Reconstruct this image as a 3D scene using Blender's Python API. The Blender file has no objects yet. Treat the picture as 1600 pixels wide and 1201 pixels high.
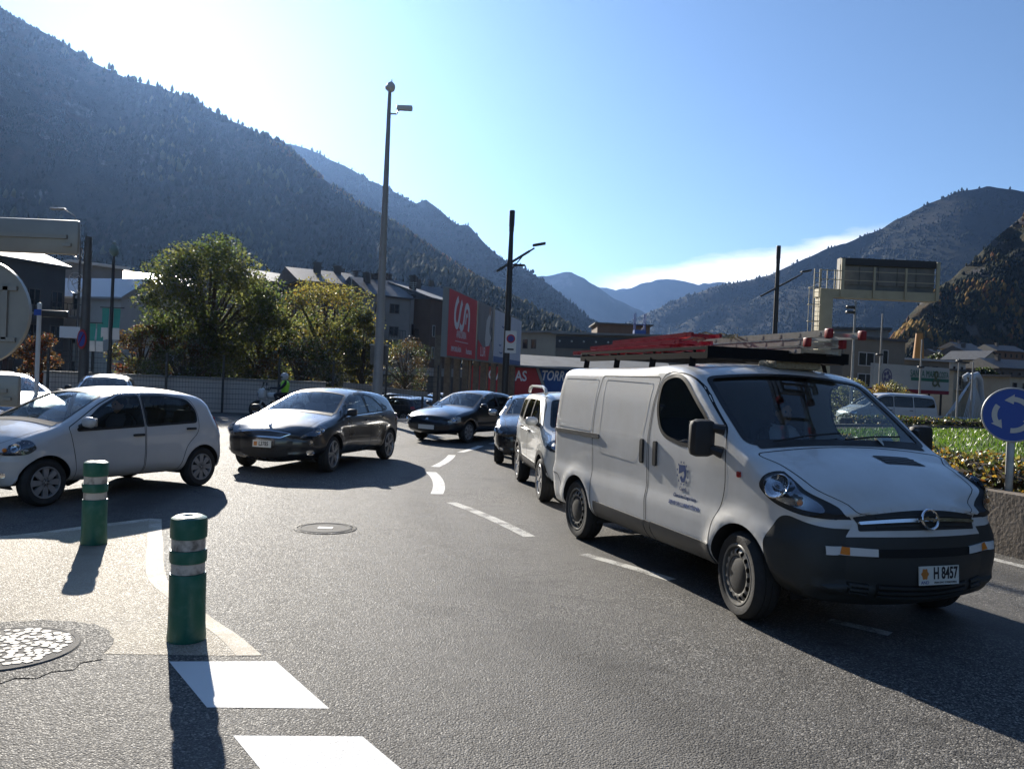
import bpy, bmesh, math, random
import numpy as np
from mathutils import Vector, Matrix, noise as mnoise
from mathutils.geometry import delaunay_2d_cdt
R = math.radians
scene = bpy.context.scene
col = scene.collection

# ------------------------------------------------------------------ camera, sky, sun, exposure
CAM_H, CAM_PITCH, CAM_ROLL, CAM_F = 1.755, R(-0.359), R(2.434), 1280.0
_f = Vector((0, math.cos(CAM_PITCH), math.sin(CAM_PITCH)))
_r0 = Vector((1, 0, 0)); _u0 = _r0.cross(_f)
_r = _r0*math.cos(CAM_ROLL) + _u0*math.sin(CAM_ROLL)
_u = -_r0*math.sin(CAM_ROLL) + _u0*math.cos(CAM_ROLL)
cam = bpy.data.cameras.new('camera')
cam.sensor_width = 36.0; cam.lens = 36.0*CAM_F/1600.0
cam.clip_start = 0.05; cam.clip_end = 60000
camo = bpy.data.objects.new('camera', cam); col.objects.link(camo)
camo.matrix_world = Matrix((( _r.x, _u.x, -_f.x, 0), (_r.y, _u.y, -_f.y, 0), (_r.z, _u.z, -_f.z, CAM_H), (0, 0, 0, 1)))
scene.camera = camo
SUN_AZ, SUN_EL = R(-23.8), R(23.2)       # azimuth from +Y towards +X
sun = bpy.data.lights.new('sun', 'SUN'); sun.energy = 5.0; sun.angle = R(0.53); sun.color = (1.0, .93, .82)
suno = bpy.data.objects.new('sun', sun); col.objects.link(suno)
_sd = Vector((math.sin(SUN_AZ)*math.cos(SUN_EL), math.cos(SUN_AZ)*math.cos(SUN_EL), math.sin(SUN_EL)))
suno.rotation_euler = _sd.to_track_quat('Z', 'Y').to_euler()
world = bpy.data.worlds.new('World'); scene.world = world; world.use_nodes = True
wn = world.node_tree.nodes; wl = world.node_tree.links
for n in list(wn): wn.remove(n)
w_out = wn.new('ShaderNodeOutputWorld'); w_bg = wn.new('ShaderNodeBackground')
w_sky = wn.new('ShaderNodeTexSky'); w_sky.sky_type = 'NISHITA'; w_sky.sun_disc = False
w_sky.sun_elevation = SUN_EL; w_sky.sun_rotation = SUN_AZ
w_sky.altitude = 1000; w_sky.air_density = 1.0; w_sky.dust_density = 0.22; w_sky.ozone_density = 3.6
w_bg.inputs['Strength'].default_value = 0.064
# a low bank of cloud lying beyond the far ridges (direction-space noise, part of the sky)
def wnode(t, **k):
    n = wn.new(t)
    for a, b in k.items(): setattr(n, a, b)
    return n
def wmath(op, a, b=None, clamp=False):
    n = wn.new('ShaderNodeMath'); n.operation = op; n.use_clamp = clamp
    for i, v in enumerate((a, b)):
        if v is None: continue
        if isinstance(v, (int, float)): n.inputs[i].default_value = v
        else: wl.new(v, n.inputs[i])
    return n.outputs[0]
w_tc = wn.new('ShaderNodeTexCoord'); w_sx = wn.new('ShaderNodeSeparateXYZ'); wl.new(w_tc.outputs['Generated'], w_sx.inputs[0])
w_el = wmath('ARCSINE', w_sx.outputs['Z']); w_az = wmath('ARCTAN2', w_sx.outputs['X'], w_sx.outputs['Y'])
w_cx = wn.new('ShaderNodeCombineXYZ'); wl.new(wmath('MULTIPLY', w_az, 9.0), w_cx.inputs[0]); wl.new(wmath('MULTIPLY', w_el, 30.0), w_cx.inputs[1])
w_nz = wn.new('ShaderNodeTexNoise'); w_nz.inputs['Scale'].default_value = 1.1; w_nz.inputs['Detail'].default_value = 7; w_nz.inputs['Roughness'].default_value = .62
wl.new(w_cx.outputs[0], w_nz.inputs['Vector'])
# the upper edge of the bank climbs to the right
w_edge = wmath('ADD', wmath('MULTIPLY', w_az, 0.19), 0.112)
w_d = wmath('SUBTRACT', w_edge, w_el)
w_d = wmath('ADD', w_d, wmath('MULTIPLY', wmath('SUBTRACT', w_nz.outputs[0], .5), .036))
w_m = wmath('DIVIDE', w_d, .016, True)
w_m = wmath('MULTIPLY', w_m, wmath('DIVIDE', wmath('SUBTRACT', w_az, .075), .07, True))
w_m = wmath('MULTIPLY', w_m, wmath('DIVIDE', wmath('SUBTRACT', .46, w_az), .10, True))
w_m = wmath('MULTIPLY', w_m, .96)
w_mix = wn.new('ShaderNodeMix'); w_mix.data_type = 'RGBA'
wl.new(w_m, w_mix.inputs[0]); wl.new(w_sky.outputs[0], w_mix.inputs[6]); w_mix.inputs[7].default_value = (11.0, 10.8, 10.4, 1)
wl.new(w_mix.outputs[2], w_bg.inputs['Color']); wl.new(w_bg.outputs[0], w_out.inputs[0])
vs = scene.view_settings
vs.view_transform = 'Standard'; vs.look = 'None'; vs.gamma = 1.0; vs.exposure = 1.1
scene.display_settings.display_device = 'sRGB'
scene.cycles.use_denoising = True
scene.cycles.max_bounces = 8; scene.cycles.transparent_max_bounces = 24
scene.cycles.volume_bounces = 0
scene.cycles.sample_clamp_indirect = 6.0

def ray(px, py): return _f + _r*((px-800)/CAM_F) - _u*((py-600.5)/CAM_F)
def at(px, py, Y):
    d = ray(px, py); return Vector((0, 0, CAM_H)) + d*(Y/d.y)
def gnd(px, py, z=0.0):
    d = ray(px, py); return Vector((0, 0, CAM_H)) + d*((z-CAM_H)/d.z)

# ------------------------------------------------------------------ mesh helpers
class MB:
    def __init__(s): s.v = []; s.f = []; s.m = []
    def add(s, vs, fs, mi=0):
        o = len(s.v); s.v += [tuple(v) for v in vs]; s.f += [tuple(i+o for i in f) for f in fs]; s.m += [mi]*len(fs); return s
    def box(s, x0, x1, y0, y1, z0, z1, mi=0, M=None):
        vs = [Vector(p) for p in ((x0,y0,z0),(x1,y0,z0),(x1,y1,z0),(x0,y1,z0),(x0,y0,z1),(x1,y0,z1),(x1,y1,z1),(x0,y1,z1))]
        if M is not None: vs = [M @ v for v in vs]
        return s.add(vs, [(0,3,2,1),(4,5,6,7),(0,1,5,4),(1,2,6,5),(2,3,7,6),(3,0,4,7)], mi)
    def cbox(s, c, d, mi=0, M=None):
        return s.box(c[0]-d[0]/2, c[0]+d[0]/2, c[1]-d[1]/2, c[1]+d[1]/2, c[2]-d[2]/2, c[2]+d[2]/2, mi, M)
    def bar(s, a, b, w, h=None, mi=0, up=(0,0,1)):
        a = Vector(a); b = Vector(b); h = h or w; d = (b-a).normalized(); up = Vector(up)
        if abs(d.dot(up)) > .98: up = Vector((1,0,0))
        x = d.cross(up).normalized(); y = x.cross(d).normalized()
        vs = [p+x*(i*w/2)+y*(j*h/2) for p in (a, b) for i, j in ((-1,-1),(1,-1),(1,1),(-1,1))]
        return s.add(vs, [(0,1,2,3),(7,6,5,4),(0,4,5,1),(1,5,6,2),(2,6,7,3),(3,7,4,0)], mi)
    def tube(s, pts, r, n=8, mi=0, cap=True, closed=False):
        pts = [Vector(p) for p in pts]; N = len(pts); rs = r if isinstance(r, (list, tuple)) else [r]*N
        prev = None; rings = []
        for i, p in enumerate(pts):
            if closed: d = pts[(i+1) % N]-pts[i-1]
            else: d = pts[min(i+1, N-1)]-pts[max(i-1, 0)]
            d.normalize()
            if prev is None:
                ref = Vector((0,0,1)) if abs(d.z) < .9 else Vector((1,0,0)); x = d.cross(ref).normalized()
            else: x = (prev - d*prev.dot(d)).normalized()
            prev = x; y = d.cross(x)
            rings.append([p+(x*math.cos(2*math.pi*k/n)+y*math.sin(2*math.pi*k/n))*rs[i] for k in range(n)])
        vs = [v for rg in rings for v in rg]; fs = []
        for i in range(N if closed else N-1):
            j = (i+1) % N
            for k in range(n):
                l = (k+1) % n; fs.append((i*n+k, i*n+l, j*n+l, j*n+k))
        if cap and not closed: fs.append(tuple(range(n))[::-1]); fs.append(tuple((N-1)*n+k for k in range(n)))
        return s.add(vs, fs, mi)
    def lathe(s, prof, n=24, mi=0, M=None, close=False):
        # prof: (radius, height) round local Z
        vs = []; fs = []; K = len(prof)
        for k in range(n):
            a = 2*math.pi*k/n
            for (r, h) in prof: vs.append(Vector((r*math.cos(a), r*math.sin(a), h)))
        for k in range(n):
            l = (k+1) % n
            for i in range(K-1 if not close else K):
                j = (i+1) % K; fs.append((k*K+i, l*K+i, l*K+j, k*K+j))
        if M is not None: vs = [M @ v for v in vs]
        return s.add(vs, fs, mi)
    def prism(s, poly, y0, y1, mi=0, M=None):
        # poly in (x,z), extruded along y
        n = len(poly); vs = [Vector((p[0], y0, p[1])) for p in poly]+[Vector((p[0], y1, p[1])) for p in poly]
        if M is not None: vs = [M @ v for v in vs]
        fs = [tuple(range(n)), tuple(range(2*n-1, n-1, -1))]+[(i, i+n, (i+1) % n+n, (i+1) % n) for i in range(n)]
        return s.add(vs, fs, mi)
    def slab(s, poly, z0, z1, mi=0):
        n = len(poly); vs = [(p[0], p[1], z0) for p in poly]+[(p[0], p[1], z1) for p in poly]
        fs = [tuple(range(n))[::-1], tuple(range(n, 2*n))]+[(i, (i+1) % n, (i+1) % n+n, i+n) for i in range(n)]
        return s.add(vs, fs, mi)
    def sphere(s, c, r, nu=14, nv=9, mi=0, M=None):
        rx, ry, rz = r if isinstance(r, (tuple, list)) else (r, r, r); c = Vector(c); vs = []; fs = []
        for j in range(nv+1):
            t = math.pi*j/nv
            for i in range(nu):
                a = 2*math.pi*i/nu; vs.append(Vector((rx*math.sin(t)*math.cos(a), ry*math.sin(t)*math.sin(a), rz*math.cos(t)))+c)
        if M is not None: vs = [M @ v for v in vs]
        for j in range(nv):
            for i in range(nu):
                k = (i+1) % nu; fs.append((j*nu+i, (j+1)*nu+i, (j+1)*nu+k, j*nu+k))
        return s.add(vs, fs, mi)
    def mesh(s, name, mats, smooth=None):
        me = bpy.data.meshes.new(name); me.from_pydata(s.v, [], s.f)
        for m in (mats if isinstance(mats, (list, tuple)) else [mats]): me.materials.append(m)
        if any(s.m): me.polygons.foreach_set('material_index', s.m)
        bm = bmesh.new(); bm.from_mesh(me)
        if smooth != 'keep': bmesh.ops.remove_doubles(bm, verts=bm.verts, dist=1e-5)
        if smooth != 'keep': bmesh.ops.recalc_face_normals(bm, faces=bm.faces)
        if smooth is not None:
            ang = R(38) if smooth in (True, 'keep') else R(smooth)
            for f in bm.faces: f.smooth = True
            for e in bm.edges:
                if len(e.link_faces) == 2 and e.calc_face_angle(0) > ang: e.smooth = False
        bm.to_mesh(me); bm.free(); me.update(); return me
    def build(s, name, mats, parent=None, smooth=None, loc=None):
        o = bpy.data.objects.new(name, s.mesh(name, mats, smooth)); col.objects.link(o)
        if parent is not None: o.parent = parent
        if loc is not None: o.location = loc
        return o
def tag(o, label=None, cat=None, group=None, kind=None):
    if label: o['label'] = label
    if cat: o['category'] = cat
    if group: o['group'] = group
    if kind: o['kind'] = kind
    return o
def thing(name, label, cat, loc=(0,0,0), rz=0.0, group=None):
    o = bpy.data.objects.new(name, None); col.objects.link(o); o.empty_display_size = .1
    o.location = loc; o.rotation_euler = (0, 0, rz); return tag(o, label, cat, group)
def kids(o): return [c for c in bpy.data.objects if c.parent == o]
_kidcache = {}
def copy_tree(o, parent=None):
    c = o.copy(); col.objects.link(c); c.parent = parent
    for ch in list(o.children): copy_tree(ch, c)
    return c
TMP = bpy.data.scenes.new('workbench')
def eval_mesh(o):
    # evaluate one object on a bench of its own, without touching the whole scene
    TMP.collection.objects.link(o)
    with bpy.context.temp_override(scene=TMP, view_layer=TMP.view_layers[0]):
        dg = bpy.context.evaluated_depsgraph_get(); me = bpy.data.meshes.new_from_object(o.evaluated_get(dg))
    return me
def text_obj(name, body, mat, size, M, parent=None, ext=.002, align='CENTER', sx=1.0, shear=0.0, bold=0.0):
    cu = bpy.data.curves.new(name, 'FONT'); cu.body = body; cu.size = size; cu.extrude = ext; cu.align_x = align; cu.align_y = 'CENTER'
    cu.shear = shear; cu.offset = bold; cu.resolution_u = 3
    t = bpy.data.objects.new(name, cu); me = eval_mesh(t)
    bpy.data.objects.remove(t); me.materials.clear(); me.materials.append(mat)
    me.transform(M @ Matrix.Diagonal((sx, 1, 1, 1)))
    o = bpy.data.objects.new(name, me); col.objects.link(o)
    if parent is not None: o.parent = parent
    return o

# ------------------------------------------------------------------ materials
MATS = {}
def pm(name, c, rough=.6, metal=0.0, c2=None, nscale=3.0, ncontrast=.5, bump=0.0, bscale=40.0, spec=.5, coat=0.0, coat_r=.03, detail=5.0, dirt=None, trans=0.0, coords='Object', rvar=0.0, nshift=0.0):
    m = bpy.data.materials.new(name); m.use_nodes = True; N = m.node_tree.nodes; L = m.node_tree.links
    b = N['Principled BSDF']; b.inputs['Base Color'].default_value = (*c, 1); b.inputs['Roughness'].default_value = rough
    b.inputs['Metallic'].default_value = metal; b.inputs['Specular IOR Level'].default_value = spec
    if coat: b.inputs['Coat Weight'].default_value = coat; b.inputs['Coat Roughness'].default_value = coat_r
    tc = N.new('ShaderNodeTexCoord')
    if c2 is not None or rvar:
        nz = N.new('ShaderNodeTexNoise'); nz.inputs['Scale'].default_value = nscale; nz.inputs['Detail'].default_value = detail; nz.inputs['Roughness'].default_value = .6
        L.new(tc.outputs[coords], nz.inputs['Vector'])
        mr = N.new('ShaderNodeMapRange'); mr.inputs[1].default_value = .5+nshift-.5*(1-ncontrast)*.6-.04; mr.inputs[2].default_value = .5+nshift+.5*(1-ncontrast)*.6+.04
        L.new(nz.outputs[0], mr.inputs[0])
        if c2 is not None:
            mx = N.new('ShaderNodeMix'); mx.data_type = 'RGBA'; mx.inputs[6].default_value = (*c, 1); mx.inputs[7].default_value = (*c2, 1)
            L.new(mr.outputs[0], mx.inputs[0]); L.new(mx.outputs[2], b.inputs['Base Color'])
        if rvar:
            r2 = N.new('ShaderNodeMapRange'); r2.inputs[3].default_value = rough-rvar; r2.inputs[4].default_value = rough+rvar
            L.new(mr.outputs[0], r2.inputs[0]); L.new(r2.outputs[0], b.inputs['Roughness'])
    if bump:
        n2 = N.new('ShaderNodeTexNoise'); n2.inputs['Scale'].default_value = bscale; n2.inputs['Detail'].default_value = 4
        L.new(tc.outputs[coords], n2.inputs['Vector'])
        bp = N.new('ShaderNodeBump'); bp.inputs['Strength'].default_value = bump; bp.inputs['Distance'].default_value = .02
        L.new(n2.outputs[0], bp.inputs['Height']); L.new(bp.outputs[0], b.inputs['Normal'])
    MATS[name] = m; return m
def glass_mat(name, tint, refl=.06, rough=.01):
    m = bpy.data.materials.new(name); m.use_nodes = True; N = m.node_tree.nodes; L = m.node_tree.links
    for n in list(N): N.remove(n)
    out = N.new('ShaderNodeOutputMaterial'); tr = N.new('ShaderNodeBsdfTransparent'); tr.inputs[0].default_value = (*tint, 1)
    gl = N.new('ShaderNodeBsdfGlossy'); gl.inputs['Roughness'].default_value = rough; gl.inputs[0].default_value = (1, 1, 1, 1)
    fr = N.new('ShaderNodeFresnel'); ge = N.new('ShaderNodeNewGeometry'); io = N.new('ShaderNodeMapRange')   # a thin pane reflects alike from both faces
    L.new(ge.outputs['Backfacing'], io.inputs[0]); io.inputs[3].default_value = 1.5; io.inputs[4].default_value = 1/1.5; L.new(io.outputs[0], fr.inputs['IOR'])
    mx = N.new('ShaderNodeMixShader'); L.new(fr.outputs[0], mx.inputs[0]); L.new(tr.outputs[0], mx.inputs[1]); L.new(gl.outputs[0], mx.inputs[2])
    L.new(mx.outputs[0], out.inputs[0]); MATS[name] = m; return m
def emit_mat(name, c, s):
    m = bpy.data.materials.new(name); m.use_nodes = True; b = m.node_tree.nodes['Principled BSDF']
    b.inputs['Base Color'].default_value = (*c, 1); b.inputs['Emission Color'].default_value = (*c, 1); b.inputs['Emission Strength'].default_value = s
    MATS[name] = m; return m
# ------------------------------------------------------------------ ground, road, painted markings
def asphalt_mat(name, dark, light, stone, patch):
    m = bpy.data.materials.new(name); m.use_nodes = True; N = m.node_tree.nodes; L = m.node_tree.links; b = N['Principled BSDF']
    tc = N.new('ShaderNodeTexCoord')
    def tex(t, sc, **k):
        n = N.new(t); n.inputs['Scale'].default_value = sc
        for a, v in k.items(): n.inputs[a].default_value = v
        L.new(tc.outputs['Object'], n.inputs['Vector']); return n
    def mix(f, a, bb, mode='MIX'):
        x = N.new('ShaderNodeMix'); x.data_type = 'RGBA'; x.blend_type = mode
        for i, v in ((0, f), (6, a), (7, bb)):
            if isinstance(v, tuple): x.inputs[i].default_value = (*v, 1)
            elif isinstance(v, (int, float)): x.inputs[i].default_value = v
            else: L.new(v, x.inputs[i])
        return x.outputs[2]
    def rng(v, a, bb, c=0., d=1.):
        x = N.new('ShaderNodeMapRange'); L.new(v, x.inputs[0])
        for i, q in ((1, a), (2, bb), (3, c), (4, d)): x.inputs[i].default_value = q
        return x.outputs[0]
    vor = tex('ShaderNodeTexVoronoi', 95.0); vor2 = tex('ShaderNodeTexVoronoi', 210.0)
    big = tex('ShaderNodeTexNoise', .35, Detail=6.0, Roughness=.6); mid = tex('ShaderNodeTexNoise', 4.0, Detail=6.0, Roughness=.65)
    wn_ = N.new('ShaderNodeTexWhiteNoise'); L.new(vor.outputs['Position'], wn_.inputs['Vector'])
    base = mix(rng(vor.outputs['Distance'], .25, .75), light, dark)
    base = mix(rng(wn_.outputs[0], .72, 1.0), base, stone)
    base = mix(rng(vor2.outputs['Distance'], .3, .8, 0, .5), base, dark)
    base = mix(rng(big.outputs[0], .40, .62, 0, .75), base, patch)
    base = mix(rng(mid.outputs[0], .45, .75, 0, .3), base, dark)
    dn = tex('ShaderNodeTexNoise', 1.6, Detail=5.0); dm = N.new('ShaderNodeVectorMath'); dm.operation = 'MULTIPLY_ADD'; dm.inputs[1].default_value = (.5, .5, .5); L.new(dn.outputs['Color'], dm.inputs[0]); L.new(tc.outputs['Object'], dm.inputs[2])
    ck = N.new('ShaderNodeTexVoronoi'); ck.feature = 'DISTANCE_TO_EDGE'; ck.inputs['Scale'].default_value = .42; L.new(dm.outputs[0], ck.inputs['Vector'])
    ckm = N.new('ShaderNodeMath'); ckm.operation = 'MULTIPLY'; L.new(rng(ck.outputs['Distance'], .0015, .006, 1, 0), ckm.inputs[0]); ms = tex('ShaderNodeTexNoise', .22, Detail=2.0); L.new(rng(ms.outputs[0], .53, .60, 0, .6), ckm.inputs[1])
    base = mix(ckm.outputs[0], base, (.012, .012, .012))
    st = tex('ShaderNodeTexNoise', 1.1, Detail=7.0, Roughness=.7); base = mix(rng(st.outputs[0], .56, .70, 0, .6), base, dark)
    # wheel-polished bands circling the roundabout
    sx = N.new('ShaderNodeVectorMath'); sx.operation = 'DISTANCE'; L.new(tc.outputs['Object'], sx.inputs[0]); sx.inputs[1].default_value = (21.6, 14.9, 0)
    wv = N.new('ShaderNodeMath'); wv.operation = 'SINE'; wm = N.new('ShaderNodeMath'); wm.operation = 'MULTIPLY'; wm.inputs[1].default_value = 3.6; L.new(sx.outputs['Value'], wm.inputs[0]); L.new(wm.outputs[0], wv.inputs[0])
    wb_ = N.new('ShaderNodeMath'); wb_.operation = 'MULTIPLY'; L.new(rng(wv.outputs[0], .2, 1.0, 0, .5), wb_.inputs[0]); L.new(rng(big.outputs[0], .35, .6), wb_.inputs[1]); base = mix(wb_.outputs[0], base, dark)
    L.new(base, b.inputs['Base Color'])
    rr = rng(wn_.outputs[0], 0, 1, .58, .90); L.new(rr, b.inputs['Roughness']); b.inputs['Specular IOR Level'].default_value = .28
    bp = N.new('ShaderNodeBump'); bp.inputs['Strength'].default_value = .85; bp.inputs['Distance'].default_value = .006; bp.invert = True
    h = N.new('ShaderNodeMath'); h.operation = 'ADD'; L.new(vor.outputs['Distance'], h.inputs[0])
    h2 = N.new('ShaderNodeMath'); h2.operation = 'MULTIPLY'; h2.inputs[1].default_value = .8; L.new(wn_.outputs[0], h2.inputs[0]); L.new(h2.outputs[0], h.inputs[1])
    L.new(h.outputs[0], bp.inputs['Height']); L.new(bp.outputs[0], b.inputs['Normal']); MATS[name] = m; return m
ASPH = asphalt_mat('asphalt', (.018, .0175, .017), (.175, .167, .153), (.50, .475, .43), (.125, .119, .109))
ASPH2 = asphalt_mat('asphalt_patch', (.02, .02, .021), (.05, .05, .05), (.09, .088, .085), (.045, .044, .043))
CREAM = asphalt_mat('cream_paving', (.20, .175, .135), (.56, .505, .41), (.66, .60, .50), (.42, .36, .265))
def paint_mat(name, c, worn, wear):
    m = bpy.data.materials.new(name); m.use_nodes = True; N = m.node_tree.nodes; L = m.node_tree.links; b = N['Principled BSDF']
    tc = N.new('ShaderNodeTexCoord'); n1 = N.new('ShaderNodeTexNoise'); n1.inputs['Scale'].default_value = 60; n1.inputs['Detail'].default_value = 8; n1.inputs['Roughness'].default_value = .75
    n2 = N.new('ShaderNodeTexNoise'); n2.inputs['Scale'].default_value = 5; n2.inputs['Detail'].default_value = 4
    for n in (n1, n2): L.new(tc.outputs['Object'], n.inputs['Vector'])
    ad = N.new('ShaderNodeMath'); ad.operation = 'MULTIPLY_ADD'; ad.inputs[1].default_value = .6; L.new(n2.outputs[0], ad.inputs[0]); L.new(n1.outputs[0], ad.inputs[2])
    mr = N.new('ShaderNodeMapRange'); mr.inputs[1].default_value = wear; mr.inputs[2].default_value = wear+.1; L.new(ad.outputs[0], mr.inputs[0])
    mx = N.new('ShaderNodeMix'); mx.data_type = 'RGBA'; mx.inputs[6].default_value = (*c, 1); mx.inputs[7].default_value = (*worn, 1); L.new(mr.outputs[0], mx.inputs[0]); L.new(mx.outputs[2], b.inputs['Base Color'])
    b.inputs['Roughness'].default_value = .75; b.inputs['Specular IOR Level'].default_value = .3
    bp = N.new('ShaderNodeBump'); bp.inputs['Strength'].default_value = .35; bp.inputs['Distance'].default_value = .006
    n3 = N.new('ShaderNodeTexVoronoi'); n3.inputs['Scale'].default_value = 95; L.new(tc.outputs['Object'], n3.inputs['Vector'])
    L.new(n3.outputs['Distance'], bp.inputs['Height']); L.new(bp.outputs[0], b.inputs['Normal']); MATS[name] = m; return m
PAINT = paint_mat('road_paint', (.74, .74, .72), (.34, .33, .31), .95)
PAINT_MID = paint_mat('lane_paint', (.66, .65, .62), (.24, .23, .215), .84)
PAINT_OLD = paint_mat('road_paint_worn', (.50, .49, .45), (.15, .145, .135), .78)
EARTH = pm('valley_ground', (.09, .085, .07), .9, c2=(.16, .14, .11), nscale=.05, bump=.3, bscale=2.0)

def sheet(name, poly, z, mat, kind='structure'):
    mb = MB(); mb.add([(p[0], p[1], z) for p in poly], [tuple(range(len(poly)))]); o = mb.build(name, mat); o['kind'] = kind; return o
# the ground: one sheet out to the horizon; it drops below the road level to the car park beyond the roundabout
def ground_z(x, y):
    e = 33.2 + .06*(x+4) + max(0, x-3)*.9      # where the road ends and the slope to the car park begins
    t = min(1, max(0, (y-e)/7.0)); d = -.85*t*t*(3-2*t)
    return d - .02
xs = [-9000, -4000, -1500, -600, -250, -120]+[i for i in range(-80, 121, 5)]+[160, 250, 600, 1500, 4000, 9000]
ys = [-3000, -600, -100, -30, 0]+[i for i in range(10, 30, 5)]+[30+i*1.0 for i in range(0, 31)]+[65, 80, 100, 150, 300, 800, 2000, 6000, 12000]
gm = MB(); gm.add([(x, y, ground_z(x, y)) for y in ys for x in xs], [(j*len(xs)+i, j*len(xs)+i+1, (j+1)*len(xs)+i+1, (j+1)*len(xs)+i) for j in range(len(ys)-1) for i in range(len(xs)-1)])
go = gm.build('ground', EARTH, smooth=30); go['kind'] = 'structure'
road = sheet('road', [(-80, -30), (60, -30), (90, 20), (90, 90), (70, 92), (44, 66), (8, 35), (3, 33.3), (-4, 33.0), (-9, 32.6), (-16, 31.4), (-80, 20)], 0.0, ASPH)
lot = MB(); lot.add([(-60, 43, -.846), (40, 43, -.846), (60, 75, -.846), (50, 110, -.846), (-70, 110, -.846)], [(0, 1, 2, 3, 4)]); lo = lot.build('car_park', ASPH2); lo['kind'] = 'structure'

def marking(name, poly, mat, z=.002): return sheet(name, poly, z, mat)
cream = [(-9.5, 3.2), (-9.5, 6.4), (-6.2, 7.45), (-4.96, 8.04), (-4.73, 8.29), (-4.49, 8.71), (-4.24, 9.04), (-4.05, 9.30), (-3.91, 9.29), (-3.62, 8.62), (-3.34, 8.0), (-3.05, 7.32), (-2.75, 6.69), (-2.40, 6.2), (-2.03, 5.72), (-1.72, 5.36), (-1.46, 5.01), (-1.61, 4.985), (-2.28, 4.93), (-2.75, 4.9), (-3.4, 4.6), (-5.2, 3.9)]
marking('traffic_island_paving', cream, CREAM, .0015)
line = [(-4.05, 9.30), (-3.91, 9.29), (-3.62, 8.62), (-3.34, 8.0), (-3.05, 7.32), (-2.75, 6.69), (-2.40, 6.2), (-2.03, 5.72), (-1.72, 5.36), (-1.46, 5.01), (-1.61, 4.985), (-1.84, 5.32), (-2.16, 5.7), (-2.52, 6.16), (-2.88, 6.64), (-3.2, 7.3), (-3.48, 7.96), (-3.74, 8.56)]
PAINT_CREAM = paint_mat('island_edge_paint', (.58, .53, .44), (.38, .33, .25), .74)
def smooth_pts(P, n=5):
    out = []
    for i in range(len(P)-1):
        p0 = Vector(P[max(0, i-1)]); p1 = Vector(P[i]); p2 = Vector(P[i+1]); p3 = Vector(P[min(len(P)-1, i+2)])
        for k in range(n):
            t = k/n; q = .5*((2*p1)+(p2-p0)*t+(2*p0-5*p1+4*p2-p3)*t*t+(3*p1-p0-3*p2+p3)*t**3); out.append((q.x, q.y))
    return out+[tuple(P[-1])]
marking('island_edge_line', smooth_pts(line[1:10])+smooth_pts(line[10:]+line[:1]), PAINT_CREAM, .003)
marking('island_edge_line', [(-9.5, 6.4), (-6.2, 7.45), (-4.96, 8.04), (-4.73, 8.29), (-4.49, 8.71), (-4.24, 9.04), (-4.05, 9.30), (-4.0, 9.12), (-4.2, 8.86), (-4.44, 8.5), (-4.68, 8.1), (-4.94, 7.86), (-6.2, 7.27), (-9.5, 6.22)], PAINT_CREAM, .003)
# crossing stripes
for q in ([(-1.96, 4.84), (-1.35, 4.92), (-.88, 4.26), (-1.50, 4.21)], [(-1.26, 3.90), (-.65, 3.95), (-.17, 3.30), (-.79, 3.25)]):
    marking('crossing_stripe', q, PAINT)
# dashed lane line curving through the roundabout
def dash(a, b, w, mat, bow=0.0):
    a = Vector((*a, 0)); b = Vector((*b, 0)); d = (b-a).normalized(); n = Vector((-d.y, d.x, 0)); L_ = []; Rr = []
    for i in range(7):
        t = i/6; p = a.lerp(b, t)+n*bow*4*t*(1-t); L_.append((p+n*w/2)[:2]); Rr.append((p-n*w/2)[:2])
    marking('lane_dash', L_+Rr[::-1], mat)
dash((-.78, 11.45), (.27, 9.18), .15, PAINT_OLD, .05)
dash((-1.41, 14.95), (-1.05, 12.2), .19, PAINT_MID, .08)
dash((-1.42, 15.85), (-1.28, 18.4), .17, PAINT_MID, -.05)
dash((-1.14, 19.15), (-.74, 21.2), .16, PAINT_MID, -.03)
dash((-.5, 22.0), (.25, 24.0), .16, PAINT_MID, -.03)
dash((.80, 8.37), (1.52, 7.42), .13, PAINT_OLD, .02)
dash((2.52, 6.32), (2.86, 6.02), .12, PAINT_OLD, .01)
# solid edge line round the planted island
IC = Vector((21.6, 14.9, 0)); IR = 16.9
el = [(IC.x+math.cos(a)*(IR+.42), IC.y+math.sin(a)*(IR+.42)) for a in [R(150+i*2.5) for i in range(0, 41)]]
el2 = [(IC.x+math.cos(a)*(IR+.27), IC.y+math.sin(a)*(IR+.27)) for a in [R(150+i*2.5) for i in range(0, 41)]]
marking('edge_line', el+el2[::-1], PAINT_OLD)
# manhole cover with its ring of newer asphalt
IRON = pm('cast_iron', (.17, .163, .15), .8, 0.0, c2=(.11, .105, .098), nscale=12, bump=.3, bscale=150, spec=.12); IRONT = pm('worn_iron', (.24, .23, .21), .65, 0.0, c2=(.15, .144, .133), nscale=20, spec=.4)
random.seed(4)
mc = Vector((-3.0, 4.93, 0))
ring = [(mc.x+math.cos(a)*r_*1.0, mc.y+math.sin(a)*r_*.95) for a, r_ in [(2*math.pi*i/40, .60+.035*math.sin(3.1*i)+.03*random.random()) for i in range(40)]]
marking('asphalt_collar', ring, ASPH2, .004)
mh = thing('manhole_cover', 'round cast iron manhole cover with a pebbled tread beside the front bollard', 'manhole cover', (mc.x, mc.y, .005))
m_ = MB(); m_.lathe([(0, .006), (.375, .006), (.39, .004), (.39, 0)], 48); m_.build('plate', IRON, mh, 30)
m_ = MB(); m_.lathe([(.385, .0), (.388, .007), (.412, .007), (.42, 0)], 48); m_.build('rim', IRON, mh, 30)
m_ = MB()
pts = []
tries = 0
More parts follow.
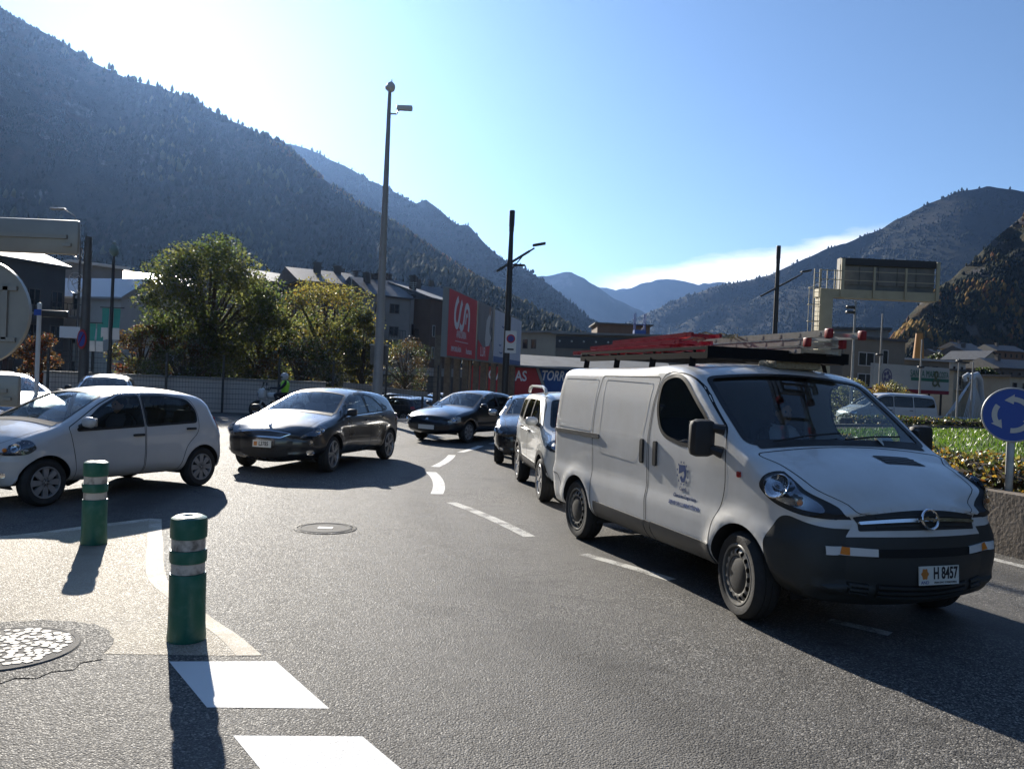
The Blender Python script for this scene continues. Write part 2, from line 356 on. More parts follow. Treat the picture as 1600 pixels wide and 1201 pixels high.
while len(pts) < 150 and tries < 6000:
    tries += 1; a = random.random()*6.283; r_ = .355*math.sqrt(random.random()); p = (r_*math.cos(a), r_*math.sin(a))
    if all((p[0]-q[0])**2+(p[1]-q[1])**2 > .0021 for q in pts): pts.append(p)
for p in pts:
    k = random.randint(5, 7); a0 = random.random()*6; rr = .021+.012*random.random()
    top = [(p[0]+math.cos(a0+6.283*i/k)*rr*(.8+.4*random.random()), p[1]+math.sin(a0+6.283*i/k)*rr*(.8+.4*random.random())) for i in range(k)]
    m_.slab(top, .006, .0095)
t_ = m_.build('tread_pattern', IRONT, mh); t_['kind'] = 'stuff'
mh2 = thing('manhole_cover', 'worn round manhole cover sunk in the road in front of the dark hatchback', 'manhole cover', (-2.02, 9.16, .004))
m_ = MB(); m_.lathe([(0, .002), (.10, .003), (.10, .002), (.26, .002), (.27, .008), (.29, .006), (.30, 0)], 36); m_.build('plate', IRON, mh2, 30)
m_ = MB(); m_.lathe([(.31, .0), (.31, .004), (.345, .003), (.35, 0)], 36); m_.build('rim', ASPH2, mh2, 30)
m_ = MB(); m_.cbox((0, 0, .004), (.16, .09, .003)); m_.build('keyhole_plate', pm('worn_steel', (.45, .44, .42), .5, .2), mh2)

# ------------------------------------------------------------------ mountains
def fbm(x, y, s, o=5):
    return mnoise.fractal(Vector((x*s, y*s, 3.7)), 1.0, 2.1, o)
def ridged(x, y, s, seed=0.0): return mnoise.ridged_multi_fractal(Vector((x*s, y*s, seed)), .95, 2.1, 6, 1.0, 2.0)
def hill_mat(name, cols, rock, rock_amt, scale):
    m = bpy.data.materials.new(name); m.use_nodes = True; N = m.node_tree.nodes; L = m.node_tree.links; b = N['Principled BSDF']
    tc = N.new('ShaderNodeTexCoord'); g = N.new('ShaderNodeNewGeometry')
    def nz(s, d=8.): 
        n = N.new('ShaderNodeTexNoise'); n.inputs['Scale'].default_value = s; n.inputs['Detail'].default_value = d; n.inputs['Roughness'].default_value = .68; L.new(tc.outputs['Object'], n.inputs['Vector']); return n.outputs[0]
    def mix(f, a, c):
        x = N.new('ShaderNodeMix'); x.data_type = 'RGBA'
        for i, v in ((0, f), (6, a), (7, c)):
            if isinstance(v, tuple): x.inputs[i].default_value = (*v, 1)
            else: L.new(v, x.inputs[i])
        return x.outputs[2]
    def rng(v, a, c, d=0., e=1.):
        x = N.new('ShaderNodeMapRange'); L.new(v, x.inputs[0])
        for i, q in ((1, a), (2, c), (3, d), (4, e)): x.inputs[i].default_value = q
        return x.outputs[0]
    base = mix(rng(nz(scale), .42, .58), cols[0], cols[1])
    base = mix(rng(nz(scale*.35), .52, .64), base, cols[2])
    if rock_amt > 0:
        base = mix(rng(nz(scale*.6), .62-rock_amt*.25, .70-rock_amt*.25), base, rock)
    L.new(base, b.inputs['Base Color']); b.inputs['Roughness'].default_value = .95; b.inputs['Specular IOR Level'].default_value = .1
    bp = N.new('ShaderNodeBump'); bp.inputs['Strength'].default_value = 1.0; bp.inputs['Distance'].default_value = 6.0
    L.new(nz(scale*2.2, 10.), bp.inputs['Height']); L.new(bp.outputs[0], b.inputs['Normal']); MATS[name] = m; return m
def mountain(name, ridge, run, mat, nu=160, nv=46, gul=.22, gs=.004, rough=.05, back=.5, p=1.15, seed=0.0, foot=-1.0, rn=.012, keepoff=210):
    # ridge: list of (px, py, Y): where the crest stands; the slope runs down `run` metres towards the valley
    C = [at(*q) if len(q) == 3 else Vector((math.sin(R(q[0]))*q[1], math.cos(R(q[0]))*q[1], q[2])) for q in [tuple(w) if w[-1] != 'polar' else (w[0], w[1], w[2], 'polar') for w in ridge]]
    cum = [0.0]
    for i in range(1, len(C)): cum.append(cum[-1]+math.hypot(C[i].x-C[i-1].x, C[i].y-C[i-1].y))
    V = []; rows = []
    vv = [-back*(1-j/8)**1.0 for j in range(8)]+[(j/(nv-1)) for j in range(nv)]
    for iu in range(nu):
        s = cum[-1]*iu/(nu-1); k = 0
        while k < len(cum)-2 and cum[k+1] < s: k += 1
        t = (s-cum[k])/(cum[k+1]-cum[k]); c = C[k].lerp(C[k+1], t)
        h = c.z*(1+0*t) + c.z*rn*fbm(s, seed*37, .012, 6)
        dv = -Vector((c.x, c.y, 0)).normalized(); rn_ = min(run, Vector((c.x, c.y, 0)).length-keepoff)
        row = []
        for v in vv:
            P = Vector((c.x, c.y, 0))+dv*rn_*v
            if v >= 0:
                z = h*(1-v)**p + foot*v
                g = ridged(P.x, P.y, gs, seed)-1.0
                z += h*gul*g*min(1, v*5.0)*max(0, 1-v)**.7*.9 + h*rough*fbm(P.x, P.y, gs*5, 5)*min(1, v*9)*(1-v)
                lim = c.z + (CAM_H-c.z)*v*.985    # stay under the sight line so the crest keeps its outline
                z = min(z, lim-.002*h*min(1, v*20)) if v > 0 else z
            else: z = h*(1+v*.9)
            row.append((P.x, P.y, z))
        V += row
    n = len(vv); F = [(i*n+j, (i+1)*n+j, (i+1)*n+j+1, i*n+j+1) for i in range(nu-1) for j in range(n-1)]
    mb = MB(); mb.add(V, F); o = mb.build(name, mat, smooth=60); o['kind'] = 'structure'
    return o, np.array(V).reshape(nu, n, 3)
FOREST = hill_mat('forest_floor', ((.010, .015, .010), (.017, .021, .013), (.030, .024, .014)), (.07, .068, .065), .08, .03)
FOREST_B = hill_mat('high_forest', ((.010, .015, .011), (.016, .020, .014), (.024, .024, .018)), (.09, .088, .085), .12, .012)
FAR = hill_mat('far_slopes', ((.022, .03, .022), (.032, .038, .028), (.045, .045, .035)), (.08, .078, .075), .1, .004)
ROCKY = hill_mat('rocky_slope', ((.030, .034, .018), (.048, .044, .024), (.085, .05, .022)), (.115, .105, .095), .36, .035)
A_r = [(-420, -250, 1000), (-200, -120, 1050), (0, 8, 1100), (60, 46, 1110), (130, 88, 1120), (200, 122, 1130), (240, 133, 1130), (300, 157, 1130), (360, 187, 1120), (420, 214, 1100), (470, 252, 1080), (520, 292, 1050), (560, 320, 1020), (600, 345, 1000), (650, 377, 970), (700, 411, 940), (740, 433, 910), (780, 458, 880), (830, 492, 850), (870, 513, 830), (905, 530, 820), (960, 560, 800), (1010, 590, 780)]
mA, gA = mountain('left_mountain', A_r, 620, FOREST, 240, 60, .20, .0035, .05, seed=1.3)
B_r = [(300, 260, 2300), (400, 240, 2300), (445, 224, 2300), (500, 241, 2280), (560, 271, 2260), (610, 298, 2240), (650, 318, 2220), (666, 313, 2215), (690, 331, 2200), (715, 350, 2190), (732, 353, 2180), (760, 385, 2160), (790, 407, 2140), (830, 426, 2100), (860, 446, 2080), (890, 471, 2060), (920, 497, 2040), (945, 515, 2020), (1000, 555, 2000), (1050, 600, 2000)]
mB, gB = mountain('mid_mountain', B_r, 620, FOREST_B, 200, 44, .22, .0022, .05, seed=5.1)
C_r = [(760, 440, 5200), (800, 436, 5200), (838, 431, 5200), (868, 429, 5200), (893, 425, 5200), (912, 434, 5200), (935, 449, 5200), (960, 466, 5200), (990, 480, 5200), (1030, 500, 5200), (1080, 530, 5200), (1150, 570, 5200)]
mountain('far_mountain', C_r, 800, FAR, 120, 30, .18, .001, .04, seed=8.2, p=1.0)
C2_r = [(880, 470, 7600), (930, 447, 7600), (962, 453, 7600), (985, 450, 7600), (1010, 441, 7600), (1032, 436, 7600), (1060, 437, 7600), (1092, 445, 7600), (1122, 440, 7600), (1160, 446, 7600), (1220, 455, 7600), (1300, 450, 7600)]
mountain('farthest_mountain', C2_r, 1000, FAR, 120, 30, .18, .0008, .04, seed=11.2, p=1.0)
D_r = [(930, 530, 3600), (985, 502, 3550), (1030, 481, 3500), (1075, 462, 3450), (1110, 450, 3400), (1160, 439, 3350), (1200, 431, 3300), (1240, 413, 3250), (1290, 391, 3200), (1330, 376, 3150), (1380, 355, 3100), (1420, 335, 3050), (1460, 315, 3000), (1500, 299, 2950), (1540, 291, 2900), (1575, 296, 2880), (1600, 300, 2860), (1700, 285, 2800), (1850, 300, 2700), (2100, 290, 2600)]
mD, gD = mountain('right_mountain', D_r, 850, FOREST_B, 220, 50, .26, .0017, .05, seed=15.7)
E_r = [(1330, 590, 640), (1370, 560, 660), (1400, 522, 690), (1422, 490, 720), (1450, 461, 750), (1490, 430, 790), (1530, 395, 830), (1555, 370, 850), (1580, 350, 870), (1600, 335, 880), (1650, 298, 900), (1760, 235, 930), (1900, 180, 950), (2150, 130, 950)]
mE, gE = mountain('rocky_mountain', E_r, 330, ROCKY, 220, 70, .42, .008, .10, seed=21.4, rn=.03)

# the rest of the valley round the viewer
mountain('valley_side', [(-41, 1330, 860, 'polar'), (-55, 1250, 800, 'polar'), (-75, 1150, 640, 'polar'), (-100, 1100, 520, 'polar'), (-125, 1200, 480, 'polar'), (-150, 1500, 430, 'polar')], 700, FOREST, 90, 24, .2, .0035, .05, seed=31.0)
mountain('valley_side', [(40, 980, 420, 'polar'), (60, 1000, 520, 'polar'), (90, 1100, 560, 'polar'), (120, 1300, 520, 'polar'), (150, 1600, 430, 'polar'), (178, 1900, 380, 'polar')], 650, FOREST_B, 90, 24, .2, .0035, .05, seed=37.0)
# forest masses on the slopes: far-off woods that read as one mass
def woods(name, label, grid, n, h0, h1, cols, seed, vmin=0, vmax=.9, bias=1.0, keep=None):
    rng = np.random.default_rng(seed); nu, nv, _ = grid.shape
    u = rng.random(n)*(nu-1.001); jlo = 8+vmin*(nv-9); jhi = 8+vmax*(nv-9); v = jlo+(rng.random(n)**bias)*(jhi-jlo-.001)
    i = u.astype(int); j = v.astype(int); fu = (u-i)[:, None]; fv = (v-j)[:, None]
    P = grid[i, j]*(1-fu)*(1-fv)+grid[i+1, j]*fu*(1-fv)+grid[i, j+1]*(1-fu)*fv+grid[i+1, j+1]*fu*fv
    if keep is not None:
        k = np.array([keep(p) for p in P]); P = P[k]; n = len(P)
    nz_ = np.array([fbm(p[0], p[1]+.6*p[2], .012, 4) for p in P]); nz2 = np.array([fbm(p[0]+500, p[1]+.6*p[2], .03, 3) for p in P]); kp = nz2 < .42; P = P[kp]; nz_ = nz_[kp]; n = len(P)
    H = (h0+(h1-h0)*rng.random(n)**1.3)*np.clip(1+.7*nz_, .5, 1.6); W = H*(.20+.16*rng.random(n)); a0 = rng.random(n)*6.28
    prof = [(0.55, .10), (1.0, .30), (.72, .62), (0.0, 1.0)]; K = 5; vs = []
    for (rr, hh) in prof[:3]:
        for k in range(K):
            a = a0+2*np.pi*k/K; jit = .75+.5*rng.random(n)
            vs.append(np.stack([P[:, 0]+np.cos(a)*W*rr*jit, P[:, 1]+np.sin(a)*W*rr*jit, P[:, 2]+H*hh*(.9+.2*rng.random(n))-.5], 1))
    vs.append(np.stack([P[:, 0], P[:, 1], P[:, 2]+H-.5], 1))
    nvv = len(vs); V = np.stack(vs, 1).reshape(-1, 3); base = np.arange(n)*nvv; fs = []
    for l in range(2):
        for k in range(K):
            k2 = (k+1) % K; fs.append(np.stack([base+l*K+k, base+l*K+k2, base+(l+1)*K+k2], 1)); fs.append(np.stack([base+l*K+k, base+(l+1)*K+k2, base+(l+1)*K+k], 1))
    for k in range(K): fs.append(np.stack([base+2*K+k, base+2*K+(k+1) % K, base+3*K], 1))
    F = np.concatenate(fs); cs = np.cumsum([c[1] for c in cols]); q_ = np.clip(.5+.75*nz_+.22*rng.normal(size=n), 0, .9999); ci = np.minimum(len(cols)-1, np.searchsorted(cs, q_)); mi = np.tile(ci, len(fs))
    me = bpy.data.meshes.new(name); me.vertices.add(len(V)); me.vertices.foreach_set('co', V.ravel()); me.loops.add(F.size); me.loops.foreach_set('vertex_index', F.ravel().astype(np.int32))
    me.polygons.add(len(F)); me.polygons.foreach_set('loop_start', np.arange(len(F))*3); me.polygons.foreach_set('material_index', mi.astype(np.int32))
    for c in cols: me.materials.append(c[0])
    me.update(); me.validate(); o = bpy.data.objects.new(name, me); col.objects.link(o); tag(o, label, 'forest', kind='stuff'); return o
LF = [pm('conifer', (.010, .017, .010), .9, spec=.1), pm('oakwood', (.018, .024, .012), .9, spec=.1), pm('gold_wood', (.20, .12, .03), .9, spec=.1), pm('rust_wood', (.13, .055, .02), .9, spec=.1), pm('olive_wood', (.06, .055, .022), .9, spec=.1)]
woods('forest', 'dark wooded flank of the big mountain under the sun', gA, 24000, 4, 10, [(LF[0], .72), (LF[1], .26), (LF[4], .02)], 3, 0, .92)
woods('forest', 'gold and rust trees along the sunlit spur right of the tall camera pole', gA, 3000, 4, 9, [(LF[2], .4), (LF[3], .25), (LF[4], .35)], 5, 0, .06, 1.0, lambda p: p[0] > -330)
woods('forest', 'dark woods on the broad mountain behind the sign gantry', gD, 12000, 7, 14, [(LF[0], .7), (LF[1], .3)], 13, 0, .8)
woods('forest', 'hazy wooded ridge behind the sunlit spur', gB, 9000, 6, 12, [(LF[0], .7), (LF[1], .3)], 7, 0, .6)
woods('forest', 'autumn scrub between the rocks of the craggy slope at right', gE, 17000, 2.0, 6.0, [(LF[0], .38), (LF[1], .36), (LF[4], .14), (LF[3], .08), (LF[2], .04)], 9, .0, .98, .7, lambda p: fbm(p[0], p[1], .02, 3) > -.35)
# ------------------------------------------------------------------ the air
HZ = bpy.data.materials.new('haze'); HZ.use_nodes = True
for n in list(HZ.node_tree.nodes): HZ.node_tree.nodes.remove(n)
_o = HZ.node_tree.nodes.new('ShaderNodeOutputMaterial'); _v = HZ.node_tree.nodes.new('ShaderNodeVolumePrincipled')
_v.inputs['Color'].default_value = (.29, .51, 1.0, 1); _v.inputs['Density'].default_value = 3.7e-5; _v.inputs['Anisotropy'].default_value = .68
HZ.node_tree.links.new(_v.outputs[0], _o.inputs['Volume'])
hb = MB(); hb.box(-9500, 9500, -3200, 12500, -2.2, 1700); ho = hb.build('haze', HZ); tag(ho, 'pale blue haze filling the valley air', None, kind='stuff')
def paint(name, c, rough=.35, metal=0.0, coat=.8, dirt=None): 
    return pm(name, c, rough, metal, c2=dirt or tuple(v*.9 for v in c), nscale=2.2, ncontrast=.55, nshift=.05, coat=coat, coat_r=.04, rvar=.05)
paint('white_paint', (.66, .655, .635), .40, 0, .55, (.57, .56, .53)); paint('white_paint_car', (.56, .555, .545), .38, 0, .7)
paint('grey_metallic', (.036, .037, .041), .32, .6, 1.0); paint('dark_blue', (.010, .013, .022), .35, .3, 1.0); paint('black_paint', (.012, .012, .014), .3, .2, 1.0)
paint('silver_paint', (.42, .43, .44), .3, .8, 1.0); paint('pearl_white', (.58, .58, .55), .36, 0, .8); paint('blue_paint', (.03, .10, .36), .35, .1, .8); paint('red_car_paint', (.25, .02, .02), .35, .1, .8)
pm('black_plastic', (.018, .018, .019), .6, c2=(.026, .026, .026), nscale=8, bump=.05, bscale=400); pm('bumper_plastic', (.028, .031, .030), .55, c2=(.040, .042, .040), nscale=3, bump=.08, bscale=500, rvar=.06)
pm('grey_plastic', (.055, .055, .054), .5, c2=(.075, .074, .07), nscale=4); pm('gap', (.006, .006, .006), .8); pm('rubber', (.010, .010, .011), .45)
pm('tyre', (.018, .018, .018), .85, c2=(.035, .033, .031), nscale=9, bump=.2, bscale=90); pm('brake', (.03, .03, .03), .6, .3); pm('steel_rim', (.20, .195, .18), .5, .35, c2=(.13, .125, .115), nscale=14)
pm('alloy', (.36, .36, .365), .38, .7); pm('cover_silver', (.30, .30, .31), .45, .3, c2=(.24, .24, .24), nscale=10); pm('chrome', (.75, .75, .76), .12, 1.0); pm('dark_chrome', (.2, .2, .21), .25, 1.0)
pm('dash', (.035, .035, .038), .7); pm('seat_cloth', (.07, .072, .085), .9); pm('lamp_bowl', (.65, .65, .66), .14, 1.0); pm('amber', (.75, .22, .02), .3); pm('red_lens', (.35, .01, .01), .2, coat=1.0); pm('plate_white', (.70, .69, .62), .45); pm('plate_ink', (.015, .015, .02), .5)
pm('paper', (.60, .62, .58), .8); pm('skin', (.42, .26, .18), .55); pm('dark_cloth', (.02, .022, .03), .85)
glass_mat('glass', (.62, .68, .68)); glass_mat('glass_dark', (.16, .18, .19)); glass_mat('lens', (.86, .88, .9)); glass_mat('glass_screen', (.66, .73, .76))
pm('crest_orange', (.55, .20, .04), .5)
root_bd = {}
# ------------------------------------------------------------------ vehicles: lofted bodies cut into real panels
def fillet_poly(P, closed=True, nb=6):
    # P: (x, z, radius, *extra); rounds every corner, keeps the extra values
    out = []; n = len(P)
    for i in range(n):
        p = P[i]; r = p[2]
        if (not closed and i in (0, n-1)) or r <= 0: out.append((p[0], p[1])+tuple(p[3:])); continue
        a = P[i-1]; b = P[(i+1) % n]; pv = Vector((p[0], p[1])); va = Vector((a[0], a[1]))-pv; vb = Vector((b[0], b[1]))-pv
        ra = min(r, va.length*.49); rb = min(r, vb.length*.49); A = pv+va.normalized()*ra; B = pv+vb.normalized()*rb
        for k in range(nb+1):
            t = k/nb; q = A*(1-t)**2+pv*2*t*(1-t)+B*t*t; out.append((q.x, q.y)+tuple(p[3:]))
    return out
def densify(P, ds, closed=True):
    out = []; n = len(P)
    for i in range(n if closed else n-1):
        a = P[i]; b = P[(i+1) % n]; L = math.hypot(b[0]-a[0], b[1]-a[1]); k = max(1, int(math.ceil(L/ds)))
        if L < 1e-6: continue
        for j in range(k): out.append(tuple(a[q]+(b[q]-a[q])*j/k for q in range(len(a))))
    if not closed: out.append(P[-1])
    return out
def in_poly(pts, poly):
    pts = np.asarray(pts); poly = np.asarray(poly)[:, :2]; x, y = pts[:, 0], pts[:, 1]; ins = np.zeros(len(pts), bool); j = len(poly)-1
    for i in range(len(poly)):
        xi, yi = poly[i]; xj, yj = poly[j]
        if yi != yj:
            c = ((yi > y) != (yj > y)) & (x < (xj-xi)*(y-yi)/(yj-yi)+xi); ins ^= c
        j = i
    return ins
def cdt(points, loops):
    vs = [Vector((float(p[0]), float(p[1]))) for p in points]; es = []
    for lp in loops:
        o = len(vs); n = len(lp[0]); vs += [Vector((float(p[0]), float(p[1]))) for p in lp[0]]
        es += [(o+i, o+(i+1) % n) for i in range(n if lp[1] else n-1)]
    r = delaunay_2d_cdt(vs, es, [], 0, 1e-5)
    return np.array([(v.x, v.y) for v in r[0]]), [tuple(f) for f in r[2]]
class Body:
    def __init__(s, sp):
        s.sp = sp; ds = sp.get('ds', .05); s.ds = ds
        sil = densify(fillet_poly(sp['sil']), min(ds, sp.get('ds_edge', ds)))      # (x, z, redge, crown)
        s.C = np.array([(p[0], p[1]) for p in sil]); s.re = np.array([p[2] for p in sil]); s.cr = np.array([p[3] for p in sil])
        k = np.array([.25, .5, .25])
        for nm in ('re', 'cr'):
            a = getattr(s, nm)
            for _ in range(3): a = .25*np.roll(a, 1)+.5*a+.25*np.roll(a, -1)
            setattr(s, nm, a)
        d = np.roll(s.C, -1, 0)-np.roll(s.C, 1, 0); d /= np.linalg.norm(d, axis=1)[:, None]
        s.N = np.stack([-d[:, 1], d[:, 0]], 1)          # left of travel
        area = np.sum(s.C[:, 0]*np.roll(s.C[:, 1], -1)-np.roll(s.C[:, 0], -1)*s.C[:, 1])
        if area < 0: s.N = -s.N                         # inward normal
        s.B = s.C+s.N*s.cr[:, None]                     # outline of the side domain
        seg = np.linalg.norm(np.roll(s.C, -1, 0)-s.C, axis=1); s.S = np.concatenate([[0], np.cumsum(seg)]); s.L = s.S[-1]
        # s of each control corner
        s.ctrl = [s.S[int(np.argmin((s.C[:, 0]-p[0])**2+(s.C[:, 1]-p[1])**2))] for p in sp['sil']]
        s.wz = np.array(sp['wtab'])
        s.edge_y = s.Wt(s.B[:, 0], s.B[:, 1])-s.re
    def Wt(s, x, z):
        w = np.interp(z, s.wz[:, 0], s.wz[:, 1])
        # soften the table a little
        w = .25*np.interp(z-.05, s.wz[:, 0], s.wz[:, 1])+.5*w+.25*np.interp(z+.05, s.wz[:, 0], s.wz[:, 1])
        xm, hl, k = s.sp['taper']; q = np.clip(np.abs(x-xm)/hl, 0, 1.2); w = w-k*q**3
        for (ax, az, ar) in s.sp.get('flare', []):
            dd = np.hypot(x-ax, z-az); w = w+.022*np.exp(-((dd-ar-.03)/.07)**2)*(z > az-.1)
        return w
    def Sy(s, x, z):
        x = np.atleast_1d(np.asarray(x, float)); z = np.atleast_1d(np.asarray(z, float)); P = np.stack([x, z], 1)
        A = s.B; D = np.roll(A, -1, 0)-A; dl = (D**2).sum(1)+1e-12
        r2 = np.roll(s.re, -1); best = []; rr = []
        for Pc in np.array_split(P, max(1, len(P)//600)):
            W = Pc[:, None, :]-A[None]; t = np.clip((W*D[None]).sum(2)/dl[None], 0, 1); W = W-t[:, :, None]*D[None]; e = np.sqrt((W**2).sum(2)); r = s.re[None]*(1-t)+r2[None]*t
            k = np.argmin(e/np.maximum(r, 1e-4), 1); ii = np.arange(len(Pc)); best.append(e[ii, k]); rr.append(r[ii, k])
        best = np.concatenate(best); rr = np.concatenate(rr)
        e = np.minimum(best, rr); return s.Wt(x, z)-(rr-np.sqrt(np.maximum(0, rr**2-(rr-e)**2)))
    def s_at(s, c):
        if c <= 0: return -.01
        i = int(math.floor(c)); f = c-i; a = s.ctrl[i % len(s.ctrl)]; b = s.ctrl[(i+1) % len(s.ctrl)]
        if i+1 >= len(s.ctrl) or b < a: b += s.L
        return a+(b-a)*f
    def wrap(s, ss, t, off=0.0):
        ss = np.mod(np.atleast_1d(np.asarray(ss, float)), s.L); t = np.atleast_1d(np.asarray(t, float))
        def ip(a): return np.interp(ss, s.S, np.concatenate([a, a[:1]]))
        x = ip(s.C[:, 0]); z = ip(s.C[:, 1]); nx = ip(s.N[:, 0]); nz = ip(s.N[:, 1]); c = ip(s.cr); ey = ip(s.edge_y)
        return np.stack([x+nx*(c*t*t-off), t*ey, z+nz*(c*t*t-off)], 1)
    def side_pts(s, P, off=0.0, sgn=1):
        P = np.asarray(P, float); y = s.Sy(P[:, 0], P[:, 1])
        if off:
            h = .01; gx = (s.Sy(P[:, 0]+h, P[:, 1])-s.Sy(P[:, 0]-h, P[:, 1]))/(2*h); gz = (s.Sy(P[:, 0], P[:, 1]+h)-s.Sy(P[:, 0], P[:, 1]-h))/(2*h)
            n = np.stack([-gx, np.ones(len(P)), -gz], 1); n /= np.linalg.norm(n, axis=1)[:, None]
            Q = np.stack([P[:, 0], y, P[:, 1]], 1)+n*off
        else: Q = np.stack([P[:, 0], y, P[:, 1]], 1)
        Q[:, 1] *= sgn; return Q
def mesh_part(name, V, F, mat, parent, flip=False, smooth=40):
    mb = MB(); used = sorted({i for f in F for i in f}); mp = {k: i for i, k in enumerate(used)}
    mb.add([V[i] for i in used], [tuple(mp[i] for i in (f[::-1] if flip else f)) for f in F]); return mb.build(name, mat, parent, 'keep')
def strip_on(fn, line, w, closed, keep=None):
    # fn maps (n,2) -> (n,3); a ribbon of width w along a 2-D line
    L = np.array([p[:2] for p in line], float); n = len(L)
    d = (np.roll(L, -1, 0)-np.roll(L, 1, 0)) if closed else np.gradient(L, axis=0)
    d /= np.linalg.norm(d, axis=1)[:, None]+1e-9; nn = np.stack([-d[:, 1], d[:, 0]], 1)
    ww = w if np.ndim(w) else np.array([w, w])
    if keep is not None: kp = keep(L)
    else: kp = np.ones(n, bool)
    A = fn(L+nn*ww[0]/2); Bq = fn(L-nn*ww[1]/2); V = [tuple(v) for v in A]+[tuple(v) for v in Bq]
    F = [(i, (i+1) % n, (i+1) % n+n, i+n) for i in range(n if closed else n-1) if kp[i] and kp[(i+1) % n]]; return V, F
def add_strip(mb, bd, line, w, closed, sgn, off):
    V, F = strip_on(lambda q: bd.side_pts(q, off, sgn), line, w, closed, lambda q: in_poly(q, bd.B)); mb.add(V, F)
def add_wstrip(mb, bd, line, w, closed, off, asp=1.0):
    # line in (s, y-fraction); width measured along s, scaled across
    L = np.array([p[:2] for p in line], float)
    hw = 0.85
    V, F = strip_on(lambda q: bd.wrap(q[:, 0], q[:, 1]/hw, off), [(a, b*hw) for a, b in L], w, closed, lambda q: (np.abs(q[:, 1]) <= hw) & (q[:, 0] >= 0)); mb.add(V, F)
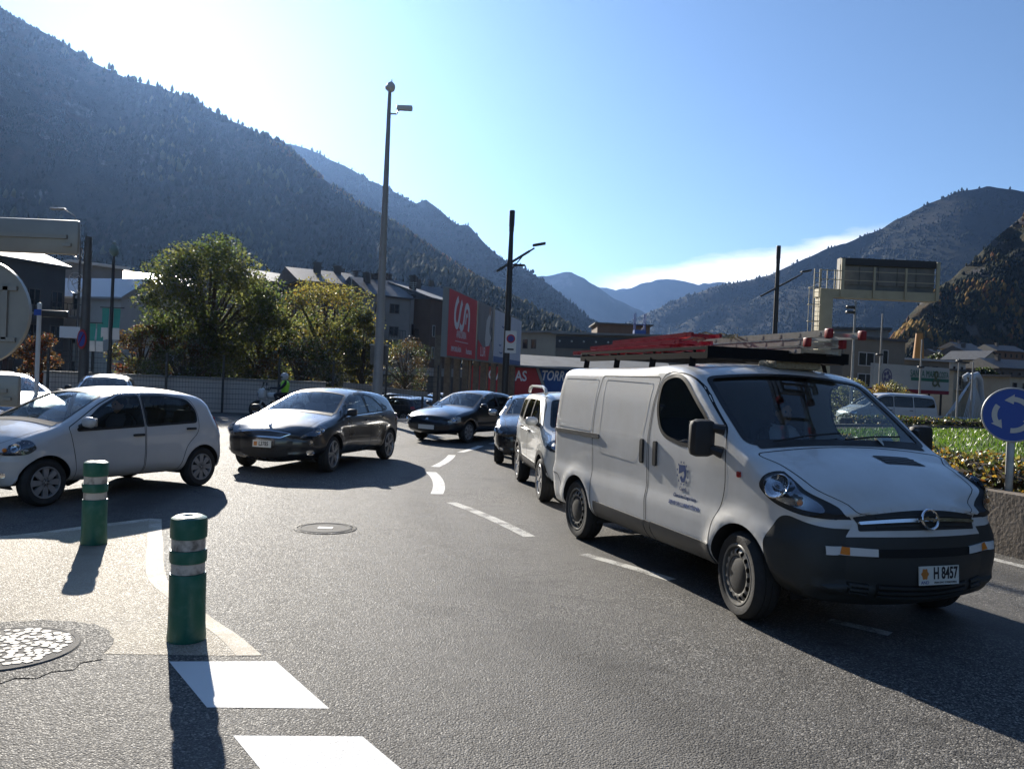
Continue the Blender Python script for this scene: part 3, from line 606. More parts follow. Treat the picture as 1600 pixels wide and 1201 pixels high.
def car_body(sp, root):
    bd = Body(sp); ds = bd.ds; parts = {}
    # ---- sides
    regs = []
    for rg in sp['side']:
        poly = densify(fillet_poly(rg['poly']), ds*.7); regs.append((rg, [(p[0], p[1]) for p in poly]))
    arches = []
    for (ax, az, ar) in sp['arches']:
        n = 40; arches.append([(ax+ar*math.cos(2*math.pi*k/n), az+ar*math.sin(2*math.pi*k/n)) for k in range(n)])
    xs0, xs1 = bd.B[:, 0].min(), bd.B[:, 0].max(); z0, z1 = bd.B[:, 1].min(), bd.B[:, 1].max()
    gx = np.arange(xs0+ds, xs1, ds); gz = np.arange(z0+ds, z1, ds); G = np.array([(x+(.5*ds if j % 2 else 0), z) for j, z in enumerate(gz) for x in gx])
    G = G[in_poly(G, bd.B)]
    pts = [G]; rings = []
    def edge_dist(Q):
        D = np.roll(bd.B, -1, 0)-bd.B; dl = (D**2).sum(1)+1e-12; out = np.full(len(Q), 1e9)
        for i in range(len(bd.B)):
            t = np.clip(((Q-bd.B[i])@D[i])/dl[i], 0, 1); q = bd.B[i]+t[:, None]*D[i]; out = np.minimum(out, np.hypot(Q[:, 0]-q[:, 0], Q[:, 1]-q[:, 1]))
        return out
    for u in (.06, .2, .42, .72):
        Q = bd.B+bd.N*(bd.re*u)[:, None]; ok_ = in_poly(Q, bd.B) & (edge_dist(Q) > .93*u*bd.re); run = []
        for k in range(len(Q)+1):
            q = k % len(Q)
            if ok_[q]: run.append(tuple(Q[q]))
            if (not ok_[q] or k == len(Q)) and run:
                if len(run) > 1: rings.append((run, False))
                run = []
    pts = np.concatenate(pts)
    # keep free points off the constraint lines
    con = np.concatenate([np.array(r[1]) for r in regs]+[np.array(a) for a in arches]+[bd.B]+[np.array(q[0]) for q in rings])
    dm = np.concatenate([((con[None, :, 0]-q[:, None, 0])**2+(con[None, :, 1]-q[:, None, 1])**2).min(1) for q in np.array_split(pts, max(1, len(pts)//400))]); pts = pts[dm > (ds*.3)**2]
    V2, F2 = cdt(pts, [(bd.B, True)]+[(r[1], True) for r in regs]+[(a, True) for a in arches]+rings)
    cen = np.array([V2[list(f)].mean(0) for f in F2]); ok = in_poly(cen, bd.B)
    for a in arches: ok &= ~in_poly(cen, a)
    own = np.full(len(F2), -1)
    for i, (rg, poly) in enumerate(regs): own[in_poly(cen, poly)] = i
    for sgn in sp.get('sides', (1, -1)):
        Q = bd.side_pts(V2, 0, sgn); 
        for i in [-1]+list(range(len(regs))):
            F = [F2[k] for k in range(len(F2)) if ok[k] and own[k] == i]
            if not F: continue
            if i < 0: nm, mat, off = 'body_side', sp['paint'], 0
            else: nm, mat, off = regs[i][0]['n'], regs[i][0]['mat'], regs[i][0].get('off', 0)
            if mat is None: continue
            pa = root
            if i >= 0 and regs[i][0].get('in') is not None: pa = parts.get((regs[i][0]['in'], sgn), root)
            QQ = Q if not off else bd.side_pts(V2, off, sgn)
            o = mesh_part(nm, QQ, F, mat, pa, flip=(sgn > 0)); parts[(i if i < 0 else regs[i][0].get('id', i), sgn)] = o
        gap = MB(); seal = MB(); chrome = MB()
        for rg, poly in regs:
            if rg.get('gap'): add_strip(gap, bd, poly, rg['gap'], True, sgn, .0015)
            if rg.get('seal'): add_strip(seal, bd, poly, np.array([rg['seal']*1.1, rg['seal']*.9]), True, sgn, .003)
        for ln in sp.get('lines', []): add_strip(gap, bd, densify(fillet_poly(ln[0], False), ds, False), ln[1], False, sgn, .0015)
        if gap.v: gap.build('panel_gap', MATS['gap'], root, 'keep')['kind'] = 'stuff'
        if seal.v: seal.build('window_seal', MATS['rubber'], root, 'keep')['kind'] = 'stuff'
        # wheel arch lips and liners
        for a, (ax, az, ar) in zip(arches, sp['arches']):
            w_in = sp.get('well', .36); mb = MB(); n = 28; vs = []
            lo = math.asin(max(-1, min(1, (sp['zsill']-az)/ar))); ang = [lo+(math.pi-2*lo)*k/n for k in range(n+1)]
            rim = np.array([(ax+ar*math.cos(q), az+ar*math.sin(q)) for q in ang]); y = bd.Sy(rim[:, 0], rim[:, 1])
            ri = np.array([(ax+(ar+.012)*math.cos(q), az+(ar+.012)*math.sin(q)) for q in ang])
            for k in range(n+1): vs += [(rim[k, 0], sgn*(y[k]+.002), rim[k, 1]), (ri[k, 0], sgn*(y[k]-.04), ri[k, 1]), (ri[k, 0], sgn*(y[k]-w_in), ri[k, 1])]
            fs = [(3*k+j, 3*k+3+j, 3*k+4+j, 3*k+1+j) for k in range(n) for j in range(2)]
            c = len(vs); vs.append((ax, sgn*(y[n//2]-w_in), az)); fs += [(3*k+2, 3*k+5, c) for k in range(n)]
            mb.add(vs, fs); mb.build('wheel_arch', MATS['black_plastic'], root, 'keep')
            if sp.get('cladding'):
                cw = sp['cladding']; m2 = MB(); add_strip(m2, bd, [(ax+(ar+cw/2)*math.cos(q), az+(ar+cw/2)*math.sin(q)) for q in ang], cw, False, sgn, .008); m2.build('arch_cladding', MATS['black_plastic'], root, 'keep')
    # ---- wrap: front, bonnet, roof, tail, underside
    regs = []
    for rg in sp['wrap']:
        c = [(bd.s_at(a), b, r) for a, b, r in rg['poly']]
        p = fillet_poly([(a, b*.85, r) for a, b, r in c]); p = densify(p, ds*.8); regs.append((rg, [(q[0], q[1]/.85) for q in p]))
    sv = np.linspace(0, bd.L, int(bd.L/ds)+1); tv = np.concatenate([-np.cos(np.linspace(0, math.pi, sp.get('nt', 21)))]); tv = .6*np.linspace(-1, 1, len(tv))+.4*tv
    nS = np.mod(bd.S, bd.L)
    edges = [([(q, -1) for q in bd.S], False), ([(q, 1) for q in bd.S], False), ([(0, t) for t in tv], False), ([(bd.L, t) for t in tv], False)]
    G = np.array([(a, b) for a in bd.S[1:-1:1] for b in tv[1:-1]])
    if regs:
        con = np.concatenate([np.array(r[1]) for r in regs]); dm = np.concatenate([((con[None, :, 0]-q[:, None, 0])**2+(.7*(con[None, :, 1]-q[:, None, 1]))**2).min(1) for q in np.array_split(G, max(1, len(G)//400))]); G = G[dm > (ds*.25)**2]
    V2, F2 = cdt(G, edges+[(r[1], True) for r in regs])
    cen = np.array([V2[list(f)].mean(0) for f in F2]); own = np.full(len(F2), -1)
    for i, (rg, poly) in enumerate(regs): own[in_poly(cen, poly)] = i
    # underside
    P3 = bd.wrap(cen[:, 0], cen[:, 1]); Q = bd.wrap(V2[:, 0], V2[:, 1])
    u0 = bd.s_at(sp['under'][0]); u1 = bd.s_at(sp['under'][1]); under = (cen[:, 0] >= u0) & (cen[:, 0] <= u1) if u1 > u0 else (cen[:, 0] >= u0) | (cen[:, 0] <= u1)
    cut = np.zeros(len(cen), bool)
    for (ax, az, ar) in sp['arches']: cut |= under & (np.abs(P3[:, 0]-ax) < ar) & (np.abs(P3[:, 1]) > np.max(bd.wz[:, 1])-sp.get('well', .36)-.02)
    own[under] = -2
    cut |= (np.abs(cen[:, 1]) > 1) | (cen[:, 0] < 0) | (cen[:, 0] > bd.L)
    for i in [-2, -1]+list(range(len(regs))):
        F = [F2[k] for k in range(len(F2)) if own[k] == i and not cut[k]]
        if not F: continue
        if i == -2: nm, mat, off = 'underbody', MATS['black_plastic'], 0
        elif i == -1: nm, mat, off = 'body', sp['paint'], 0
        else: nm, mat, off = regs[i][0]['n'], regs[i][0]['mat'], regs[i][0].get('off', 0)
        if mat is None: continue
        QQ = Q if not off else bd.wrap(V2[:, 0], V2[:, 1], off)
        pa = parts.get((regs[i][0]['in'], 0), root) if i >= 0 and regs[i][0].get('in') else root
        o = mesh_part(nm, QQ, F, mat, pa, flip=sp.get('wflip', True)); parts[(regs[i][0].get('id', nm) if i >= 0 else nm, 0)] = o
    gap = MB(); seal = MB()
    for rg, poly in regs:
        if rg.get('gap'): add_wstrip(gap, bd, poly, rg['gap'], True, .0015)
        if rg.get('seal'): add_wstrip(seal, bd, poly, rg['seal'], True, .003)
    if gap.v: gap.build('panel_gap', MATS['gap'], root, 'keep')['kind'] = 'stuff'
    if seal.v: seal.build('window_seal', MATS['rubber'], root, 'keep')['kind'] = 'stuff'
    return bd, parts
_wheelmesh = {}
def wheel(root, x, y, r, w, style, out, steer=0.0, rimmat=None, rr=.70):
    # out: +1 the outer face looks to +y, -1 to -y
    key = (style, r, w, rimmat.name if rimmat else '')
    if key not in _wheelmesh:
        Mz = Matrix.Rotation(R(-90), 4, 'X')            # local z -> +y
        ri = r*rr
        t = MB(); t.lathe([(ri, -w/2+.01), (ri+.02, -w/2), (r-.035, -w/2), (r-.008, -w/2+.03), (r, -w/2+.055), (r, -.02), (r-.008, -.018), (r-.008, -.010), (r, -.008), (r, .03), (r-.008, .032), (r-.008, .040), (r, .042), (r, w/2-.055), (r-.008, w/2-.03), (r-.035, w/2), (ri+.02, w/2), (ri, w/2-.012)], 44, 0, Mz)
        tm = t.mesh('tyre', MATS['tyre'], 40)
        b = MB(); b.lathe([(0, -w/2+.03), (ri-.02, -w/2+.03), (ri-.01, -w/2), (ri+.005, -w/2+.01), (ri-.012, w/2-.06), (ri-.03, w/2-.09), (.0, w/2-.09)], 32, 0, Mz); bm_ = b.mesh('wheel', MATS['brake'], 30)
        f = MB(); zf = w/2-.012
        if style == 'steel':
            f.lathe([(ri+.004, zf+.002), (ri-.004, zf+.008), (ri-.018, zf+.004), (ri-.024, zf-.03), (ri-.035, zf-.035)], 44, 0, Mz)
            # disc with a ring of round ventilation holes
            nh = 16; r0, r1 = ri*.62, ri-.034; hr = ri*.085; rm = ri*.77; pts = []; loops = []
            no = 64; o1 = [(r1*math.cos(2*math.pi*k/no), r1*math.sin(2*math.pi*k/no)) for k in range(no)]; o2 = [(r0*math.cos(2*math.pi*k/no), r0*math.sin(2*math.pi*k/no)) for k in range(no)]
            hol = [[(rm*math.cos(2*math.pi*h/nh)+hr*math.cos(q*.6283), rm*math.sin(2*math.pi*h/nh)+hr*math.sin(q*.6283)) for q in range(10)] for h in range(nh)]
            V2, F2 = cdt([], [(o1, True), (o2, True)]+[(h, True) for h in hol]); cen = np.array([V2[list(q)].mean(0) for q in F2]); k = in_poly(cen, o1) & ~in_poly(cen, o2)
            for h in hol: k &= ~in_poly(cen, h)
            def zz(q): d = math.hypot(*q); return zf-.012+.018*math.sin(min(1, max(0, (r1-d)/(r1-r0)))*math.pi*.8)
            f.add([Mz @ Vector((q[0], q[1], zz(q))) for q in V2], [F2[i] for i in range(len(F2)) if k[i]])
            rimm = f.mesh('rim', rimmat or MATS['steel_rim'], 50)
            g = MB(); g.lathe([(0, zf+.012), (ri*.2, zf+.012), (ri*.5, zf+.004), (ri*.63, zf-.008), (ri*.63, zf-.03)], 36, 0, Mz); gm_ = g.mesh('hub_cap', MATS['black_plastic'], 40)
            extra = ('hub_cap', gm_)
        else:
            n, dbl = {'alloy5': (5, True), 'cover8': (8, False), 'cover7': (7, False), 'alloy6': (6, False)}[style]
            f.lathe([(ri+.004, zf), (ri-.002, zf+.008), (ri-.014, zf+.006), (ri-.022, zf-.012), (ri-.024, zf-.05)], 44, 0, Mz)
            f.lathe([(0, zf+.004), (ri*.16, zf+.004), (ri*.22, zf-.004), (ri*.24, zf-.03)], 28, 0, Mz)
            for k in range(n):
                a = 2*math.pi*k/n
                for dd in ((-.17, .17) if dbl else (0,)):
                    w0 = ri*(.055 if dbl else {8: .13, 7: .13, 6: .12}[n]); w1 = ri*(.075 if dbl else {8: .20, 7: .2, 6: .16}[n])
                    def pt(rad, off, z):
                        aa = a+(dd if rad > ri*.5 else dd*.75); return Mz @ Vector((rad*math.cos(aa)-off*math.sin(aa), rad*math.sin(aa)+off*math.cos(aa), z))
                    ra, rb = ri*.16, ri-.018
                    f.add([pt(ra, -w0, zf), pt(ra, w0, zf), pt(rb, w1, zf), pt(rb, -w1, zf), pt(ra, -w0, zf-.035), pt(ra, w0, zf-.035), pt(rb, w1, zf-.03), pt(rb, -w1, zf-.03)], [(0, 1, 2, 3), (0, 4, 5, 1), (1, 5, 6, 2), (2, 6, 7, 3), (3, 7, 4, 0)])
            rimm = f.mesh('rim', rimmat or MATS['alloy'], 40)
            g = MB()
            for k in range(5): g.lathe([(0, zf+.002), (.009, zf+.002), (.009, zf-.006)], 8, 0, Mz @ Matrix.Translation((ri*.13*math.cos(1.2566*k), ri*.13*math.sin(1.2566*k), .004)))
            extra = ('wheel_bolts', g.mesh('wheel_bolts', MATS['brake'], 30))
        _wheelmesh[key] = (bm_, tm, rimm, extra)
    bm_, tm, rimm, extra = _wheelmesh[key]
    o = bpy.data.objects.new('wheel', bm_); col.objects.link(o); o.parent = root; o.location = (x, y, r); o.rotation_euler = (0, 0, (0 if out > 0 else math.pi)+steer)
    for nm, me in (('tyre', tm), ('rim', rimm), extra):
        q = bpy.data.objects.new(nm, me); col.objects.link(q); q.parent = o
    return o
def rbox(mb, c, d, r, M=None, mi=0):
    # box with rounded vertical and horizontal edges (a soft cushion)
    b = bmesh.new(); bmesh.ops.create_cube(b, size=1.0)
    for v in b.verts: v.co = Vector((v.co.x*d[0], v.co.y*d[1], v.co.z*d[2]))
    bmesh.ops.bevel(b, geom=list(b.edges), offset=min(r, min(d)*.45), segments=2, affect='EDGES', profile=.5)
    T = Matrix.Translation(c); 
    if M is not None: T = M @ T
    b.verts.index_update(); mb.add([T @ v.co for v in b.verts], [tuple(v.index for v in f.verts) for f in b.faces], mi); b.free(); return mb
def cabin(root, rows, width, zf, mats, dash=None, wheel_at=None):
    # seats, dashboard and steering wheel seen through the glass
    for (x, ys, h) in rows:
        for y in ys:
            m = MB(); wd = width
            rbox(m, (x+.22, y, zf+.12), (.52, wd, .20), .06); M = Matrix.Translation((x-.06, y, zf+.2)) @ Matrix.Rotation(R(-14), 4, 'Y')
            rbox(m, (0, 0, h*.5), (.16, wd*.96, h), .06, M); s = m.build('seat', mats, root, 40)
            m = MB(); rbox(m, (-.0, 0, h+.13), (.10, .24, .17), .04, M); m.bar(M @ Vector((0, .05, h-.03)), M @ Vector((0, .05, h+.1)), .014); m.bar(M @ Vector((0, -.05, h-.03)), M @ Vector((0, -.05, h+.1)), .014)
            m.build('headrest', mats, s, 40)
    if dash:
        m = MB(); m.prism(dash[0], -dash[1], dash[1]); m.build('dashboard', MATS['dash'], root, 30)
    if wheel_at:
        m = MB(); c = Vector(wheel_at); Mw = Matrix.Translation(c) @ Matrix.Rotation(R(-62), 4, 'Y')
        m.tube([Mw @ Vector((.19*math.cos(q*.3927), .19*math.sin(q*.3927), 0)) for q in range(16)], .016, 6, closed=True)
        for q in (0, 2.1, 4.2): m.bar(Mw @ Vector((0, 0, 0)), Mw @ Vector((.19*math.cos(q), .19*math.sin(q), 0)), .03, .015)
        m.sphere(Mw @ Vector((0, 0, 0)), .06); m.bar(Mw @ Vector((0, 0, 0)), Mw @ Vector((0, 0, -.25)), .05); m.build('steering_wheel', MATS['dash'], root, 40)
def patch(mb, bd, poly, sgn, off, th=None, ds=.04):
    # conformal raised patch on the side
    poly = [(p[0], p[1]) for p in densify(fillet_poly(poly), ds)]; A = np.array(poly)
    g = np.array([(x, z) for x in np.arange(A[:, 0].min(), A[:, 0].max(), ds) for z in np.arange(A[:, 1].min(), A[:, 1].max(), ds)]).reshape(-1, 2)
    g = g[in_poly(g, A)] if len(g) else g
    V2, F2 = cdt(list(g), [(poly, True)]); cen = np.array([V2[list(f)].mean(0) for f in F2]); k = in_poly(cen, poly) & in_poly(cen, bd.B); Q = bd.side_pts(V2, off, sgn)
    mb.add(Q, [F2[i] for i in range(len(F2)) if k[i]])
    if th:
        a = bd.side_pts(A, off, sgn); b = bd.side_pts(A, off-th, sgn); n = len(a); kk = in_poly(A, bd.B); mb.add(list(a)+list(b), [(i, (i+1) % n, (i+1) % n+n, i+n) for i in range(n) if kk[i] and kk[(i+1) % n]])
def wpatch(mb, bd, poly, off, th=None, ds=.05):
    # poly in (s, t) with corner radii; raised by off
    poly = [(p[0], p[1]/.85) for p in densify(fillet_poly([(a, b*.85, r) for a, b, r in poly]), ds)]; A = np.array(poly)
    g = np.array([(x, z) for x in np.arange(A[:, 0].min(), A[:, 0].max(), ds) for z in np.arange(A[:, 1].min(), A[:, 1].max(), ds)]).reshape(-1, 2)
    g = g[in_poly(g, A)] if len(g) else g
    V2, F2 = cdt(list(g), [(poly, True)]); cen = np.array([V2[list(f)].mean(0) for f in F2]); k = in_poly(cen, poly); Q = bd.wrap(V2[:, 0], V2[:, 1], off)
    mb.add(Q, [F2[i] for i in range(len(F2)) if k[i]])
    if th:
        a = bd.wrap(A[:, 0], A[:, 1], off); b = bd.wrap(A[:, 0], A[:, 1], off-th); n = len(a); mb.add(list(a)+list(b), [(i, (i+1) % n, (i+1) % n+n, i+n) for i in range(n)])

def front_pt(bd, y, z, off=.0, smax=6.0):
    # the point of the front surface at lateral y and height z
    sg = 1 if y >= 0 else -1; ya = abs(y); ss = np.linspace(0, bd.s_at(smax), 400); ey = np.interp(ss, bd.S, np.concatenate([bd.edge_y, bd.edge_y[:1]]))
    W = bd.wrap(ss, np.clip(ya/ey, 0, 1), off); k = int(np.argmin(np.abs(W[:, 2]-z)+np.where(ya > ey, 9, 0)))
    if ya <= ey[k] and abs(W[k, 2]-z) < .04: p = W[k]; return Vector((p[0], sg*ya, z))
    xs = np.linspace(bd.sp['sil'][0][0]-1.0, bd.B[:, 0].max(), 300); P = np.stack([xs, np.full(300, z)], 1); ins = in_poly(P, bd.B); yy = bd.Sy(xs, np.full(300, z)); k = int(np.argmin(np.abs(yy-ya)+np.where(ins, 0, 9)+np.where(xs < bd.sp['sil'][0][0]-.45, 9, 0)))
    q = bd.side_pts([(xs[k], z)], off, sg)[0]; return Vector(q)
def fpatch(mb, bd, poly, off, th=.0, n=10):
    # band on the nose: poly = (y0, y1, zlo0, zhi0, zlo1, zhi1)
    y0, y1, a0, b0, a1, b1 = poly; A = []; Bq = []
    for i in range(n+1):
        t = i/n; y = y0+(y1-y0)*t; A.append(front_pt(bd, y, a0+(a1-a0)*t, off)); Bq.append(front_pt(bd, y, b0+(b1-b0)*t, off))
    mb.add(A+Bq, [(i, i+1, n+2+i, n+1+i) for i in range(n)])
    if th:
        for L_ in (A, Bq):
            mb.add(L_+[p-Vector((th, 0, 0)) for p in L_], [(i, i+1, n+2+i, n+1+i) for i in range(n)])
# ------------------------------------------------------------------ the white works van

def build_van():
    root = thing('delivery_van', 'white panel van with ladders on its roof rack and a dark front bumper', 'van', (1.72, 9.525, 0), R(-71.0)); root.scale = (1, 1.035, 1)
    PW = MATS['white_paint']; BP = MATS['bumper_plastic']
    sil = [  # x, z, fillet, edge radius, crown
        (3.70, .22, .06, .26, .05), (3.90, .29, .10, .32, .09), (3.965, .50, .20, .33, .13), (3.945, .74, .10, .33, .13), (3.90, .90, .06, .38, .11), (3.855, .985, .10, .32, .09), (3.47, 1.205, .5, .14, .06),
        (3.06, 1.335, .16, .07, .05), (2.22, 1.935, .22, .07, .05), (1.75, 2.01, .5, .09, .045), (1.25, 1.965, .4, .10, .04), (-.70, 1.955, .16, .10, .04), (-.80, 1.80, .2, .10, .04), (-.86, .95, .3, .10, .04), (-.88, .42, .12, .14, .05), (-.78, .26, .06, .12, .04)]
    sp = dict(sil=sil, wtab=[(.2, .91), (.30, .94), (.47, .965), (.72, .975), (.78, .95), (1.14, .965), (1.26, .965), (1.6, .94), (1.85, .90), (2.0, .875)], taper=(1.2, 3.0, .055), ds=.05, ds_edge=.03, paint=PW, zsill=.24,
        arches=[(0, .34, .375), (3.098, .34, .385)], flare=[(0, .34, .375), (3.098, .34, .385)], under=(15.0, 15.98), nt=23,
        side=[
            dict(n='sliding_door', id='sd', poly=[(.44, .30, .02), (1.60, .30, .02), (1.585, .8, .3), (1.60, 1.47, .3), (1.69, 1.835, .05), (.44, 1.835, .05), (.36, 1.45, .2), (.36, .75, .2)], mat=PW, gap=.010),
            dict(n='door', id='fd', poly=[(1.63, .30, .02), (2.70, .30, .05), (2.70, .62, .1), (2.87, .92, .15), (2.86, 1.40, .1), (2.32, 1.80, .15), (2.12, 1.87, .1), (1.80, 1.89, .1), (1.70, 1.80, .1), (1.63, 1.45, .2), (1.615, .8, .2)], mat=PW, gap=.010),
            dict(n='side_window', id='w', poly=[(1.72, 1.79, .10), (1.90, 1.855, .12), (2.08, 1.845, .14), (2.58, 1.48, .10), (2.66, 1.32, .08), (2.26, 1.245, .12), (1.84, 1.31, .16), (1.72, 1.52, .12)], mat=MATS['glass'], off=-.004, seal=.035, **{'in': 'fd'}),
            dict(n='front_bumper', poly=[(3.34, .20, 0), (3.42, .50, .05), (3.40, .68, .05), (3.50, .85, .05), (3.57, .875, .04), (3.70, .825, .06), (3.90, .79, .06), (4.1, .77, 0), (4.1, .1, 0)], mat=BP),
            dict(n='rear_bumper', poly=[(-.40, .20, 0), (-.42, .50, .04), (-.58, .66, .05), (-1.0, .68, 0), (-1.0, .1, 0)], mat=PW, gap=.008),
            dict(n='headlight_surround', id='hs', poly=[(3.29, 1.06, .06), (3.33, 1.15, .08), (3.44, 1.175, .10), (3.64, 1.08, .15), (3.835, .865, .03), (3.66, .88, .10), (3.42, .96, .10), (3.31, 1.02, .05)], mat=MATS['black_plastic'], off=.001, gap=.006),
        ],
        wrap=[
            dict(n='front_bumper', poly=[(-.02, -1.01, 0), (-.02, 1.01, 0), (3.28, 1.01, 0), (3.22, .6, .1), (3.18, 0, .3), (3.22, -.6, .1), (3.28, -1.01, 0)], mat=BP),
            dict(n='bonnet', id='bon', poly=[(4.45, -.86, .10), (4.30, 0, .6), (4.45, .86, .10), (6.80, .985, .06), (6.90, 0, .8), (6.80, -.985, .06)], mat=PW, gap=.010),
            dict(n='windscreen', id='ws', poly=[(7.04, -.96, .10), (7.01, 0, .8), (7.04, .96, .10), (7.93, .94, .10), (7.96, 0, .6), (7.93, -.94, .10)], mat=MATS['glass_screen'], off=-.004, seal=.05),
        ])
    bd, parts = car_body(sp, root); root_bd['van'] = bd
    S = bd.s_at
    # cowl strip and wipers
    m = MB(); wpatch(m, bd, [(S(6.93), -.90, .02), (S(6.93), .90, .02), (S(7.09), .90, .03), (S(7.05), 0, .5), (S(7.09), -.90, .03)], .004); m.build('cowl', MATS['black_plastic'], root, 'keep')
    for a, b in ((-.75, .02), (.0, .72)):
        m = MB(); A = bd.wrap(S(7.02), a, .03)[0]; B = bd.wrap(S(7.12), b, .025)[0]; m.tube([A, (Vector(A)+Vector(B))/2+Vector((.01, 0, .012)), B], .008, 6); m.build('wiper', MATS['black_plastic'], root, 30)
    # bonnet intake
    m = MB(); wpatch(m, bd, [(S(6.18), .14, .02), (S(6.18), .62, .02), (S(6.52), .52, .02), (S(6.52), .10, .02)], .004); v = m.build('bonnet_vent', MATS['black_plastic'], root, 'keep')
    m = MB()
    for q in (6.25, 6.33, 6.41): wpatch(m, bd, [(S(q), .15, 0), (S(q), .57, 0), (S(q+.03), .56, 0), (S(q+.03), .15, 0)], .007, .005)
    m.build('vent_slats', MATS['grey_plastic'], v, 'keep')
    # grille with chrome bar and round badge
    gs0, gs1 = S(3.52), S(4.42)
    m = MB(); wpatch(m, bd, [(gs0, -.90, .03), (gs0-.012, 0, .4), (gs0, .90, .03), (gs1, .99, .03), (gs1+.02, 0, .5), (gs1, -.99, .03)], .003); gr = m.build('grille', MATS['black_plastic'], root, 'keep')
    m = MB()
    for q in (.22, .78): wpatch(m, bd, [(gs0+(gs1-gs0)*q-.006, -.7, 0), (gs0+(gs1-gs0)*q-.006, .7, 0), (gs0+(gs1-gs0)*q+.006, .72, 0), (gs0+(gs1-gs0)*q+.006, -.72, 0)], .012, .01)
    m.build('grille_slat', MATS['bumper_plastic'], gr, 'keep')
    sm = gs0+(gs1-gs0)*.52
    m = MB(); wpatch(m, bd, [(sm-.012, -.93, .01), (sm-.012, .93, .01), (sm+.012, .95, .01), (sm+.012, -.95, .01)], .022, .02); m.build('chrome_bar', MATS['chrome'], gr, 'keep')
    c = Vector(bd.wrap(sm, 0, .035)[0]); Mb = Matrix.Translation(c) @ Matrix.Rotation(R(78), 4, 'Y')
    m = MB(); m.tube([Mb @ Vector((.068*math.cos(k*.2618), .068*math.sin(k*.2618), 0)) for k in range(24)], .010, 8, closed=True)
    m.add([Mb @ Vector(p) for p in ((.006, -.115, .006), (.006, .02, .008), (.022, .015, .008), (-.006, .115, .006), (-.006, -.02, .008), (-.022, -.015, .008))], [(0, 4, 5), (0, 1, 4), (1, 3, 4), (1, 2, 3)])
    m.build('badge', MATS['chrome'], gr, 40)
    # lower bumper openings, intake lines, fog lamps
    def bands(q0, q1, t0, t1, name, off, mat, n=0):
        m = MB(); wpatch(m, bd, [(S(q0), t0, .02), (S(q0), t1, .02), (S(q1), t1, .02), (S(q1), t0, .02)], off); o = m.build(name, mat, root, 'keep')
        if n:
            m2 = MB()
            for k in range(n):
                a = q0+(q1-q0)*(k+.5)/n; wpatch(m2, bd, [(S(a)-.008, t0+.02, 0), (S(a)-.008, t1-.02, 0), (S(a)+.008, t1-.02, 0), (S(a)+.008, t0+.02, 0)], off+.014, .012)
            m2.build('grille_slat', BP, o, 'keep')
        return o
    bands(2.52, 2.78, -.72, .98, 'upper_intake', .003, MATS['gap'])
    bands(1.05, 1.62, -.66, .66, 'lower_intake', .003, MATS['gap'], 3); bands(1.1, 1.6, -.99, -.74, 'lower_intake', .003, MATS['gap'], 3); bands(1.1, 1.6, .74, .99, 'lower_intake', .003, MATS['gap'], 3)
    for sg in (1, -1):
        m = MB(); fpatch(m, bd, (sg*.74, sg*.40, .632, .690, .628, .680), .012, .015); o = m.build('fog_lamp', pm('fog_lens', (.72, .72, .70), .25) if 'fog_lens' not in MATS else MATS['fog_lens'], root, 'keep')
        m = MB(); fpatch(m, bd, (sg*.63, sg*.585, .634, .688, .634, .687), .016); m.build('indicator_lens', MATS['amber'], o, 'keep')
        # headlamp: bowl, inner reflector, bulb, clear lens
        lens = [(3.335, 1.065, .05), (3.365, 1.125, .06), (3.45, 1.14, .08), (3.62, 1.045, .12), (3.755, .905, .03), (3.66, .915, .08), (3.46, .98, .08), (3.35, 1.03, .04)]
        m = MB(); patch(m, bd, lens, sg, .004); hl = m.build('headlight', pm('lamp_grey', (.34, .35, .37), .22, .9) if sg == 1 else MATS['lamp_grey'], root, 'keep')
        c = Vector(bd.side_pts([(3.47, 1.06)], .0, sg)[0]); nrm = Vector(bd.side_pts([(3.47, 1.06)], .1, sg)[0])-c; nrm.normalize(); Mq = Matrix.Translation(c) @ nrm.to_track_quat('Z', 'Y').to_matrix().to_4x4()
        m = MB(); m.lathe([(.098, .012), (.092, .017), (.07, .006), (.035, -.002), (0, -.004)], 28, 0, Mq); m.build('reflector', MATS['lamp_bowl'], hl, 40)
        m = MB(); m.lathe([(0, .03), (.012, .028), (.014, .01), (.014, 0)], 12, 0, Mq); m.build('bulb', MATS['dark_chrome'], hl, 40)
        c = Vector(bd.side_pts([(3.63, .97)], .006, sg)[0]); m = MB(); m.sphere(c, .022, 10, 7); m.build('indicator_bulb', MATS['amber'], hl, 60)
        m = MB(); patch(m, bd, lens, sg, .026); m.build('lens', MATS['lens'], hl, 'keep')
        # door handles, slide rail, indicator repeater, lower rubbing panels
        for (x, z) in ((1.50, 1.13), (1.755, 1.13)):
            pa = parts.get(('fd' if x > 1.6 else 'sd', sg), root); m = MB(); patch(m, bd, [(x-.028, z-.115, .03), (x+.028, z-.115, .03), (x+.034, z+.115, .03), (x-.022, z+.115, .03)], sg, .022, .022); m.build('handle', MATS['black_plastic'], pa, 'keep')
        m = MB(); patch(m, bd, [(-.74, 1.165, .01), (.52, 1.165, .03), (.55, 1.185, .02), (.52, 1.215, .03), (-.74, 1.20, .01)], sg, .014, .014); m.build('slide_rail', MATS['grey_plastic'], root, 'keep')
        m = MB(); patch(m, bd, [(3.03, 1.075, .015), (3.075, 1.075, .015), (3.075, 1.12, .015), (3.03, 1.12, .015)], sg, .014, .014); m.build('side_indicator', MATS['red_lens'], root, 'keep')
        for x0, x1 in ((.47, 1.585), (1.605, 1.705), (1.725, 2.70)):
            m = MB(); patch(m, bd, [(x0, .335, .01), (x1, .335, .01), (x1+.01, .49, .015), (x0, .50, .015)], sg, .016, .016); m.build('rubbing_panel', MATS['grey_plastic'], root, 'keep')
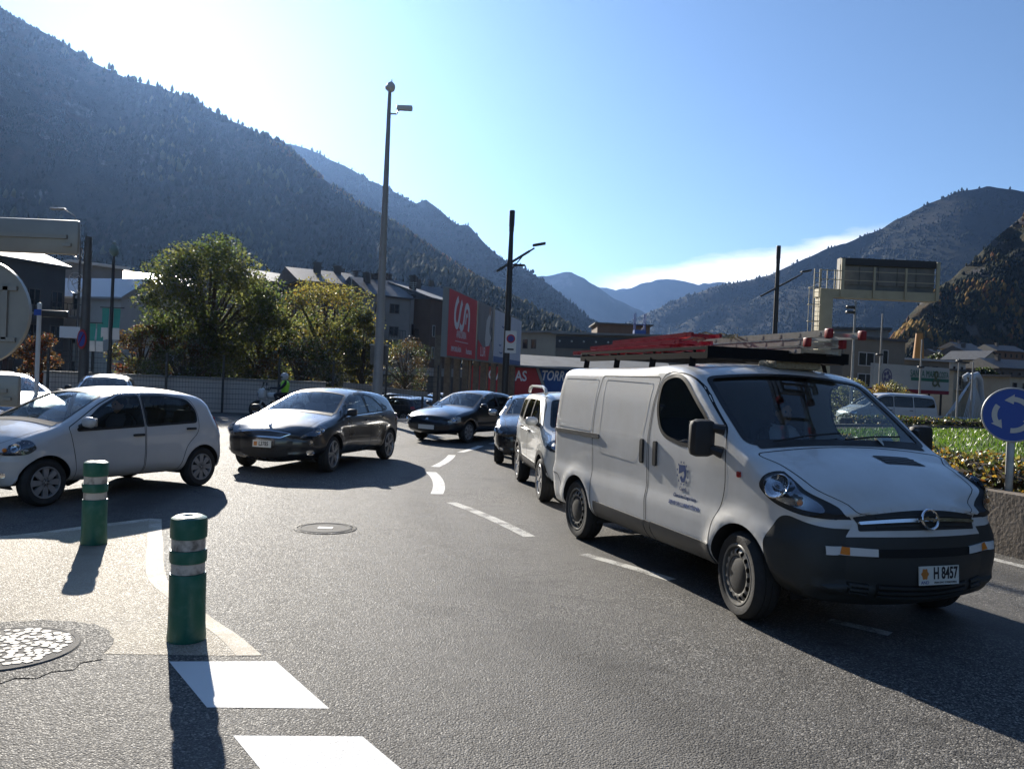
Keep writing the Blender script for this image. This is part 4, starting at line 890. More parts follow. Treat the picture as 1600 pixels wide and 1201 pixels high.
        # pressed panels on the load bay
        for poly in ([(.50, 1.04, .05), (1.30, 1.02, .04), (1.46, 1.25, .15), (1.56, 1.78, .05), (.52, 1.80, .05)], [(-.66, 1.24, .05), (.28, 1.24, .05), (.34, 1.80, .05), (-.60, 1.80, .05)]):
            m = MB(); ln = densify(fillet_poly(poly), .05); add_strip(m, bd, ln, .014, True, sg, .004); m.build('panel_crease', PW, parts.get(('sd', sg), root) if poly[0][0] > 0 else root, 'keep')
        # mirror: two-arm housing
        b1 = Vector(bd.side_pts([(2.80, 1.42)], 0, sg)[0]); b2 = Vector(bd.side_pts([(2.82, 1.24)], 0, sg)[0]); m = MB(); hc = Vector((2.72, sg*1.085, 1.35))
        rbox(m, hc, (.13, .20, .30), .05); mo = m.build('mirror', MATS['black_plastic'], root, 40)
        m = MB(); m.tube([b1, (b1+hc)/2+Vector((0, 0, .05)), hc+Vector((.0, -.06*sg, .06))], [.045, .035, .03], 8); m.tube([b2, (b2+hc)/2+Vector((0, 0, -.03)), hc+Vector((0, -.06*sg, -.09))], [.05, .035, .03], 8); m.build('mirror_arm', MATS['black_plastic'], mo, 40)
        m = MB(); m.cbox(hc+Vector((-.067, 0, .02)), (.006, .16, .22)); m.build('mirror_glass', MATS['chrome'], mo)
        # tail lamp edge strip
        m = MB(); patch(m, bd, [(-.835, 1.0, .02), (-.75, 1.0, .02), (-.74, 1.5, .02), (-.81, 1.5, .02)], sg, .006, .006); m.build('tail_light', MATS['red_lens'], root, 'keep')
        wheel(root, 0, sg*.86, .333, .21, 'steel', sg); wheel(root, 3.098, sg*.865, .333, .21, 'steel', sg, R(-7))
    # number plate
    pc = Vector(bd.wrap(S(1.98), .12, .016)[0]); Mp = Matrix.Translation(pc) @ Matrix.Rotation(R(90), 4, 'Z') @ Matrix.Rotation(R(86), 4, 'X')
    m = MB(); m.box(-.175, .175, -.066, .066, -.006, .0, 0, Mp); pl = m.build('number_plate', MATS['plate_white'], root)
    text_obj('plate_number', 'H 8457', MATS['plate_ink'], .115, Mp @ Matrix.Translation((.055, .012, .001)), pl, .0008, sx=.62, bold=.003)
    text_obj('plate_country', 'AND', pm('plate_blue', (.03, .05, .25), .5), .032, Mp @ Matrix.Translation((-.125, -.048, .001)), pl, .0008)
    text_obj('plate_line', 'PRINCIPAT D\'ANDORRA', MATS['plate_ink'], .020, Mp @ Matrix.Translation((.055, -.05, .001)), pl, .0008, sx=.9)
    m = MB()
    m.add([Mp @ Vector((-.125+.03*(1+.16*math.cos(6*k*.2618))*math.cos(k*.2618), .012+.038*(1+.12*math.cos(6*k*.2618))*math.sin(k*.2618), .0012)) for k in range(24)], [tuple(range(24))]); m.build('plate_crest', MATS['crest_orange'], pl)
    # lettering and emblem on the front door (right side of the van faces us)
    BLUE = pm('logo_blue', (.02, .06, .20), .5); door = parts.get(('fd', -1), root)
    def onside(px, pz, off=.003): return Vector(bd.side_pts([(px, pz)], off, -1)[0])
    def sframe(px, pz):
        o = onside(px, pz); ux = (onside(px+.05, pz)-o).normalized(); uz = (onside(px, pz+.05)-o).normalized(); n = ux.cross(uz); uz = n.cross(ux); return Matrix(((ux.x, uz.x, n.x, o.x), (ux.y, uz.y, n.y, o.y), (ux.z, uz.z, n.z, o.z), (0, 0, 0, 1)))
    Me = sframe(2.235, 1.005); m = MB()
    for k in range(12):
        a = k*math.pi/6+.26; m.add([Me @ Vector((.088*math.cos(a)+.012*math.cos(a+q), .098*math.sin(a)+.016*math.sin(a+q), .001)) for q in (0, 2.1, 4.2)], [(0, 1, 2)])
    sh = [(-.055, .07), (.045, .075), (.06, .03), (.055, -.03), (.03, -.075), (-.015, -.08), (-.045, -.04), (-.02, -.02), (.01, -.045), (.03, -.01), (.02, .02), (-.03, .0), (-.06, -.01), (-.06, .03)]
    m.add([Me @ Vector((a, b, .001)) for a, b in sh], [tuple(range(len(sh)))]); m.build('door_emblem', BLUE, door)
    for (t, px, pz, sz, bo) in (('Comú', 2.24, .87, .05, 0), ("d'Escaldes-Engordany", 2.27, .805, .048, 0), ('SERVEI DE LLUMINOTÈCNIA', 2.28, .735, .044, .001)):
        text_obj('door_lettering', t, BLUE, sz, sframe(px, pz), door, .0006, sx=.9, bold=bo)
    # cab interior
    cabin(root, [(1.55, (.42, -.15, -.58), .62)], .44, .72, MATS['seat_cloth'], ([(2.55, .70), (3.25, .75), (3.20, 1.20), (2.95, 1.245), (2.72, 1.20), (2.55, 1.0)], .84), (2.45, .42, 1.18))
    m = MB(); m.box(1.40, 1.44, -.86, .86, .3, 1.9); m.build('bulkhead', MATS['grey_plastic'], root)
    m = MB(); m.box(1.42, 3.3, -.85, .85, .36, .42); m.build('cab_floor', MATS['dash'], root)
    # papers and a cloth on the dashboard
    m = MB()
    for (x, y, w, d, rz, tz) in ((3.04, .30, .30, .16, .2, 1.252),): 
        M = Matrix.Translation((x, y, tz)) @ Matrix.Rotation(rz, 4, 'Z'); m.add([M @ Vector(p) for p in ((-d/2, -w/2, 0), (d/2, -w/2, .005), (d/2, w/2, 0), (-d/2, w/2, .006))], [(0, 1, 2, 3)])
    o = m.build('paper_sheet', MATS['paper'], None); o.matrix_world = root_matrix(root); tag(o, 'white sheet of paper lying on the dashboard of the white van', 'paper')
    m = MB(); M = Matrix.Translation((2.98, .52, 1.32)) @ Matrix.Rotation(R(35), 4, 'Z') @ Matrix.Rotation(R(48), 4, 'Y'); m.add([M @ Vector(p) for p in ((-.10, -.19, 0), (.10, -.17, .01), (.12, .02, .02), (.10, .20, 0), (-.10, .18, .02), (-.12, 0, 0))], [(0, 1, 2, 5), (2, 3, 4, 5)])
    o = m.build('map_sheet', MATS['paper'], None); o.matrix_world = root_matrix(root); tag(o, 'creased pale card propped behind the windscreen of the white van', 'paper')
    for k, (x, y, s_) in enumerate(((2.86, -.50, .11), (2.90, -.22, .12))):
        m = MB(); rbox(m, (x, y, 1.285), (s_, s_*1.2, s_*.8), .04, None); o = m.build('cloth_bundle', MATS['paper'], None, 50); o.matrix_world = root_matrix(root); tag(o, ('crumpled white cloth on the dashboard of the white van, nearer its wing mirror', 'crumpled white cloth on the dashboard of the white van, before the driver')[k], 'cloth')
    # roof rack
    BK = pm('rack_black', (.014, .014, .015), .9, spec=.12)
    rk = thing('roof_rack', 'black bar roof rack bolted along the top of the white van', 'roof rack'); rk.matrix_world = root_matrix(root)
    for sg in (1, -1):
        m = MB(); m.bar((-.62, sg*.70, 2.035), (2.15, sg*.70, 2.045), .045, .055); m.bar((-.62, sg*.70, 2.10), (2.15, sg*.70, 2.11), .028, .028); m.build('side_rail', BK, rk)
        for x in (-.45, .35, 1.15, 1.9):
            m = MB(); m.bar((x, sg*.72, 1.93), (x-.015, sg*.70, 2.03), .05, .035); m.bar((x, sg*.70, 2.03), (x, sg*.70, 2.115), .022); m.build('rack_foot', BK, rk)
    for k in range(8):
        x = -.60+k*.39; m = MB(); m.bar((x, -.72, 2.065), (x, .72, 2.065), .035, .035); m.build('crossbar', BK, rk)
    m = MB(); m.bar((2.17, -.74, 2.075), (2.17, .74, 2.075), .03, .10); m.build('front_deflector', BK, rk)
    # ladders
    AL = pm('ladder_alu', (.55, .55, .54), .32, .85, c2=(.42, .42, .41), nscale=12); AR = pm('ladder_red', (.46, .07, .11), .24, .85); RP = pm('red_plastic', (.26, .015, .02), .45)
    def ladder(label, x0, x1, yc, z0, z1, rw, rail, rails_mat, ends, n, yaw=0.0, mat2=None):
        ld = thing('ladder', label, 'ladder', group='ladders tied on the van roof'); ld.matrix_world = root_matrix(root)
        A = Vector((x0, yc, z0)); B = Vector((x1, yc+yaw, z1)); d = (B-A).normalized()
        for s in (-1, 1):
            m = MB(); m.bar(A+Vector((0, s*rw/2, 0)), B+Vector((0, s*rw/2, 0)), .028, rail); m.build('stile', rails_mat, ld)
            for P in (A, B):
                if ends: m = MB(); rbox(m, P+Vector((0, s*rw/2, 0)), (.07, .045, rail+.03), .012); m.build('end_cap', RP, ld, 40)
        for k in range(n):
            P = A.lerp(B, (k+.6)/n); m = MB(); m.bar(P+Vector((0, -rw/2-.016, 0)), P+Vector((0, rw/2+.016, 0)), .032, .03); m.build('rung', mat2 or rails_mat, ld)
        return ld
    ladder('red ladder lowest in the bundle on the near side of the van roof', -1.05, 1.35, -.44, 2.115, 2.13, .38, .045, AR, False, 9)
    ladder('red ladder in the middle of the bundle on the near side of the van roof', -.62, 1.45, -.42, 2.17, 2.195, .34, .042, AR, False, 8)
    ladder('short red ladder topping the bundle beside the bare aluminium ones', -.10, 1.60, -.40, 2.225, 2.26, .30, .04, AR, False, 6)
    ladder('aluminium ladder with red end caps lowest at the front of the van roof', .9, 2.35, .30, 2.12, 2.125, .40, .055, AL, False, 6)
    ladder('aluminium ladder in the middle of the front stack on the van roof', .70, 2.42, .28, 2.185, 2.195, .37, .055, AL, True, 7)
    ladder('topmost aluminium ladder with red end caps reaching past the windscreen of the van', .55, 2.70, .26, 2.25, 2.262, .34, .055, AL, True, 8)
    m = MB(); rbox(m, (1.98, .25, 2.0), (.30, .5, .09), .05); o = m.build('rope_bundle', pm('rope', (.42, .36, .24), .9, c2=(.25, .2, .13), nscale=30, bump=.8, bscale=60), None, 40); o.matrix_world = root_matrix(root); tag(o, 'bundle of pale rope lying under the ladders at the front of the van roof', 'rope')
    m = MB()
    for k in range(5):
        a = .7+k*.5; m.tube([(1.28+.02*k, -.45+.1*math.sin(a*3), 2.2), (1.3, -.3+.06*k, 2.295+.015*math.sin(k*2)), (1.34, -.1+.05*k, 2.26), (1.3+.03*k, .05, 2.30)], .009, 5)
    o = m.build('lashing_rope', MATS['rope'], None, 40); o.matrix_world = root_matrix(root); tag(o, 'tangled rope lashing where the red ladders meet the bare ones on the van', 'rope')
    return root
def root_matrix(root): return Matrix.Translation(root.location) @ Matrix.Rotation(root.rotation_euler.z, 4, 'Z') @ Matrix.Diagonal((*root.scale, 1))
VAN = build_van()
# ------------------------------------------------------------------ the other cars
def finish_car(root, bd, parts, d):
    S = bd.s_at; lod = d.get('lod', 0)
    for sg in (1, -1):
        for poly in d.get('lamps', []):
            m = MB(); patch(m, bd, poly, sg, .003); h = m.build('headlight', MATS[d.get('lamp_mat', 'lamp_dark')], root, 'keep')
            if lod < 1:
                c0 = (sum(p[0] for p in poly)/len(poly), sum(p[1] for p in poly)/len(poly))
                for k, (dx, dz, rr) in enumerate(d.get('bowls', [(0, 0, .06)])):
                    c = Vector(bd.side_pts([(c0[0]+dx, c0[1]+dz)], .002, sg)[0]); n = (Vector(bd.side_pts([(c0[0]+dx, c0[1]+dz)], .1, sg)[0])-c).normalized(); n = (n+Vector((.6, 0, 0))).normalized()
                    m = MB(); m.lathe([(rr, .012), (rr*.9, .016), (rr*.6, .004), (0, -.004)], 20, 0, Matrix.Translation(c) @ n.to_track_quat('Z', 'Y').to_matrix().to_4x4()); m.build('reflector', MATS['lamp_bowl'], h, 40)
                if d.get('amber_at'):
                    c = Vector(bd.side_pts([d['amber_at']], .01, sg)[0]); m = MB(); m.sphere(c, .025, 10, 7); m.build('indicator_bulb', MATS['amber'], h, 60)
                m = MB(); patch(m, bd, poly, sg, .022); m.build('lens', MATS['lens'], h, 'keep')
            else:
                m = MB(); patch(m, bd, [(p[0]*.8+.2*poly[0][0], p[1]*.8+.2*poly[0][1], p[2]*.8) for p in poly], sg, .01); m.build('reflector', MATS['lamp_bowl'], h, 'keep')
        for poly in d.get('tails', []):
            m = MB(); patch(m, bd, poly, sg, .006, .006); m.build('tail_light', MATS['red_lens'], root, 'keep')
        for poly in d.get('fogs', []):
            m = MB(); patch(m, bd, poly, sg, .004); m.build('fog_lamp', MATS['lamp_bowl'], root, 'keep')
        for poly, mt in d.get('trims', []):
            m = MB(); patch(m, bd, poly, sg, .008, .008); m.build('side_trim', MATS[mt], root, 'keep')
        for i, (x, z) in enumerate(d.get('handles', [])):
            m = MB(); patch(m, bd, [(x-.085, z-.016, .014), (x+.085, z-.014, .014), (x+.085, z+.016, .014), (x-.085, z+.016, .014)], sg, .024, .02); m.build('handle', MATS[d.get('handle_mat', 'black_plastic')], parts.get(('d%d' % i, sg), root), 'keep')
        if d.get('mirror'):
            x, z, mt = d['mirror']; b = Vector(bd.side_pts([(x, z)], 0, sg)[0]); c = b+Vector((-.02, sg*.13, .06)); m = MB(); rbox(m, c, (.11, .19, .13), .05); o = m.build('mirror', MATS[mt], root, 50)
            m = MB(); m.tube([b, b.lerp(c, .6)], .03, 8); m.build('mirror_arm', MATS['black_plastic'], o, 40); m = MB(); m.cbox(c+Vector((-.057, 0, 0)), (.006, .15, .10)); m.build('mirror_glass', MATS['chrome'], o)
        if d.get('door_gaps'):
            for ln in d['door_gaps']:
                m = MB(); add_strip(m, bd, densify(fillet_poly(ln, False), .06, False), .008, False, sg, .0015); m.build('panel_gap', MATS['gap'], root, 'keep')
        r, w, st, tr = d['wheels'][:4]
        for ax in d['axles']: wheel(root, ax, sg*tr, r, w, st, sg, d.get('steer', 0) if ax > 1 else 0, MATS.get(d.get('rim', ''), None), d.get('rr', .66))
        if d.get('rails'):
            x0, x1, z, y = d['rails']; m = MB(); m.tube([(x0, sg*y, z-.05), (x0+.08, sg*y, z+.02), (x0+.3, sg*y, z+.055), (x1-.3, sg*y, z+.055), (x1-.06, sg*y, z+.01), (x1, sg*y, z-.06)], [.03, .03, .022, .022, .028, .03], 8); m.build('roof_rail', MATS[d.get('rail_mat', 'alloy')], root, 40)
    for (nm, a, b, t0, t1, mt, off, r) in d.get('wpatches', []):
        m = MB(); wpatch(m, bd, [(S(a), t0, r), (S(a), t1, r), (S(b), t1, r), (S(b), t0, r)], off, .004); m.build(nm, MATS[mt], root, 'keep')
    for (nm, pts, mt, off) in d.get('wpolys', []):
        m = MB(); wpatch(m, bd, [(S(a), t, r) for a, t, r in pts], off, .004); m.build(nm, MATS[mt], root, 'keep')
    if d.get('plate'):
        s_, txt, w_, tilt = d['plate'][:4]; pc = Vector(bd.wrap(S(s_), 0, .018)[0]); Mp = Matrix.Translation(pc) @ Matrix.Rotation(R(90), 4, 'Z') @ Matrix.Rotation(R(tilt), 4, 'X')
        m = MB(); m.box(-w_/2, w_/2, -.057, .057, -.008, 0, 0, Mp); pl = m.build('number_plate', MATS['plate_white'], root)
        if txt:
            text_obj('plate_number', txt, MATS['plate_ink'], .10, Mp @ Matrix.Translation((.03, 0, .001)), pl, .0008, sx=.72, bold=.002)
        if d.get('crest'): m = MB(); m.cbox((-w_/2+.05, 0, .001), (.06, .07, .002), 0, Mp); m.build('plate_crest', MATS['crest_orange'], pl)
    if d.get('badge'):
        s_, kind = d['badge']; c = Vector(bd.wrap(S(s_), 0, .008)[0]); Mb = Matrix.Translation(c) @ Matrix.Rotation(R(62), 4, 'Y'); m = MB()
        if kind == 'lion':
            sh = [(-.05, .03), (-.02, .05), (.03, .045), (.05, .02), (.02, .01), (.03, -.02), (.05, -.05), (.02, -.03), (0, -.01), (-.03, -.04), (-.05, -.03), (-.03, 0)]; m.add([Mb @ Vector((-a, b, .004)) for a, b in sh], [tuple(range(len(sh)))])
        elif kind == 'chevron':
            for q in (0, .028): m.add([Mb @ Vector(p) for p in ((q-.005, 0, .004), (q+.03, -.045, .004), (q+.045, -.045, .004), (q+.014, 0, .004), (q+.045, .045, .004), (q+.03, .045, .004))], [(0, 1, 2, 3), (0, 3, 4, 5)])
        else: m.tube([Mb @ Vector((.045*math.cos(k*.3927), .045*math.sin(k*.3927), .004)) for k in range(16)], .007, 6, closed=True)
        m.build('badge', MATS['chrome'], root, 40)
    if d.get('seats'): cabin(root, *d['seats'])
pm('lamp_dark', (.20, .205, .22), .2, .8); pm('lamp_clear', (.62, .60, .54), .3, .3)
def side_common(front_door, rear_door, wf, wr, glass, wq=None):
    PW = None
    out = []
    if front_door: out.append(dict(n='door', id='d0', poly=front_door, mat='P', gap=.008))
    if rear_door: out.append(dict(n='door', id='d1', poly=rear_door, mat='P', gap=.008))
    out.append(dict(n='side_window', poly=wf, mat=MATS[glass], off=-.003, seal=.03, **{'in': 'd0'}))
    if wr: out.append(dict(n='side_window', poly=wr, mat=MATS[glass], off=-.003, seal=.03, **{'in': 'd1'}))
    if wq: out.append(dict(n='quarter_window', poly=wq, mat=MATS[glass], off=-.003, seal=.03))
    return out
SPECS = {}
SPECS['city'] = dict(
    sil=[(2.80, .19, .05, .22, .06), (2.97, .26, .08, .36, .09), (3.01, .46, .12, .38, .10), (2.985, .62, .08, .34, .10), (2.90, .765, .08, .24, .08), (2.55, .905, .4, .12, .05), (2.24, .985, .12, .10, .05), (1.44, 1.385, .22, .11, .05), (.85, 1.435, .4, .11, .05), (.02, 1.385, .3, .11, .05), (-.25, 1.30, .14, .13, .05), (-.48, .86, .25, .17, .06), (-.565, .60, .12, .22, .07), (-.55, .32, .10, .22, .06), (-.40, .20, .05, .15, .04)],
    wtab=[(.18, .77), (.3, .80), (.55, .82), (.80, .81), (.92, .79), (1.15, .71), (1.35, .63), (1.5, .56)], taper=(1.2, 1.75, .03), zsill=.22, arches=[(0, .29, .325), (2.42, .29, .325)], flare=[(0, .29, .325), (2.42, .29, .325)], under=(15.0-.02, 14.98+.9),
    side=lambda g: side_common([(1.02, .26, .02), (2.02, .25, .06), (2.06, .60, .1), (2.13, .93, .03), (1.62, 1.22, .15), (1.30, 1.345, .05), (1.02, 1.35, .02)], [(.42, .27, .05), (1.00, .26, .02), (1.00, 1.35, .02), (.62, 1.345, .05), (.16, 1.29, .12), (.05, 1.08, .1), (.07, .80, .1), (.30, .62, .12), (.36, .45, .1)],
        [(2.03, .895, .04), (1.035, .92, .02), (1.035, 1.315, .03), (1.30, 1.31, .06), (1.62, 1.175, .1)], [(.975, .92, .02), (.10, .945, .05), (.09, 1.09, .06), (.20, 1.255, .1), (.62, 1.315, .06), (.975, 1.315, .03)], g),
    wrap=lambda g: [dict(n='bonnet', poly=[(4.05, -.82, .08), (3.95, 0, .4), (4.05, .82, .08), (5.85, .97, .05), (5.93, 0, .6), (5.85, -.97, .05)], mat='P', gap=.009),
        dict(n='windscreen', poly=[(6.07, -.95, .08), (6.03, 0, .6), (6.07, .95, .08), (6.93, .92, .08), (6.95, 0, .5), (6.93, -.92, .08)], mat=MATS[g], off=-.004, seal=.04),
        dict(n='rear_window', poly=[(10.10, -.86, .08), (10.10, .86, .08), (10.92, .84, .08), (10.92, -.84, .08)], mat=MATS['glass_dark'], off=-.004, seal=.03)])
SPECS['hatch'] = dict(
    sil=[(3.28, .18, .05, .25, .07), (3.46, .25, .08, .34, .10), (3.505, .44, .10, .36, .12), (3.49, .62, .06, .36, .12), (3.42, .745, .06, .26, .10), (2.95, .905, .5, .12, .05), (2.34, 1.01, .14, .09, .05), (1.42, 1.40, .26, .11, .06), (.85, 1.455, .5, .11, .05), (.10, 1.42, .4, .11, .05), (-.30, 1.34, .10, .11, .05), (-.60, 1.00, .12, .16, .06), (-.71, .84, .10, .20, .07), (-.745, .55, .15, .26, .08), (-.70, .30, .10, .24, .07), (-.50, .19, .05, .16, .04)],
    wtab=[(.17, .84), (.3, .875), (.55, .90), (.78, .895), (.90, .87), (1.00, .83), (1.2, .74), (1.38, .65), (1.5, .58)], taper=(1.3, 2.1, .05), zsill=.20, arches=[(0, .315, .35), (2.62, .315, .35)], flare=[(0, .315, .35), (2.62, .315, .35)], under=(16.0-.02, 15.98+.9),
    side=lambda g: side_common([(1.04, .25, .02), (2.17, .24, .06), (2.22, .60, .1), (2.28, .95, .03), (1.72, 1.27, .15), (1.35, 1.375, .05), (1.04, 1.385, .02)], [(.46, .26, .05), (1.02, .25, .02), (1.02, 1.385, .02), (.60, 1.345, .08), (.16, 1.15, .05), (.10, .98, .06), (.32, .66, .12), (.40, .45, .1)],
        [(2.20, .955, .03), (1.055, .985, .02), (1.055, 1.35, .03), (1.33, 1.345, .06), (1.70, 1.235, .12)], [(.995, .987, .02), (.24, 1.005, .03), (.30, 1.11, .05), (.60, 1.29, .12), (.995, 1.35, .03)], g, [(.19, 1.02, .02), (.02, 1.05, .02), (.02, 1.08, .02), (.26, 1.14, .02)]),
    wrap=lambda g: [dict(n='bonnet', poly=[(4.05, -.86, .08), (3.95, 0, .4), (4.05, .86, .08), (5.88, .97, .05), (5.94, 0, .6), (5.88, -.97, .05)], mat='P', gap=.009),
        dict(n='windscreen', poly=[(6.06, -.95, .08), (6.02, 0, .6), (6.06, .95, .08), (6.94, .92, .08), (6.96, 0, .5), (6.94, -.92, .08)], mat=MATS[g], off=-.004, seal=.04),
        dict(n='rear_window', poly=[(10.12, -.86, .08), (10.12, .86, .08), (10.92, .84, .08), (10.92, -.84, .08)], mat=MATS['glass_dark'], off=-.004, seal=.03)])
SPECS['saloon'] = dict(
    sil=[(3.15, .20, .05, .22, .06), (3.34, .28, .06, .28, .08), (3.37, .48, .06, .28, .09), (3.34, .60, .05, .27, .09), (3.28, .715, .06, .20, .08), (2.80, .865, .4, .11, .05), (2.20, .95, .12, .11, .05), (1.36, 1.345, .24, .11, .05), (.85, 1.405, .4, .11, .05), (.22, 1.375, .3, .11, .05), (-.12, 1.28, .2, .11, .05), (-.66, .975, .16, .12, .05), (-.98, .945, .08, .16, .05), (-1.04, .78, .1, .2, .06), (-1.03, .40, .10, .22, .06), (-.85, .21, .05, .15, .04)],
    wtab=[(.18, .80), (.3, .83), (.55, .85), (.76, .845), (.90, .82), (.98, .79), (1.2, .69), (1.35, .62), (1.45, .56)], taper=(1.2, 2.2, .045), zsill=.22, arches=[(0, .30, .325), (2.54, .30, .33)], flare=[(0, .30, .325), (2.54, .30, .33)], under=(16.0-.02, 15.98+.9),
    side=lambda g: side_common([(1.00, .27, .02), (2.08, .26, .06), (2.12, .60, .1), (2.18, .91, .03), (1.62, 1.215, .15), (1.28, 1.325, .05), (1.00, 1.335, .02)], [(.42, .28, .05), (.98, .27, .02), (.98, 1.335, .02), (.50, 1.315, .08), (.10, 1.12, .06), (.06, .92, .06), (.28, .64, .12), (.35, .45, .1)],
        [(2.08, .92, .03), (1.02, .94, .02), (1.02, 1.30, .03), (1.27, 1.295, .06), (1.60, 1.185, .12)], [(.96, .94, .02), (.17, .955, .03), (.20, 1.07, .05), (.50, 1.265, .12), (.96, 1.30, .03)], g),
    wrap=lambda g: [dict(n='bonnet', poly=[(4.05, -.84, .08), (3.95, 0, .4), (4.05, .84, .08), (5.88, .97, .05), (5.94, 0, .6), (5.88, -.97, .05)], mat='P', gap=.009),
        dict(n='windscreen', poly=[(6.06, -.95, .08), (6.02, 0, .6), (6.06, .95, .08), (6.94, .92, .08), (6.96, 0, .5), (6.94, -.92, .08)], mat=MATS[g], off=-.004, seal=.04),
        dict(n='rear_window', poly=[(10.12, -.86, .08), (10.12, .86, .08), (10.92, .84, .08), (10.92, -.84, .08)], mat=MATS['glass_dark'], off=-.004, seal=.03)])
SPECS['tall'] = dict(
    sil=[(2.78, .26, .05, .22, .05), (2.96, .34, .08, .34, .08), (3.00, .58, .12, .36, .09), (2.98, .76, .08, .34, .09), (2.90, .90, .10, .26, .08), (2.55, 1.01, .3, .16, .05), (2.20, 1.07, .12, .11, .05), (1.52, 1.535, .22, .11, .05), (1.05, 1.59, .4, .11, .05), (-.25, 1.575, .3, .11, .05), (-.48, 1.50, .10, .12, .05), (-.60, 1.05, .2, .14, .05), (-.64, .70, .12, .18, .06), (-.62, .38, .10, .2, .06), (-.45, .26, .05, .15, .04)],
    wtab=[(.25, .78), (.38, .81), (.6, .825), (.92, .82), (1.05, .80), (1.3, .74), (1.5, .68), (1.65, .62)], taper=(1.2, 1.8, .03), zsill=.29, arches=[(0, .32, .365), (2.30, .32, .365)], flare=[(0, .32, .365), (2.30, .32, .365)], under=(15.0-.02, 14.98+.9), cladding=.06,
    side=lambda g: side_common([(.98, .38, .02), (1.90, .37, .06), (1.95, .70, .1), (2.08, 1.05, .03), (1.62, 1.40, .12), (1.36, 1.50, .05), (.98, 1.505, .02)], [(.44, .39, .05), (.96, .38, .02), (.96, 1.505, .02), (.35, 1.50, .05), (.20, 1.35, .08), (.14, 1.05, .06), (.32, .72, .12), (.38, .5, .1)],
        [(1.98, 1.045, .04), (1.0, 1.065, .02), (1.0, 1.465, .04), (1.34, 1.46, .08), (1.60, 1.345, .1)], [(.94, 1.065, .02), (.22, 1.08, .05), (.27, 1.34, .08), (.40, 1.46, .08), (.94, 1.465, .04)], g, [(.10, 1.09, .05), (-.36, 1.12, .08), (-.30, 1.42, .1), (.16, 1.44, .08)]),
    wrap=lambda g: [dict(n='bonnet', poly=[(4.05, -.82, .08), (3.95, 0, .4), (4.05, .82, .08), (5.85, .97, .05), (5.93, 0, .6), (5.85, -.97, .05)], mat='P', gap=.009),
        dict(n='windscreen', poly=[(6.07, -.95, .08), (6.03, 0, .6), (6.07, .95, .08), (6.93, .92, .08), (6.95, 0, .5), (6.93, -.92, .08)], mat=MATS[g], off=-.004, seal=.04),
        dict(n='rear_window', poly=[(10.10, -.86, .08), (10.10, .86, .08), (10.92, .84, .08), (10.92, -.84, .08)], mat=MATS['glass_dark'], off=-.004, seal=.03)])
SPECS['minivan'] = dict(
    sil=[(3.50, .24, .05, .25, .05), (3.72, .32, .08, .36, .08), (3.76, .56, .12, .38, .09), (3.73, .78, .08, .36, .09), (3.66, .92, .10, .28, .08), (3.30, 1.10, .3, .16, .05), (2.95, 1.22, .14, .11, .05), (2.15, 1.80, .24, .11, .05), (1.5, 1.90, .4, .11, .05), (-.45, 1.88, .3, .12, .05), (-.72, 1.78, .14, .14, .05), (-.86, 1.1, .2, .16, .05), (-.90, .70, .12, .18, .06), (-.88, .38, .10, .2, .06), (-.7, .24, .05, .15, .04)],
    wtab=[(.22, .88), (.38, .92), (.6, .95), (1.05, .94), (1.2, .92), (1.5, .86), (1.75, .80), (1.95, .74)], taper=(1.4, 2.3, .04), zsill=.26, arches=[(0, .33, .37), (3.0, .33, .37)], flare=[(0, .33, .37), (3.0, .33, .37)], under=(15.0-.02, 14.98+.9),
    side=lambda g: side_common([(1.50, .34, .02), (2.58, .33, .06), (2.62, .70, .1), (2.78, 1.2, .03), (2.24, 1.64, .12), (1.95, 1.76, .05), (1.50, 1.77, .02)], [(.48, .35, .05), (1.48, .34, .02), (1.48, 1.77, .02), (.48, 1.77, .05), (.42, 1.2, .06), (.42, .6, .06)],
        [(2.66, 1.20, .04), (1.53, 1.22, .02), (1.53, 1.71, .05), (1.92, 1.70, .08), (2.22, 1.585, .1)], [(1.44, 1.22, .03), (.52, 1.22, .03), (.52, 1.71, .05), (1.44, 1.715, .05)], g, [(.44, 1.22, .05), (-.62, 1.24, .08), (-.56, 1.64, .12), (.44, 1.71, .05)]),
    wrap=lambda g: [dict(n='bonnet', poly=[(4.05, -.82, .08), (3.95, 0, .4), (4.05, .82, .08), (5.85, .97, .05), (5.93, 0, .6), (5.85, -.97, .05)], mat='P', gap=.009),
        dict(n='windscreen', poly=[(6.07, -.95, .08), (6.03, 0, .6), (6.07, .95, .08), (6.93, .92, .08), (6.95, 0, .5), (6.93, -.92, .08)], mat=MATS[g], off=-.004, seal=.04),
        dict(n='rear_window', poly=[(10.10, -.86, .08), (10.10, .86, .08), (10.92, .84, .08), (10.92, -.84, .08)], mat=MATS['glass_dark'], off=-.004, seal=.03)])
def make_car(kind, label, loc, rz, paint_, glass='glass', ds=.06, name='car', group=None, cat='car', **d):
    root = thing(name, label, cat, loc, rz, group); sp = dict(SPECS[kind]); P = MATS[paint_]; sp['paint'] = P; sp['ds'] = ds; sp['nt'] = 19 if ds < .09 else 11
    sp['side'] = [dict(x, mat=P if x['mat'] == 'P' else x['mat']) for x in sp['side'](glass)]; sp['wrap'] = [dict(x, mat=P if x['mat'] == 'P' else x['mat']) for x in sp['wrap'](glass)]
    for x in d.pop('extra_side', []): sp['side'].append(x)
    for x in d.pop('extra_wrap', []): sp['wrap'].insert(0, x)
    n = len(sp['sil']); sp['under'] = (n-1-.02, n-1+.999)
    bd, parts = car_body(sp, root); d.setdefault('axles', [a[0] for a in sp['arches']]); finish_car(root, bd, parts, d); root_bd[label] = bd; return root
BLK = 'black_plastic'
